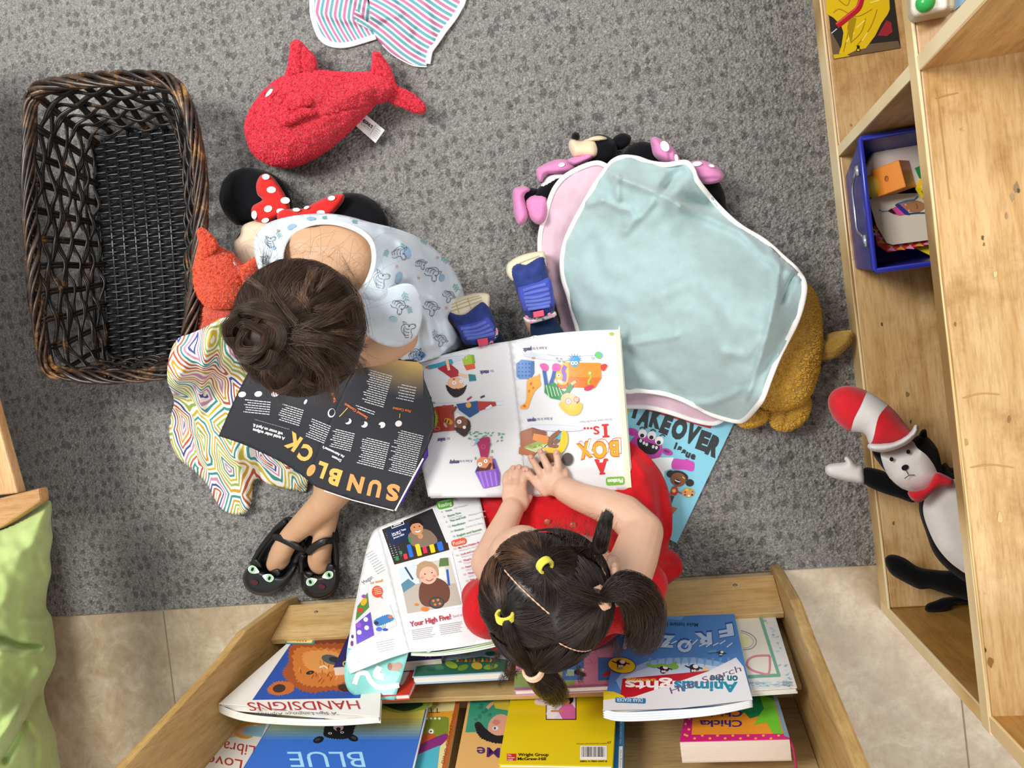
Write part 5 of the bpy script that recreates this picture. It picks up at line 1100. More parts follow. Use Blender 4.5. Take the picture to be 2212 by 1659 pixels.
DR = thing('x', 'x', 'x'); bpy.data.objects.remove(DR)
def dressmat():
    t = NT('pale_blue_jersey', col('#cfdde8'), .85); t.b.inputs['Sheen Weight'].default_value = .2
    n = t.n('TexNoise', {'Vector': t.co(), 'Scale': 1300.0}); n2 = t.n('TexNoise', {'Vector': t.co(), 'Scale': 18.0}); t.base(t.ramp(n2, [(.35, col('#c6d3df')), (.65, col('#d6e3ed'))])); t.bump(n, .0003); return t.m
DM = dressmat()
d_o = [(620, 640), (585, 620), (562, 590), (552, 560), (548, 530), (555, 505), (572, 486), (598, 474), (640, 465), (690, 461), (730, 463), (765, 470), (800, 480), (850, 492), (895, 508), (930, 530), (958, 555), (980, 583), (995, 612), (1004, 642), (1000, 665), (975, 672), (968, 690), (985, 715), (1000, 745), (965, 765), (925, 778), (890, 788), (862, 795), (850, 770), (800, 730), (772, 690), (762, 652), (772, 640), (792, 612), (805, 580), (808, 548), (800, 520), (778, 500), (745, 486), (712, 480), (676, 482), (645, 494), (622, 514), (610, 540), (608, 570), (614, 600), (628, 635)]
dz = zfield([(620, 640, .34), (560, 590, .355), (550, 530, .345), (600, 474, .32), (690, 461, .34), (770, 470, .335), (850, 492, .28), (930, 530, .18), (980, 583, .10), (1004, 642, .06), (970, 690, .12), (1000, 745, .06), (925, 778, .15), (862, 795, .175), (850, 770, .18), (800, 730, .24), (762, 652, .375), (805, 580, .39), (800, 520, .385), (745, 486, .372), (676, 482, .37), (622, 514, .372), (608, 570, .385), (590, 540, .375), (840, 560, .365), (870, 630, .35), (900, 600, .29), (930, 650, .235), (840, 680, .35), (900, 700, .235), (930, 720, .20), (900, 550, .28), (950, 600, .16)],
    [([(890, 640), (925, 690), (935, 740)], 0.0182, 9), ([(905, 690), (900, 730), (910, 765)], -0.0286, 9), ([(935, 640), (962, 690), (975, 740)], 0.0182, 8), ([(918, 650), (945, 700), (952, 750)], -0.0208, 7), ([(955, 625), (990, 690)], -0.0130, 7), ([(880, 600), (930, 610), (960, 640)], 0.0104, 9), ([(870, 770), (905, 745), (940, 745)], 0.0130, 8), ([(830, 500), (900, 545), (960, 600)], 0.0104, 10), ([(850, 530), (920, 590)], -0.0091, 9)])
dress = sheet('dress', d_o, dz, DM, c1, step=6, thick=.002)
edgeband('neck_trim', [(628, 635), (614, 600), (608, 570), (610, 540), (622, 514), (645, 494), (676, 482), (712, 480), (745, 486), (778, 500), (800, 520), (808, 548), (805, 580), (792, 612), (772, 640)], dz, cloth('#dde6ee', .85, 1200, .0003, .02), dress, .004, .0, False, .5)
slz = zfield([(765, 690, .37), (790, 650, .385), (850, 622, .38), (900, 625, .36), (912, 660, .34), (908, 710, .32), (885, 742, .30), (855, 747, .30), (820, 730, .33), (785, 700, .36), (850, 680, .375)])
slv = sheet('sleeve', [(768, 690), (765, 660), (795, 636), (840, 622), (872, 613), (895, 618), (908, 640), (913, 672), (908, 705), (898, 728), (878, 744), (852, 750), (822, 743), (797, 728), (778, 712)], slz, DM, c1, step=6, thick=.003)
# printed pattern
def sprig(ik, x, y, a, s=1, c='#7fb5ae'):
    A = math.radians(a); ux, uy = math.cos(A), math.sin(A); ik.line([(x-ux*10*s, y-uy*10*s), (x+ux*10*s, y+uy*10*s)], 1.2, c)
    for k in (-7, -1, 5):
        for sd in (-1, 1):
            px_, py_ = x+ux*k*s, y+uy*k*s; qx, qy = px_+ux*6*s-uy*sd*7*s, py_+uy*6*s+ux*sd*7*s; ik.poly([(px_, py_), ((px_+qx)/2-uy*1.6*sd+ux*-1, (py_+qy)/2+ux*1.6*sd), (qx, qy), ((px_+qx)/2+ux*2, (py_+qy)/2+uy*2)], c)
def pony(ik, x, y, a, s=1, seed=0, c='#2b3250'):   # loose ink sketch of a maned animal
    r = random.Random(seed); A = math.radians(a); T = lambda u, v: (x+(u*math.cos(A)-v*math.sin(A))*s, y+(u*math.sin(A)+v*math.cos(A))*s)
    for pl in ([(-16, 4), (-10, -8), (-2, -12), (6, -8), (8, 0)], [(8, 0), (14, 6), (15, 11), (9, 13), (3, 8), (-2, 10)], [(-2, 10), (-8, 16), (-14, 16)], [(-12, 0), (-18, 6), (-14, 12)], [(-6, -6), (-14, 2), (-10, 10)], [(-2, -8), (-8, 0), (-5, 8)], [(2, -8), (-2, -2), (1, 5)], [(4, -10), (8, -15), (9, -7)]):
        ik.line([T(*q) for q in pl], .95, c, True)
    q = T(6, 1); ik.ell(q[0], q[1], 1.6*s, 1.2*s, c); q = T(13, 10); ik.ell(q[0], q[1], 1*s, .8*s, c)
ik = Ink(surf(dz), .0010, 8)
for x, y, a, s in ((602, 505, 60, .8), (852, 640, 20, 1), (960, 560, 40, .9), (985, 620, 60, .9), (835, 545, 110, .8), (940, 720, 80, .9), (915, 520, 30, .8), (765, 478, 10, .6), (700, 470, -10, .5), (870, 530, 60, .6)): sprig(ik, x, y, a, s)
for x, y, rx, ry, a in ((862, 600, 7, 13, 20), (880, 545, 8, 14, -20), (630, 490, 10, 6, -20), (590, 535, 5, 4, 0), (990, 665, 5, 8, 0), (955, 600, 6, 8, 20), (905, 770, 14, 8, -20), (672, 472, 10, 4, 0)): ik.ell(x, y, rx, ry, '#93b3cf', a)
for i, (x, y, a, s) in enumerate(((822, 600, -50, 1.15), (866, 545, 20, 1), (938, 590, 50, 1.0), (582, 520, -70, .8), (912, 570, 40, .7), (935, 665, 60, 1.0), (972, 640, 70, .8), (900, 765, 10, .9), (955, 735, 70, .8), (570, 560, -80, .6))): pony(ik, x, y, a, s, i)
for x, y in ((600, 497), (905, 600), (858, 575), (880, 650), (965, 665), (946, 556)): ik.ell(x, y, 3, 2.2, '#d8a48c')
ik.build('dress_print', dress)
ik = Ink(surf(slz), .0010, 8); sprig(ik, 875, 640, 75, 1.1); sprig(ik, 885, 668, 75, .8); pony(ik, 865, 662, 60, 1.0, 3); pony(ik, 880, 710, -60, 1.05, 4); ik.ell(850, 690, 9, 6, '#9fc0d0', 10); ik.build('sleeve_print', slv)

# cat face shoes
SHB = plain('#17181b', .42)
def catshoe(ins, toe, ears, eyes, mouth, strap, rims, heel, tz=.045):
    s = bpy.data.objects.new('shoe', None); C.objects.link(s); s.parent = c1; s.matrix_parent_inverse = parent_inv(c1)
    puff('toe_cap', toe, .02, tz-.014, .018, 9, SHB, s, step=4)
    puff('insole', ins, .010, .003, .009, 12, SHB, s, step=5)
    for e in ears: puff('cat_ear', e, tz-.006, .006, .006, 5, SHB, s, step=2.5)
    ik = Ink(flat(tz+.0075), .0006)
    for (x, y, a) in eyes:
        A = math.radians(a); T = lambda u, v: (x+u*math.cos(A)-v*math.sin(A), y+u*math.sin(A)+v*math.cos(A))
        ik.poly([T(-13, 0), T(-6, -6), T(3, -9), T(11, -5), T(12, 1), T(8, 7), T(0, 8), T(-7, 5)], '#e9f2e2', True); ik.poly([T(-4, -6), T(3, -9), T(9, -5), T(10, 1), T(6, 7), T(-1, 7), T(-4, 0)], '#9dcaa4', True); q = T(3, 0); ik.ell(q[0], q[1], 3, 4.5, '#0b0d0c', a)
    ik.ell(*mouth, '#4a1c22', 15); ik.build('cat_face', s)
    mb = MB(); mb.tube(smooth([P(*p) for p in strap], 5, False), .0075, 8, flat=.35, up=(0, 0, 1)); mb.build('strap', SHB, s, True)
    mb = MB()
    for r_ in rims: mb.tube(smooth([P(*p) for p in r_], 5, False), .0055, 8)
    mb.build('side_rim', SHB, s, True)
    mb = MB(); mb.tube(smooth([P(*p) for p in heel], 5, False), .011, 8); mb.build('heel_counter', SHB, s, True); return s
catshoe([(538, 1238), (572, 1165), (598, 1137), (622, 1127), (648, 1150), (662, 1185), (642, 1222), (600, 1252)], [(524, 1252), (528, 1236), (538, 1224), (549, 1216), (560, 1228), (575, 1236), (590, 1241), (608, 1243), (622, 1232), (640, 1212), (641, 1228), (632, 1246), (620, 1262), (602, 1277), (578, 1286), (550, 1284), (532, 1272)],
    [[(541, 1222), (546, 1210), (553, 1206), (561, 1213), (566, 1226), (556, 1228)], [(584, 1236), (592, 1229), (602, 1229), (607, 1240), (598, 1247)]],
    [(548, 1231, 205), (579, 1248, 20)], (549, 1258, 9, 6), [(590, 1160, .045), (602, 1162, .062), (625, 1172, .070), (645, 1184, .062), (657, 1192, .045)],
    [[(545, 1218, .03), (560, 1190, .03), (580, 1162, .036), (600, 1140, .045), (618, 1125, .05)], [(638, 1215, .03), (644, 1202, .03), (655, 1192, .036), (660, 1180, .03)]], [(596, 1150, .02), (612, 1135, .03), (628, 1128, .035), (650, 1150, .02)])
catshoe([(652, 1245), (651, 1200), (670, 1155), (700, 1138), (720, 1150), (728, 1200), (727, 1238), (700, 1252)], [(650, 1250), (652, 1230), (658, 1232), (672, 1242), (690, 1242), (706, 1236), (722, 1222), (731, 1228), (734, 1244), (732, 1262), (722, 1280), (704, 1291), (682, 1294), (663, 1286), (652, 1270)],
    [[(657, 1240), (660, 1234), (670, 1234), (678, 1240), (672, 1249), (662, 1248)], [(704, 1232), (707, 1220), (715, 1217), (722, 1222), (722, 1236), (712, 1242)]],
    [(673, 1256, 160), (708, 1243, -18)], (695, 1267, 8, 5), [(664, 1194, .055), (680, 1180, .066), (700, 1170, .068), (718, 1168, .05)],
    [[(652, 1238, .03), (651, 1212, .03), (656, 1198, .035)], [(726, 1230, .03), (727, 1205, .03), (725, 1180, .036), (718, 1155, .045), (714, 1143, .05)]], [(680, 1150, .02), (700, 1140, .03), (718, 1148, .03), (722, 1170, .02)])

# hair: messy bun
H1 = hairmat('#3a2a20', 'brown_hair', .45)
def headstuff(cn, rad):
    cn = np.array(cn); rad = np.array(rad)
    def on(d, k=1.0): d = d/np.linalg.norm(d); return cn+d*rad*k
    def inv(p): d = (np.array(p)-cn)/rad; return d/np.linalg.norm(d)
    return on, inv
def onsphere(px, py, cn, rad, k=1.0):
    """point where the view ray through a pixel meets the head ellipsoid"""
    r = ray(px, py); o = np.array([0, 0, CH]); a = r/rad; b = (o-np.array(cn))/rad; A = a@a; B = 2*a@b; Cc = b@b-k*k; D = B*B-4*A*Cc
    if D < 0: t = -B/(2*A)
    else: t = (-B-math.sqrt(D))/(2*A)
    return o+r*t
cn1 = np.array(V(653, 707, .435)); rd1 = np.array([.0885, .094, .085])
on1, inv1 = headstuff(cn1, rd1)
cap = MB(); cap.ell(cn1, rd1*.985, None, 40, 26)
bunc = onsphere(588, 722, cn1, rd1, 1.0)+np.array([-.004, 0, .006])
cap.ell(bunc, (.043, .043, .026), None, 24, 14)
hair1 = blob('hair', cap, H1, c1, .004, 6)
R = np.random.RandomState(11)
bd = inv1(bunc); bd[2] = max(bd[2], .3)
st = []
clump = R.randn(160, 3); clump[:, 2] = np.abs(clump[:, 2])*.9-.25; clump /= np.linalg.norm(clump, axis=1)[:, None]; coff = R.uniform(.0, .07, 160); ctw = R.randn(160)*.3
for i in range(15000):
    c_ = R.randint(160); d = clump[c_]+R.randn(3)*.10; d /= np.linalg.norm(d)
    ang = math.acos(np.clip(d@bd, -1, 1))
    if ang < .15: continue
    n = 12; w_ = np.cross(d, bd); w_ /= np.linalg.norm(w_)+1e-9; pts = []; end = R.uniform(.82, 1.0); lift = 1.0+coff[c_]*.9+abs(R.randn())*.008; tw = ctw[c_]+R.randn()*.06
    for k in range(n):
        t = k/(n-1)*end; s_ = (math.sin((1-t)*ang)*d+math.sin(t*ang)*bd)/math.sin(ang)+w_*tw*math.sin(math.pi*t)*.5
        pts.append(on1(s_, 1.0+(lift-1)*math.sin(math.pi*min(1, t*1.0)*.9)+.012*t))
    st.append(pts)
bn = bd/np.linalg.norm(bd); e1 = np.cross(bn, [0, 1, 0]); e1 /= np.linalg.norm(e1); e2 = np.cross(bn, e1)
for i in range(6000):
    g = R.randint(26); rg = np.random.RandomState(g+5); tilt = rg.randn(2)*.35; A0 = rg.uniform(0, 6.28); mj = rg.uniform(.014, .036); hh = rg.uniform(.0, .024); mj += R.randn()*.0022; hh += R.randn()*.002; L_ = rg.uniform(2.5, 5)
    n = 14; pts = []
    for k in range(n):
        a = A0+L_*k/(n-1)+R.randn()*.004; r_ = mj*(1+.12*math.sin(3*a+g)); up = hh+(tilt[0]*math.cos(a)+tilt[1]*math.sin(a))*r_+.010*(1-(mj/.036)**2); pts.append(bunc+e1*r_*math.cos(a)+e2*r_*math.sin(a)+bn*(up+.004))
    st.append(pts)
# loose locks across the crown, hanging to the front and the side
def lock(px_pts, n, spread, jit=.002, L=1):
    base = smooth([tuple(P(*p)) for p in px_pts], 5, False)
    for i in range(n):
        o = R.randn(3)*spread; o2 = R.randn(3)*spread*1.6; m_ = len(base); st.append([base[k]+o*(1-k/m_)+o2*(k/m_)+R.randn(3)*jit*.12 for k in range(m_)])
for pts, n, s_ in (([(640, 700, .545), (600, 650, .53), (572, 590, .49), (575, 545, .45)], 30, .003), ([(640, 720, .545), (700, 690, .535), (760, 650, .49), (778, 700, .46)], 120, .003), ([(630, 750, .54), (660, 790, .52), (650, 840, .46)], 160, .005), ([(650, 740, .54), (700, 800, .515), (705, 850, .46)], 160, .006), ([(620, 760, .54), (590, 800, .50), (600, 850, .45)], 140, .006), ([(745, 600, .46), (778, 650, .45), (788, 720, .42)], 40, .0025), ([(560, 640, .50), (540, 700, .52), (520, 760, .48), (560, 820, .45)], 120, .004), ([(640, 730, .55), (720, 745, .535), (780, 800, .46)], 120, .005), ([(600, 690, .53), (545, 650, .51), (505, 680, .46)], 90, .003)): lock(pts, n, s_)
thin = []
for i in range(90):   # fly-away hairs
    a = R.uniform(-.6, 3.6); x0, y0 = 660+120*math.cos(a), 640-90*math.sin(a); x1, y1 = x0+R.uniform(-50, 60), y0-R.uniform(10, 85); x2, y2 = x1+R.uniform(-60, 60), y1+R.uniform(-30, 50)
    if y0 > 690 or x1 > 850: continue
    thin.append(smooth([tuple(P(x0, y0, .47)), tuple(P(x1, y1, .46)), tuple(P(x2, y2, .44))], 5, False))
for i in range(60):
    a = R.uniform(0, 6.28); x0, y0 = 645+140*math.cos(a), 710+145*math.sin(a); b_ = a+R.uniform(-.5, .5); thin.append(smooth([tuple(P(x0, y0, .45)), tuple(P(x0+22*math.cos(b_), y0+22*math.sin(b_), .45)), tuple(P(x0+30*math.cos(b_+.8), y0+30*math.sin(b_+.8), .43))], 4, False))
wisp = []
for g_ in range(34):
    a0 = R.uniform(0, 6.28); rr_ = R.uniform(30, 120); x0, y0 = 655+rr_*math.cos(a0), 705+rr_*math.sin(a0); b0 = a0+R.uniform(-1.4, 1.4); L_ = R.uniform(40, 110); p0 = inv1(onsphere(x0, y0, cn1, rd1, 1.02)); p1 = inv1(onsphere(x0+L_*math.cos(b0)*.6, y0+L_*math.sin(b0)*.6, cn1, rd1, 1.02)); hgt = R.uniform(.05, .16)
    for i in range(28):
        j0 = R.randn(3)*.02; j1 = R.randn(3)*.045; wisp.append([on1(p0*(1-t)+p1*t+j0*(1-t)+j1*t, 1.04+hgt*math.sin(2.6*t)) for t in np.linspace(0, 1, 9)])
hair_curves('hair_wisps', wisp, hairmat('#4d392b', 'wisp_hair'), hair1, .00018, .0001)
hair_curves('hair_strands', st, H1, hair1, .00022, .00012); hair_curves('loose_hairs', thin, hairmat('#5a4230', 'loose_brown_hair'), hair1, .00013, .00006)

# ---------------------------------------------------------------- child in the red dress (bottom)
SK2 = skin('#d9b198', 'light_skin')
c2 = thing('person', 'person with dark ponytails and red dress, both hands resting on an open picture magazine', 'person', P(1280, 1150, .006))
mb = MB()
mb.chain([(V(1280, 1190, .075), .07), (V(1262, 1228, .15), .062), (V(1240, 1260, .27), .072), (V(1225, 1285, .31), .05)])
mb.capsule(V(1110, 1275, .30), .038, V(1350, 1255, .295), .038)
mb.chain([(V(1220, 1290, .33), .036), (V(1205, 1300, .37), .038)])
cn2 = np.array(V(1180, 1291, .415)); rd2 = np.array([.090, .092, .080])
mb.ell(cn2, rd2*.93, None, 32, 20); mb.ell(V(1122, 1208, .375), (.047, .047, .052)); mb.ell(V(1098, 1182, .345), (.008, .008, .010)); mb.ell(V(1128, 1180, .382), (.034, .030, .032))
mb.ell(V(1330, 1235, .40), (.008, .013, .018))
HZ = .152
# right arm and hand (image right)
mb.chain([(V(1352, 1250, .295), .037), (V(1372, 1200, .262), .0355), (V(1388, 1148, .225), .033), (V(1350, 1110, .205), .031), (V(1300, 1090, .19), .028), (V(1250, 1073, .172), .0235), (V(1222, 1058, .162), .022)])
mb.ell(V(1193, 1040, HZ), (.026, .024, .0115), Matrix.Rotation(.35, 3, 'Z')); mb.ell(V(1208, 1050, HZ+.002), (.024, .02, .012))
finger(mb, [(1178, 1064, HZ), (1160, 1045, HZ), (1146, 1028, HZ-.001), (1136, 1014, HZ-.006)], .0082)
finger(mb, [(1178, 1042, HZ), (1167, 1022, HZ+.003), (1155, 1002, HZ-.001), (1146, 988, HZ-.007)], .0076)
finger(mb, [(1190, 1032, HZ+.001), (1184, 1010, HZ+.004), (1174, 990, HZ), (1167, 976, HZ-.006)], .0078)
finger(mb, [(1206, 1030, HZ), (1206, 1010, HZ+.003), (1204, 992, HZ-.001), (1201, 978, HZ-.006)], .0076)
finger(mb, [(1219, 1040, HZ-.002), (1222, 1024, HZ-.002), (1220, 1014, HZ-.008)], .0064)
# left arm and hand
mb.chain([(V(1110, 1275, .30), .037), (V(1058, 1215, .235), .031), (V(1078, 1165, .20), .027), (V(1098, 1118, .172), .0215), (V(1106, 1100, .162), .021)])
mb.ell(V(1112, 1070, HZ), (.024, .027, .0115)); mb.ell(V(1116, 1084, HZ), (.023, .022, .012))
finger(mb, [(1094, 1056, HZ), (1091, 1040, HZ+.002), (1093, 1026, HZ-.002), (1098, 1016+4, HZ-.006)], .0066)
finger(mb, [(1105, 1052, HZ+.001), (1103, 1034, HZ+.004), (1105, 1020, HZ), (1108, 1011, HZ-.006)], .0072)
finger(mb, [(1118, 1051, HZ+.001), (1117, 1032, HZ+.004), (1119, 1018, HZ), (1121, 1009, HZ-.006)], .0074)
finger(mb, [(1130, 1056, HZ), (1131, 1038, HZ+.003), (1131, 1024, HZ-.001), (1131, 1016, HZ-.006)], .0070)
finger(mb, [(1128, 1090, HZ-.002), (1139, 1082, HZ-.006), (1144, 1074, HZ-.01)], .0078)
mb.chain([(V(1235, 1170, .07), .045), (V(1140, 940, .062), .03), (V(1070, 780, .05), .027), (V(1040, 730, .05), .024)])
mb.chain([(V(1330, 1160, .07), .045), (V(1265, 930, .062), .03), (V(1190, 740, .05), .027), (V(1160, 690, .05), .024)])
body2 = blob('body', mb, SK2, c2, .0024, 5)
ik = Ink(lambda x, y: P(x, y, HZ+.0015), .002)
for x, y, a in ((1146, 986, -35), (1167, 974, -25), (1201, 976, 0), (1108, 1010, 5), (1121, 1008, 0), (1131, 1014, 5), (1137, 1013, -40)): ik.ell(x, y+1, 3.2, 4.4, '#dca596', a, 12)
ik.build('fingernails', body2)
fm = MB()
for x, y in ((1075, 1215), (1110, 1175)): fm.ell(V(x, y, .352), (.007, .007, .005))
fm.build('eyes', plain('#f2eeea', .3), c2, True)
fm = MB(); fm.tube([V(1074, 1186, .34), V(1084, 1178, .338), V(1094, 1172, .34)], .003, 8); fm.build('mouth', plain('#b5655a', .5), c2, True)
NAVY = cloth('#1c3050', .85, 1200, .0004, .12, wr=.0008, sheen=.1)
mb = MB(); mb.ell(V(1285, 1190, .075), (.09, .075, .062))
mb.chain([(V(1235, 1170, .07), .05), (V(1140, 940, .062), .036), (V(1075, 790, .052), .036), (V(1048, 738, .05), .034)])
mb.chain([(V(1330, 1160, .07), .05), (V(1265, 930, .062), .036), (V(1190, 745, .052), .034), (V(1172, 700, .055), .0265)])
blob('leggings', mb, NAVY, c2, .005, 6)
REDD = cloth('#c5161f', .8, 900, .0004, .08, sheen=.15)
rz = zfield([(1040, 1040, .07), (1300, 950, .08), (1360, 940, .09), (1440, 1050, .07), (1452, 1110, .06), (1448, 1170, .06), (1472, 1215, .135), (1430, 1275, .155), (1330, 1380, .20), (1150, 1430, .20), (1060, 1400, .22), (1003, 1290, .22), (1040, 1190, .14), (1040, 1130, .10), (1110, 1080, .122), (1200, 1100, .145), (1200, 1060, .13), (1300, 1060, .13), (1160, 1150, .16), (1390, 1030, .125), (1400, 1150, .12), (1250, 1180, .225), (1280, 1140, .19), (1330, 1160, .19), (1200, 1240, .29), (1150, 1300, .32), (1300, 1290, .30), (1380, 1260, .24), (1350, 1000, .115)],
    [([(1060, 1085), (1110, 1110), (1140, 1150)], .010, 9), ([(1360, 985), (1405, 1050), (1415, 1130)], .012, 14), ([(1425, 1060), (1432, 1130), (1420, 1200)], -.010, 8), ([(1390, 1240), (1420, 1210), (1450, 1210)], -.008, 6), ([(1400, 1270), (1440, 1240), (1465, 1225)], .008, 6), ([(1160, 1120), (1220, 1150)], .006, 8), ([(1290, 1080), (1340, 1075), (1380, 1090)], .006, 9)])
rd = sheet('red_dress', [(1036, 1074), (1040, 1050), (1120, 1020), (1250, 960), (1330, 945), (1362, 955), (1395, 980), (1425, 1015), (1443, 1055), (1452, 1100), (1451, 1150), (1444, 1182), (1462, 1195), (1473, 1215), (1472, 1240), (1450, 1258), (1425, 1275), (1405, 1298), (1370, 1340), (1300, 1395), (1220, 1420), (1120, 1425), (1050, 1395), (1022, 1350), (1012, 1325), (1015, 1308), (1000, 1300), (999, 1286), (1018, 1276), (1030, 1240), (1046, 1195), (1050, 1160), (1040, 1120)],
    rz, REDD, c2, step=6, thick=.0025, noise_amp=.006, noise_scale=1/26.)
mb = MB()
for x, y in ((1182, 1128), (1238, 1135)): p = V(x, y, float(rz([(x, y)])[0])+.003); mb.ell(p, (.006, .006, .002))
mb.build('buttons', plain('#a8502e', .4), rd, True)
mb = MB(); mb.chain([(V(1360, 1300, .27), .05), (V(1395, 1262, .25), .035)]); mb.chain([(V(1060, 1310, .29), .05), (V(1035, 1290, .26), .03)]); mb.ell(V(1240, 1300, .26), (.11, .06, .06)); blob('shoulders_of_dress', mb, REDD, c2, .005, 8)

# sneakers
NV = cloth('#2b3a78', .75, 500, .0008, .3, sheen=.1); NVL = cloth('#4450b4', .8, 700, .0005, .1, sheen=.1); SOLE = plain('#d8ccae', .6); LACE = cloth('#5a6cc0', .8, 900, .0003, .1)
def sneaker(sole, sz, upper, uz, panel, laces, tab, sock, cuff, mesh):
    s = bpy.data.objects.new('sneaker', None); C.objects.link(s); s.parent = c2; s.matrix_parent_inverse = parent_inv(c2)
    so = puff('sole', sole, sz, .008, .07, 10, SOLE, s, step=3)
    puff('upper', upper, uz, .022, .05, 26, NV, s, step=4, minz=.004)
    ik = Ink(flat(sz+.0085), .0012)
    for l in mesh: ik.line(l, 1.2, '#a89a74')
    ik.build('tread', so)
    puff('lace_panel', panel, uz+.012, .013, .012, 14, NVL, s, step=3.5)
    mb = MB()
    for l in laces: mb.tube(smooth([P(x, y, uz+.0255) for x, y in l], 4, False), .003, 6, flat=.5, up=(0, 0, 1))
    mb.build('laces', LACE, s, True)
    mb = MB(); mb.hexa([P(x, y, uz+.018) for x, y in tab], [P(x, y, uz+.028) for x, y in tab]); mb.build('tongue_tab', plain('#d0405c', .6), s, bevel=.001)
    sk = puff('sock', sock, uz-.002, .018, .03, 14, cloth('#e6dde2', .9, 900, .0003, .02), c2, step=3)
    ik = Ink(flat(uz+.017), .0012); r = random.Random(2); cx = sum(p[0] for p in sock)/len(sock); cy = sum(p[1] for p in sock)/len(sock)
    for k in range(len(sock)):
        x, y = sock[k]; x = x*.8+cx*.2; y = y*.75+cy*.25; ik.ell(x, y, 4, 2.4, '#1c2030' if k % 2 else '#e0648c', r.uniform(-40, 40), 8)
    ik.build('sock_spots', sk)
    return s
sneaker([(1095, 592), (1094, 576), (1100, 566), (1115, 556), (1140, 547), (1172, 543), (1178, 556), (1175, 585), (1120, 610), (1106, 606)], .10,
    [(1103, 592), (1105, 577), (1115, 568), (1128, 568), (1137, 569), (1150, 561), (1162, 554), (1176, 555), (1181, 580), (1190, 620), (1198, 650), (1197, 668), (1185, 680), (1150, 686), (1132, 680), (1122, 650), (1112, 620)], .10,
    [(1118, 626), (1125, 616), (1155, 606), (1180, 600), (1190, 605), (1196, 640), (1195, 660), (1175, 668), (1140, 674), (1128, 664)],
    [[(1130, 628), (1155, 620), (1180, 614)], [(1132, 636), (1158, 630), (1186, 624)], [(1132, 644), (1160, 642), (1188, 634)], [(1134, 652), (1160, 650), (1190, 644)], [(1136, 660), (1165, 658), (1190, 652)], [(1140, 668), (1168, 664), (1188, 660)]],
    [(1151, 674), (1174, 669), (1176, 682), (1153, 687)], [(1130, 684), (1150, 688), (1190, 676), (1198, 672), (1201, 682), (1175, 692), (1142, 699)], 0, [[(1108, 575), (1135, 563), (1165, 552)], [(1104, 582), (1125, 566)]])
sneaker([(955, 668), (957, 658), (975, 650), (1000, 640), (1030, 633), (1055, 635), (1058, 650), (1052, 672), (1020, 690), (985, 690), (962, 680)], .098,
    [(957, 672), (975, 674), (985, 678), (998, 679), (1010, 674), (1022, 664), (1042, 651), (1055, 662), (1064, 680), (1072, 705), (1073, 728), (1062, 742), (1020, 750), (1000, 740), (990, 715), (972, 692)], .102,
    [(988, 705), (1000, 698), (1030, 690), (1052, 682), (1062, 692), (1070, 712), (1068, 728), (1045, 736), (1012, 738), (998, 725)],
    [[(995, 710), (1025, 706), (1050, 695)], [(1000, 717), (1030, 714), (1058, 702)], [(1003, 724), (1035, 721), (1064, 711)], [(1008, 731), (1040, 727), (1068, 719)]],
    [(1030, 733), (1053, 729), (1055, 744), (1034, 748)], [(1058, 726), (1070, 708), (1075, 712), (1075, 726), (1062, 742), (1050, 748)], 0, [[(968, 668), (1000, 655), (1040, 642)], [(965, 662), (1000, 648), (1036, 638)], [(975, 672), (1010, 661), (1042, 648)], [(985, 646+6), (992, 676)], [(1010, 643), (1018, 668)]])

# hair with ponytails
H2 = hairmat('#251b17', 'dark_hair', .45)
on2, inv2 = headstuff(cn2, rd2)
ties = [(1175, 1222), (1090, 1330), (1298, 1290), (1150, 1447), (1290, 1185)]
tp = [onsphere(x, y, cn2, rd2, 1.04) for x, y in ties]; td = [inv2(p) for p in tp]
cap = MB(); cap.ell(cn2, rd2*.955, None, 40, 26)
tails = [[(1182, 1232), (1215, 1262), (1262, 1284), (1295, 1292)], [(1092, 1338), (1105, 1380), (1128, 1420), (1148, 1445)], [(1305, 1290), (1345, 1268), (1378, 1290), (1392, 1335), (1385, 1375)], [(1155, 1452), (1172, 1470), (1190, 1485), (1200, 1500)], [(1296, 1180), (1302, 1160), (1306, 1135), (1312, 1112)]]
tz = [(.515, .53, .52, .505), (.50, .50, .475, .45), (.50, .50, .47, .42, .36), (.44, .42, .38, .34), (.47, .48, .475, .45)]
cap.chain([(P(1335, 1280, .46), .014), (P(1368, 1295, .44), .017), (P(1380, 1340, .40), .012)]); cap.chain([(P(1160, 1455, .42), .018), (P(1180, 1475, .39), .022)])
cap.chain([(P(1296, 1180, .465), .012), (P(1306, 1135, .472), .0105), (P(1311, 1116, .455), .009)])
hair2 = blob('hair', cap, H2, c2, .004, 5)
R = np.random.RandomState(5); st = []; front = inv2(onsphere(1085, 1190, cn2, rd2))
cells = 0
while cells < 19000:
    d = R.randn(3); d /= np.linalg.norm(d)
    if d[2] < -.35: continue
    if d @ front > .955+R.uniform(-.03, .02): continue
    j = int(np.argmax([d@q*(1.06 if k in (2, 3) else 1.0) for k, q in enumerate(td)])); q = td[j]; s2 = sorted([d@q_*(1.06 if k in (2, 3) else 1.0) for k, q_ in enumerate(td)])
    if s2[-1]-s2[-2] < .016: continue      # parting lines stay clear
    ang = math.acos(np.clip(d@q, -1, 1)); 
    if ang < .05: continue
    cells += 1; n = 11; pts = []; g = noise.noise(Vector(d*9)); lift = .03+.03*max(0, g)+abs(R.randn())*.006
    w_ = np.cross(d, q); w_ /= np.linalg.norm(w_)+1e-9; tw = noise.noise(Vector(d*4)+Vector((7, 7, 7)))*.22
    for k in range(n):
        t = k/(n-1); s_ = (math.sin((1-t)*ang)*d+math.sin(t*ang)*q)/math.sin(ang)+w_*tw*math.sin(math.pi*t)
        pts.append(on2(s_, .985+lift*math.sin(math.pi*t*.75)+.03*t))
    st.append(pts)
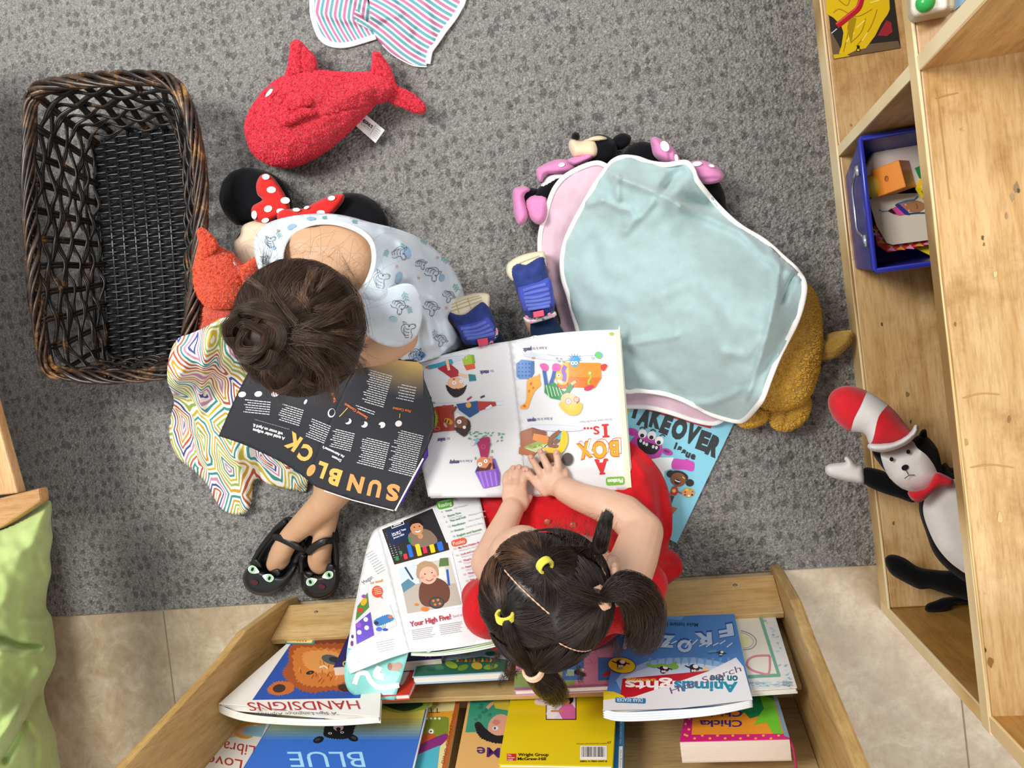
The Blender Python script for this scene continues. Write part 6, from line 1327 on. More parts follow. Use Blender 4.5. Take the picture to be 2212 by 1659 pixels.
fine = []; r1_ = np.cross(front, td[0]); r1_ /= np.linalg.norm(r1_); r2_ = np.cross(front, r1_)
for i in range(900):
    a = R.uniform(0, 6.28); q_ = R.uniform(.12, .62); d = front*math.cos(q_)+(r1_*math.cos(a)+r2_*math.sin(a))*math.sin(q_); j = 0 if d@td[0] > d@td[1] else 1; q = td[j]; ang = math.acos(np.clip(d@q, -1, 1))
    if ang < .1: continue
    fine.append([on2((math.sin((1-t)*ang)*d+math.sin(t*ang)*q)/math.sin(ang), 1.0+.05*math.sin(3.1*t)+.012*R.randn()*t*(1-t)) for t in np.linspace(0, .9, 9)])
hair_curves('baby_hair', fine, hairmat('#4a3426', 'baby_hair'), hair2, .00022, .00022)
def tail(px, zz, n, w0, w1, curl=0):
    b_ = smooth([tuple(P(x, y, z)) for (x, y), z in zip(px, zz)], 7, False); m_ = len(b_)
    for i in range(n):
        o = R.randn(3); o /= np.linalg.norm(o); rr_ = R.rand()**.5; ph = R.rand()*6.28; st.append([b_[k]+o*rr_*(w0+(w1-w0)*math.sin(math.pi*.62*min(1, k/m_*1.3)))+curl*np.array([math.sin(ph+k*.5), math.cos(ph+k*.5), 0])*k/m_ for k in range(m_)])
for (px, zz, n, a, b_, cu) in ((tails[0], tz[0], 500, .005, .014, .001), (tails[1], tz[1], 500, .005, .012, .001), (tails[2], tz[2], 4200, .006, .034, .006), (tails[3], tz[3], 2400, .006, .024, .005), (tails[4], tz[4], 600, .007, .011, .0005)): tail(px, zz, n, a, b_*.8, cu)
def curls(lst, n, rad=.006):
    for x, y, z, x2, y2 in lst:
        for i in range(n):
            ph = R.rand()*6.28; m_ = 18; A = np.array(P(x, y, z)); B_ = np.array(P(x2, y2, z-.05)); o = R.randn(3)*.0022; st.append([A+(B_-A)*k/m_+o+rad*(k/m_)*np.array([math.cos(ph*.2+k*.55), math.sin(ph*.2+k*.55), .3*math.sin(k*.4)]) for k in range(m_)])
curls([(1100, 1425, .40, 1085, 1480), (1120, 1450, .40, 1095, 1470), (1400, 1300, .42, 1412, 1370), (1390, 1260, .42, 1408, 1290), (1190, 1480, .37, 1208, 1505), (1330, 1385, .38, 1345, 1420), (1250, 1440, .38, 1262, 1470), (1080, 1400, .40, 1068, 1440)], 26)
thin = []
for i in range(90):
    a = R.uniform(0, 6.28); x0, y0 = 1190+140*math.cos(a), 1300+140*math.sin(a); b_ = a+R.uniform(-.7, .7); l_ = R.uniform(12, 34); thin.append(smooth([tuple(P(x0, y0, .42)), tuple(P(x0+l_*math.cos(b_), y0+l_*math.sin(b_), .43)), tuple(P(x0+l_*1.3*math.cos(b_+.8), y0+l_*1.3*math.sin(b_+.8), .41))], 4, False))
for i in range(70):
    x0 = R.uniform(1190, 1310); y0 = 1180; x1 = x0+R.uniform(-40, 40); thin.append(smooth([tuple(P(x0, y0, .47)), tuple(P((x0+x1)/2+R.uniform(-20, 20), 1140+R.uniform(-25, 15), .46)), tuple(P(x1, 1120+R.uniform(-10, 50), .40)), tuple(P(x1+R.uniform(-30, 10), 1160, .38))], 5, False))
hair_curves('hair_strands', st, H2, hair2, .00023, .00012); hair_curves('loose_hairs', thin, H2, hair2, .00013, .00006)
# light scalp showing in the partings
for i_, j_ in ((0, 1), (2, 3)):
    wq = [1, 1, 1.06, 1.06, 1]; nn = td[i_]*wq[i_]-td[j_]*wq[j_]; nn /= np.linalg.norm(nn); md = td[i_]+td[j_]; md -= nn*(md@nn); md /= np.linalg.norm(md); tt = np.cross(nn, md); pp = []
    for a in np.linspace(-.5, .5, 41):
        d = md*math.cos(a)+tt*math.sin(a); sc_ = [d@q*wq[k] for k, q in enumerate(td)]
        if set(np.argsort(sc_)[-2:]) == {i_, j_} and d @ front < .93: pp.append(Vector(on2(d, .972)))
    if len(pp) > 4: mb = MB(); mb.tube(pp, [.0003]+[.0010+.0004*math.sin(k*1.7) for k in range(len(pp)-2)]+[.0003], 8, flat=.8); mb.build('parting_line', SK2, hair2, True)
def hairtie(px, z, ax, c_, r=.009):
    p = Vector(P(*px, z)); ax = Vector(ax).normalized(); u = ax.orthogonal().normalized(); w_ = ax.cross(u); mb = MB()
    for k in (-1, 0, 1): mb.tube([p+ax*k*.0032+(u*math.cos(t)+w_*math.sin(t))*r for t in [2*math.pi*i/18 for i in range(18)]], .0024, 8, closed=True)
    mb.build('hair_tie', cloth(c_, .7, 1500, .0003, .1), hair2, True)
def axis(a, b, za, zb): return P(*b, zb)-P(*a, za)
hairtie((1177, 1221), tp[0][2]+.004, axis((1175, 1222), (1190, 1240), .5, .51), '#e6dc4e'); hairtie((1091, 1331), tp[1][2]+.003, axis((1090, 1330), (1094, 1350), .5, .495), '#e6dc4e', .0105)
hairtie((1301, 1291), tp[2][2]+.012, axis((1290, 1294), (1330, 1276), .5, .5), '#efc3a4', .0135); hairtie((1152, 1449), tp[3][2]+.002, axis((1146, 1440), (1162, 1462), .44, .42), '#efc3a4', .0125)
# ================================================================ OPEN MAGAZINES
def pagesheet(nm, outline, zf, m, parent, step=12, thick=.0025, uvs=None): return sheet(nm, outline, zf, m, parent, step=step, thick=thick, sharp=True)
PAPER = plain('#e2e3e5', .35); DARKP = plain('#2c2d33', .3)
def dense(*segs):
    out = []
    for s_ in segs: out += [tuple(p) for p in smooth(s_, 5, False)][:-1]
    return out
# ---- black eclipse magazine on the left child's lap
zb = zfield([(472, 942, .155), (520, 830, .165), (560, 780, .17), (665, 1035, .175), (735, 860, .195), (775, 780, .20), (850, 1100, .165), (913, 985, .165), (885, 785, .18), (600, 900, .185), (800, 940, .18), (570, 985, .165), (620, 1010, .17)])
m1 = thing('eclipse_magazine', 'open black magazine headed SUN BLOCK on the lap of the child with the bun', 'magazine', P(700, 930, .17))
L_ = dense([(472, 942), (490, 900), (508, 860), (530, 815), (552, 775)], [(552, 775), (660, 765), (778, 770)], [(778, 770), (740, 850), (700, 940), (664, 1037)], [(664, 1037), (645, 1022), (610, 1000), (570, 980), (520, 958), (472, 942)])
R_o = dense([(778, 770), (740, 850), (700, 940), (664, 1037)], [(664, 1037), (680, 1050), (700, 1058), (760, 1078), (852, 1102)], [(852, 1102), (885, 1040), (915, 985)], [(915, 985), (940, 900), (900, 780)], [(900, 780), (840, 772), (778, 770)])
lp = pagesheet('left_page', L_, zb, DARKP, m1, 6); rp = pagesheet('right_page', R_o, zb, DARKP, m1, 6)
zb2 = lambda q: zb(q)-.006
under = sheet('cover_behind', [(780, 800), (915, 800), (925, 985), (915, 1000), (885, 1055), (872, 1082), (862, 1092), (800, 1080)], zb2, plain('#4a2fa8', .35), m1, step=12, thick=.001, sharp=True)
ik = Ink(lambda x, y: P(x, y, float(zb([(x, y)])[0])-.001), .001); ik.line([(853, 1103), (886, 1042), (914, 990)], 4, '#f2f2f2'); ik.line([(700, 1060), (760, 1080), (850, 1103)], 2.2, '#e4e4e6'); ik.build('page_edges', m1)
sb_ = surf(zb)
ik = Ink(sb_, .0008, 8)
ORA = '#f3a05c'; ORB = '#f6b85e'
for ch, x, y, h, a, w_, c_ in (('S', 848, 1065, 34, 190, 28, ORA), ('U', 809, 1056, 34, 192, 28, ORA), ('N', 768, 1046, 34, 194, 33, ORA), ('B', 722, 1031, 34, 198, 27, ORB), ('L', 694, 1016, 33, 200, 20, ORB)): ik.ctext(ch, x, y, h, a, c_, wd=w_, bold=.05)
# patches of yellow light on the page photo
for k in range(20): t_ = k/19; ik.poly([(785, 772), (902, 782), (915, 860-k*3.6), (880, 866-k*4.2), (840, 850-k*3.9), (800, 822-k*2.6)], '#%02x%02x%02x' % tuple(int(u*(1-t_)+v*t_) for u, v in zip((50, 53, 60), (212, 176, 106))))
ik.l -= 6
def para(ik, x, y, wd, n, gap, a, c_='#dfe0e4', th=1.7, seed=1): ik.lines(x, y, wd, n, gap, a, c_, th, .2, seed)
ik.l += 8
para(ik, 828, 880, 52, 15, 4.9, 196, seed=2); para(ik, 893, 868, 40, 6, 6, 192, seed=3)
for x, y in ((752, 910), (787, 917), (825, 918), (861, 915)): ik.ell(x, y, 7.5, 6.5, '#eceaea', -20)
ik.ell(747, 907, 7.5, 6.5, '#2c2d33', -20); ik.ell(781, 914, 6.5, 5.5, '#2c2d33', -20); ik.ell(819, 921, 3.5, 3.5, '#2c2d33')
ik.text('Second Contact', 795, 901, 8, 212, '#e0703a', wd=58, bold=.04); ik.text('First Contact', 888, 886, 8, 190, '#e0703a', wd=40, bold=.04); ik.line([(751, 881), (740, 893), (733, 900)], 1.6, '#d8c85a'); ik.line([(864, 893), (863, 903)], 1.4, '#d8c85a')
para(ik, 808, 896, 44, 2, 5, 200, seed=5)
for x, y, w_, n, s_ in ((757, 975, 50, 9, 7), (828, 1014, 62, 13, 8), (893, 1030, 62, 20, 9)): para(ik, x, y, w_, n, 4.7, 194, seed=s_)
ik.text("An Astronomer's", 745, 985, 8, 205, '#f0f0f2', wd=52, bold=.04); ik.text('Dream', 738, 993, 8, 205, '#f0f0f2', wd=22, bold=.04)
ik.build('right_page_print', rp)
ik = Ink(sb_, .0008, 8)
for ch, x, y, h, a, w_, c_ in (('C', 660, 980, 34, 208, 28, ORB), ('K', 632, 955, 34, 214, 29, ORB)): ik.ctext(ch, x, y, h, a, c_, wd=w_, bold=.05)
ik.ell(672, 1016, 8, 14, '#f3a05c', 30, 16)
for x, y in ((523, 852), (558, 851), (594, 851)): ik.ell(x, y, 8.5, 6, '#efe9ec', -12)
ik.ell(716, 892, 8, 10, '#dfe6f4', 20); ik.ell(717, 891, 6, 8, '#23242a', 20)
ik.text('A total solar eclipse', 616, 945, 9, 196, '#f4f4f6', wd=72, bold=.04); ik.text('will occur on April 8.', 610, 931, 9, 200, '#f4f4f6', wd=66, bold=.04) if 0 else ik.text('will occur on April 8.', 612, 935, 9, 197, '#f4f4f6', wd=68, bold=.04)
ik.ell(660, 868, 3, 6, '#cfd4de', 30) ; para(ik, 582, 896, 62, 6, 5.2, 186, seed=11); para(ik, 646, 920, 50, 8, 4.8, 197, seed=12); para(ik, 700, 958, 46, 9, 4.8, 202, seed=13); para(ik, 625, 928, 80, 1, 4, 196, '#8f9096', 1.2, 14)
ik.text('Totality', 727, 868, 8, 250, '#e0703a', wd=22, bold=.04)
ik.build('left_page_print', lp)

# ---- picture magazine held by the child in red
zx = zfield([(862, 797, .115), (925, 1073, .125), (1103, 737, .105), (1140, 1070, .130), (1337, 712, .12), (1365, 1057, .132), (1000, 760, .13), (1035, 1072, .136), (1215, 722, .128), (1250, 1062, .140), (1120, 900, .118), (1000, 920, .135), (1240, 890, .138), (890, 930, .12), (1350, 880, .128)])
m2 = thing('picture_magazine', 'open white magazine headed A BOX IS with drawings of children and boxes', 'magazine', P(1110, 900, .12))
Lx = dense([(862, 797), (880, 865), (905, 980), (925, 1073)], [(925, 1073), (1030, 1074), (1140, 1070)], [(1140, 1070), (1120, 900), (1100, 737)], [(1100, 737), (1050, 745), (960, 766), (900, 784), (862, 797)])
Rx = dense([(1100, 737), (1120, 900), (1140, 1070)], [(1140, 1070), (1250, 1066), (1365, 1057)], [(1365, 1057), (1352, 900), (1340, 718), (1336, 712)], [(1336, 712), (1270, 714), (1180, 722), (1100, 737)])
lx = pagesheet('left_page', Lx, zx, PAPER, m2, 8); rx = pagesheet('right_page', Rx, zx, PAPER, m2, 8)
sx_ = surf(zx)
# right page
ik = Ink(sx_, .0008, 9)
ik.poly([(1329, 716), (1338, 713), (1351, 890), (1364, 1053), (1352, 1054), (1340, 880)], '#e4e6c4')
ik.rpoly(1329, 1039, 40, 18, -3, '#7cb93f', 5); ik.ctext('Fiction', 1329, 1039, 8.5, 177, '#f6f8ee', wd=33, bold=.05)
ik.ctext('A', 1299, 1008, 29, 176, '#d02c2c', wd=29, bold=.06); ik.rpoly(1290, 995, 10, 3.5, 0, '#d02c2c'); ik.rpoly(1309, 994, 10, 3.5, 0, '#d02c2c'); ik.rpoly(1301, 1023, 12, 4, -4, '#d02c2c')
for ch, x, y, h, w_, a in (('B', 1326, 970, 32, 20, 178), ('O', 1295, 973, 34, 30, 178), ('X', 1263, 974, 32, 26, 165)):
    ik.ctext(ch, x+5, y-6, h+2, a, '#c8632e', wd=w_+2, bold=.03); ik.ctext(ch, x+5, y-6, h, a, '#f2efe8', wd=w_, bold=.02); ik.ctext(ch, x, y, h+2, a, '#c8632e', wd=w_+2.5, bold=.06); ik.ctext(ch, x, y, h, a, '#f0a42c', wd=w_, bold=.03)
ik.ctext('I', 1308, 931, 26, 176, '#d02c2c', wd=7, bold=.05); ik.rpoly(1307, 918, 15, 4, -4, '#d02c2c'); ik.rpoly(1309, 943, 15, 4, -4, '#d02c2c'); ik.ctext('S', 1288, 930, 18, 176, '#d02c2c', wd=13, bold=.02)
for x in (1277, 1270, 1263): ik.ell(x, 925, 2.4, 2.4, '#d02c2c')
ik.text('By Kate Salama  Art by Elle Ottaro', 1321, 904, 6, 175, '#9a9ab0', wd=70)
ik.text('A box is to', 1193, 901, 10, 176, '#77738c', wd=33); ik.text('open', 1158, 904, 11, 176, '#4a3f72', wd=19, bold=.05)
ik.text('A box is to', 1181, 748, 10, 175, '#77738c', wd=31); ik.text('pack', 1148, 751, 11, 175, '#4a3f72', wd=19, bold=.05); ik.ell(1321, 721, 5, 3.6, '#9ec04a')
# drawing: packing boxes
ik.ell(1180, 772, 50, 5, '#d4dae8', 6, 20); ik.ell(1240, 764, 60, 5, '#d4dae8', 0, 20)
ik.poly([(1115, 786), (1126, 777), (1154, 780), (1154, 806), (1146, 818), (1122, 819), (1116, 814)], '#4f86cc'); ik.poly([(1146, 783), (1154, 780), (1154, 806), (1146, 818)], '#3a68ae')
for i in range(4):
    for j in range(4): ik.ell(1121+i*7.4, 786+j*8.4, 2, 2, '#24549c', 0, 8)
ik.ell(1151, 768, 8, 6, '#c4d6e6'); ik.ell(1152, 773, 4, 2, '#d88a4c')
ik.poly([(1166, 808), (1160, 812), (1140, 820), (1138, 845), (1136, 868), (1124, 878), (1126, 883), (1140, 882), (1145, 868), (1155, 845), (1168, 832), (1166, 820)], '#f2a93a', True)
for p in ((1147, 829, 3, 4), (1143, 845, 2.4, 3.4), (1152, 838, 2.5, 3), (1133, 877, 4, 3)): ik.ell(*p, '#d8682a', 20, 8)
ik.poly([(1225, 783), (1297, 784), (1299, 815), (1285, 838), (1228, 836), (1224, 815)], '#f08c2e'); ik.poly([(1224, 813), (1299, 816), (1285, 838), (1228, 836)], '#dd7222'); ik.poly([(1203, 828), (1225, 826), (1228, 838), (1206, 840)], '#c8651e')
ik.poly([(1203, 800), (1215, 786), (1228, 784), (1226, 826), (1208, 830), (1200, 816)], '#f6b24a', True); ik.line([(1222, 790), (1217, 800), (1220, 812), (1218, 824)], 9, '#8a5fb8', True); ik.ell(1207, 811, 4, 4, '#ffffff'); ik.ell(1207, 811, 1.6, 1.6, '#222222'); ik.ell(1210, 824, 6, 3, '#ffffff', 30)
for k in range(9): a = math.pi*(1+k/8); ik.poly([(1241+7*math.cos(a-.25), 778+5*math.sin(a-.25)), (1241+19*math.cos(a), 778+16*math.sin(a)), (1241+7*math.cos(a+.25), 778+5*math.sin(a+.25))], '#2f9fd8')
ik.ell(1241, 782, 9, 11, '#2f9fd8'); ik.ell(1237, 784, 4, 4, '#ffffff'); ik.ell(1244, 784, 4, 4, '#ffffff'); ik.ell(1237, 784, 1.4, 1.4, '#222222'); ik.ell(1244, 784, 1.4, 1.4, '#222222'); ik.ell(1238, 775, 2, 2, '#b56ad0')
ik.ell(1293, 767, 8, 7.5, '#58b8c8'); ik.poly([(1286, 765), (1292, 760), (1298, 770), (1291, 774)], '#7cc23f'); ik.ell(1280, 773, 3, 3, '#b8bcc4')
ik.line([(1274, 805), (1276, 815), (1271, 824), (1273, 831)], 4.5, '#a8b83a', True); ik.ell(1274, 806, 4.5, 4.5, '#a8b83a'); ik.ell(1274, 806, 2, 2, '#ffffff'); ik.poly([(1298, 790), (1306, 786), (1312, 790), (1303, 802)], '#d23f2e', True); ik.ell(1272, 838, 11, 5, '#c8355a', -20)
for x, y in ((1203, 774), (1212, 775), (1207, 780), (1217, 781)): ik.ell(x, y, 2.6, 2, '#9aa0aa')
ik.line([(1175, 800), (1178, 818), (1180, 834)], 7, '#2f5ea8', True); ik.line([(1198, 800), (1194, 816), (1188, 832)], 7, '#2f5ea8', True)
ik.poly([(1166, 788), (1176, 785), (1184, 790), (1182, 800), (1173, 800)], '#d858a8', True); ik.poly([(1194, 788), (1203, 785), (1211, 790), (1207, 801), (1194, 800)], '#d858a8', True)
ik.poly([(1177, 832), (1198, 826), (1206, 838), (1220, 846), (1232, 828), (1240, 833), (1226, 852), (1212, 864), (1190, 860), (1176, 848)], '#2f8a4c')
for k in range(5): ik.line([(1180+k*7, 832+k*1.5), (1186+k*7, 858-k*1)], 1.2, '#e4f0e4')
ik.line([(1234, 830), (1244, 824)], 6, '#f0bc94'); ik.ell(1229, 864, 18, 15, '#f0bc94', 15); furpoly(ik, [(1208, 872), (1216, 886), (1232, 896), (1248, 894), (1257, 880), (1254, 870), (1238, 874), (1222, 868)], '#edbd4a', 2)
ik.ell(1228, 867, 7, 7, '#c86a74'); ik.ell(1245, 863, 6, 6, '#c86a74'); ik.ell(1228, 867, 5.6, 5.6, '#f3e6e0'); ik.ell(1245, 863, 4.6, 4.6, '#f0bc94'); ik.ell(1228, 867, 1.2, 1.2, '#222222')
# drawing: open box
ik.ell(1200, 925, 60, 6, '#d8dde8', 2, 20)
ik.poly([(1124, 932), (1150, 923), (1180, 932), (1180, 960), (1150, 970), (1125, 975)], '#a0592a'); ik.poly([(1150, 923), (1180, 932), (1176, 955), (1148, 950)], '#8a4a20'); ik.poly([(1124, 970), (1165, 962), (1185, 957), (1152, 982)], '#c8cf9a'); ik.poly([(1130, 966), (1168, 950), (1182, 958), (1150, 970)], '#8fae48')
for k in range(14): ik.ell(1138+random.random()*36, 957+random.random()*10, 2, 1.4, random.choice(['#e0602e', '#f0c83a', '#5f9c3a', '#e8e4c8']))
ik.poly([(1153, 936), (1184, 942), (1186, 956), (1176, 958), (1150, 950)], '#e08a3a'); ik.poly([(1122, 965), (1153, 983), (1152, 986), (1120, 980)], '#b86a30'); ik.poly([(1120, 980), (1125, 965), (1158, 978), (1150, 985)], '#b0622c')
ik.line([(1210, 932), (1192, 945), (1188, 962), (1206, 966)], 9, '#8a5a3c', True); ik.line([(1216, 938), (1196, 958)], 8, '#8a5a3c'); ik.line([(1216, 935), (1205, 948)], 8, '#4fb0d8')
ik.poly([(1214, 932), (1224, 934), (1226, 955), (1216, 976), (1196, 984), (1176, 972), (1172, 968), (1186, 966), (1206, 966)], '#eec52c', True); ik.ell(1190, 994, 22, 16, '#8a5a3c'); ik.ell(1226, 992, 12, 14, '#4e4440'); ik.ell(1172, 1004, 9, 9, '#4e4440'); ik.ell(1194, 1003, 4.4, 4.6, '#ffffff')
ik.build('right_page_print', rx)
# left page
ik = Ink(sx_, .0008, 9)
ik.ell(879, 803, 4, 3, '#9ec04a')
ik.text('to', 1067, 799, 9, 176, '#77738c', wd=8); ik.text('stack', 1056, 800, 11, 176, '#4a3f72', wd=20, bold=.05); ik.text('to', 972, 945, 9, 176, '#77738c', wd=7); ik.text('color', 962, 946, 11, 176, '#4a3f72', wd=18, bold=.05)
ik.text('A box is to', 1020, 993, 9, 178, '#77738c', wd=27); ik.text('empty', 992, 995, 11, 178, '#4a3f72', wd=22, bold=.05)
ik.ell(960, 779, 58, 6, '#d4dae8', -9, 20)
ik.poly([(998, 774), (1012, 766), (1024, 767), (1027, 784), (1003, 790)], '#a4c63a'); ik.poly([(1002, 789), (1025, 785), (1027, 796), (1008, 800)], '#e0583a'); ik.poly([(1018, 767), (1024, 767), (1027, 784), (1021, 787)], '#86a82c')
ik.line([(925, 794), (950, 788), (975, 780), (968, 790)], 9, '#3f9fb8', True); ik.poly([(945, 796), (970, 784), (990, 800), (992, 812), (974, 816), (960, 806)], '#b03040'); ik.line([(965, 776), (970, 800)], 6, '#f2c6a0'); ik.line([(990, 808), (1012, 814)], 5, '#f2c6a0'); ik.poly([(1012, 808), (1027, 810), (1029, 822), (1014, 824)], '#2f7f8a')
ik.ell(984, 829, 17, 14, '#f0bc94', 10); furpoly(ik, [(964, 832), (970, 848), (984, 858), (1000, 850), (1008, 832), (998, 838), (980, 840)], '#2a2224', 2); ik.ell(981, 827, 4.4, 4, '#ffffff'); ik.ell(996, 824, 3.6, 3.4, '#ffffff'); ik.ell(981, 827, 1.2, 1.2, '#222222'); ik.ell(996, 824, 1.1, 1.1, '#222222'); ik.ell(923, 794, 4, 2.4, '#e0705a'); ik.poly([(977, 818), (983, 817), (981, 822)], '#c8384a')
ik.line([(1009, 864), (1019, 857)], 4, '#b0305a'); ik.line([(1038, 859), (1047, 855)], 4, '#3a3f44'); ik.line([(926, 870), (940, 870)], 3, '#86a84a')
ik.ell(960, 876, 60, 5, '#d4dae8', -3, 20)
ik.poly([(906, 893), (942, 878), (980, 874), (982, 930), (955, 932), (920, 938)], '#a5402e'); ik.line([(945, 878), (955, 932)], 1.2, '#7a2a1c')
furpoly(ik, [(922, 905), (938, 888), (944, 905), (940, 920), (920, 922)], '#8fb83a', 4); ik.ell(928, 930, 8, 4, '#c9807a'); ik.ell(928, 930, 6.5, 2.8, '#a5402e'); ik.ell(944, 926, 7, 4, '#c9807a'); ik.ell(944, 926, 5.5, 2.8, '#a5402e'); ik.ell(960, 878, 6, 3, '#b8503c')
ik.poly([(985, 873), (1032, 866), (1035, 890), (1015, 902), (992, 886)], '#28508c'); ik.poly([(1032, 867), (1070, 868), (1072, 876), (1034, 888)], '#b8322e'); ik.line([(1072, 872), (1086, 871)], 7, '#dfe6ee'); ik.line([(1050, 884), (1062, 876)], 6, '#dfe6ee'); ik.ell(1012, 875, 6, 6, '#e8a93a'); ik.poly([(985, 890), (1000, 898), (992, 910), (982, 902)], '#f4f0ea')
ik.line([(986, 878), (975, 894)], 6, '#7a4a34'); furpoly(ik, [(982, 925), (992, 936), (1004, 942), (1014, 930), (1015, 912), (1004, 905), (996, 920)], '#3e2720', 3); ik.ell(996, 912, 14, 13, '#8a5238', 10); ik.ell(992, 911, 5, 4.6, '#ffffff'); ik.ell(1003, 923, 3.6, 3.6, '#ffffff'); ik.ell(992, 911, 1.3, 1.3, '#222222')
ik.ell(969, 910, 10, 6, '#d8942c', 30); ik.line([(964, 905), (962, 912)], 2.4, '#2a2018'); ik.line([(970, 908), (968, 915)], 2.4, '#2a2018'); ik.ell(962, 918, 6, 3, '#c8a8a4', 60)
rr = random.Random(8)
for k in range(34): x, y = 1008+rr.random()*80, 933+rr.random()*22; ik.rpoly(x, y, 5, 2, rr.uniform(-60, 30), '#4f9a6c')
for x, y in ((1027, 990), (1060, 960), (1063, 975)): ik.rpoly(x, y, 2.4, 6, 0, '#4f9a6c')
ik.poly([(1030, 952), (1056, 944), (1058, 965), (1052, 990), (1040, 990), (1035, 970)], '#a8285c', True); ik.line([(1022, 958), (1034, 948)], 8, '#7fc0d0'); ik.line([(1020, 962), (1024, 952)], 6, '#e8d8d4'); ik.ell(1044, 965, 5, 5, '#c85a86', 0, 12); ik.ell(1044, 965, 3.6, 3.6, '#a8285c', 0, 12)
ik.poly([(1026, 1019), (1035, 1000), (1068, 990), (1080, 1023), (1078, 1048), (1044, 1055)], '#7a4ab8'); ik.poly([(1026, 1019), (1070, 1012), (1078, 1048), (1044, 1055)], '#8a5cc8')
for k in range(4): ik.line([(1036+k*11, 1019), (1046+k*9, 1053-k*1.5)], 3.6, '#a67fdc')
ik.poly([(1027, 1019), (1034, 1004), (1066, 998), (1071, 1012)], '#3a2a2e'); ik.ell(1045, 1000, 15, 13, '#e08a5c', 10); ik.ell(1037, 1003, 4.6, 4.4, '#ffffff'); ik.ell(1049, 996, 4.2, 4, '#ffffff'); ik.ell(1037, 1003, 1.3, 1.3, '#222222'); ik.ell(1049, 996, 1.3, 1.3, '#222222'); ik.line([(1060, 985), (1062, 1014)], 5, '#e08a5c'); furpoly(ik, [(1032, 1010), (1040, 1016), (1056, 1014), (1062, 1004), (1058, 1000), (1050, 1010), (1040, 1010)], '#5a2c1c', 2)
ik.build('left_page_print', lx)
# thin page block below
sheet('pages_beneath', [(868, 801), (1336, 716), (1341, 714), (1368, 1060), (1140, 1074), (930, 1076)], lambda q: zx(q)-.0035, plain('#dcdcd4', .5), m2, step=14, thick=.0015, sharp=True)

# ---- activity magazine lying between the rack and the red child
zh = zfield([(815, 1140, .10), (1035, 1075, .085), (885, 1408, .285), (1065, 1375, .28), (950, 1250, .20), (760, 1350, .255), (748, 1425, .29), (756, 1456, .297), (790, 1190, .115), (850, 1270, .20), (770, 1280, .18), (1000, 1130, .12)])
m3 = thing('activity_magazine', 'open white magazine with two photographs headed Your High Five lying against the rack', 'magazine', P(950, 1250, .18))
Rh = dense([(815, 1140), (870, 1118), (930, 1095), (985, 1076), (1036, 1073)], [(1036, 1073), (1060, 1180), (1100, 1300), (1100, 1370)], [(1100, 1370), (1060, 1385), (990, 1398), (930, 1406), (885, 1408)], [(885, 1408), (865, 1330), (840, 1230), (815, 1140)])
Lh = dense([(815, 1140), (840, 1230), (865, 1330), (885, 1408)], [(885, 1408), (840, 1422), (800, 1438), (756, 1456)], [(756, 1456), (748, 1425), (755, 1370), (768, 1300), (782, 1230), (794, 1178), (805, 1150), (815, 1140)])
rh = pagesheet('right_page', Rh, zh, PAPER, m3, 7); lh = pagesheet('left_page', Lh, zh, PAPER, m3, 7)
zc = zfield([(748, 1425, .29), (745, 1475, .30), (790, 1510, .30), (855, 1512, .30), (885, 1405, .275), (820, 1440, .28)])
cv = sheet('curled_cover', dense([(752, 1400), (744, 1450), (748, 1482), (762, 1500), (790, 1509), (852, 1512)], [(852, 1512), (868, 1460), (884, 1404)], [(884, 1404), (820, 1410), (752, 1400)]), zc, plain('#7fc4be', .35), m3, step=8, thick=.0015, sharp=True)
ik = Ink(surf(zc), .0006, 8); ik.line([(766, 1478), (775, 1455), (792, 1455), (800, 1470), (820, 1485), (862, 1480)], 11, '#e9eef0', True); ik.line([(820, 1440), (812, 1458), (830, 1462)], 14, '#e9eef0', True); ik.ell(860, 1438, 9, 7, '#b08a74'); ik.line([(862, 1442), (842, 1440)], 16, '#b4907c'); ik.ell(842, 1440, 5, 8, '#8a6450'); ik.build('cover_print', cv)
sh_ = surf(zh); ik = Ink(sh_, .0008, 8)
def quad(ik, tl, w_, h_, a, c_): # rotated rect from top-left
    A = math.radians(a); T = lambda u, v: (tl[0]+u*math.cos(A)-v*math.sin(A), tl[1]+u*math.sin(A)+v*math.cos(A)); ik.poly([T(0, 0), T(w_, 0), T(w_, h_), T(0, h_)], c_); return T
ik.poly([(822, 1142), (936, 1096), (974, 1190), (852, 1226)], '#f6f6f4'); T = None
ik.poly([(825, 1144), (934, 1098), (971, 1188), (852, 1220)], '#2b2a2e'); ik.poly([(835, 1146), (885, 1126), (893, 1162), (848, 1178)], '#1d2c50'); ik.poly([(855, 1206), (967, 1172), (971, 1188), (852, 1220)], '#3a2a22')
ik.line([(845, 1138), (872, 1128)], 9, '#e8e8ea'); ik.line([(846, 1138), (871, 1129)], 5, '#26262c'); ik.line([(850, 1136), (866, 1130)], 2, '#e8e8ea')
ik.poly([(882, 1155), (905, 1143), (930, 1147), (945, 1170), (915, 1182), (890, 1178)], '#86705f', True); ik.ell(900, 1140, 14, 16, '#c98f66', -10); furpoly(ik, [(886, 1138), (886, 1126), (898, 1120), (910, 1124), (914, 1136), (904, 1130), (892, 1132)], '#1e1815', 1.5); ik.line([(897, 1148), (903, 1149), (908, 1146)], 2, '#f6f0ea', True); ik.ell(895, 1139, 1.6, 1.2, '#20140f'); ik.ell(906, 1137, 1.6, 1.2, '#20140f'); ik.ell(908, 1158, 6, 6, '#c98f66')
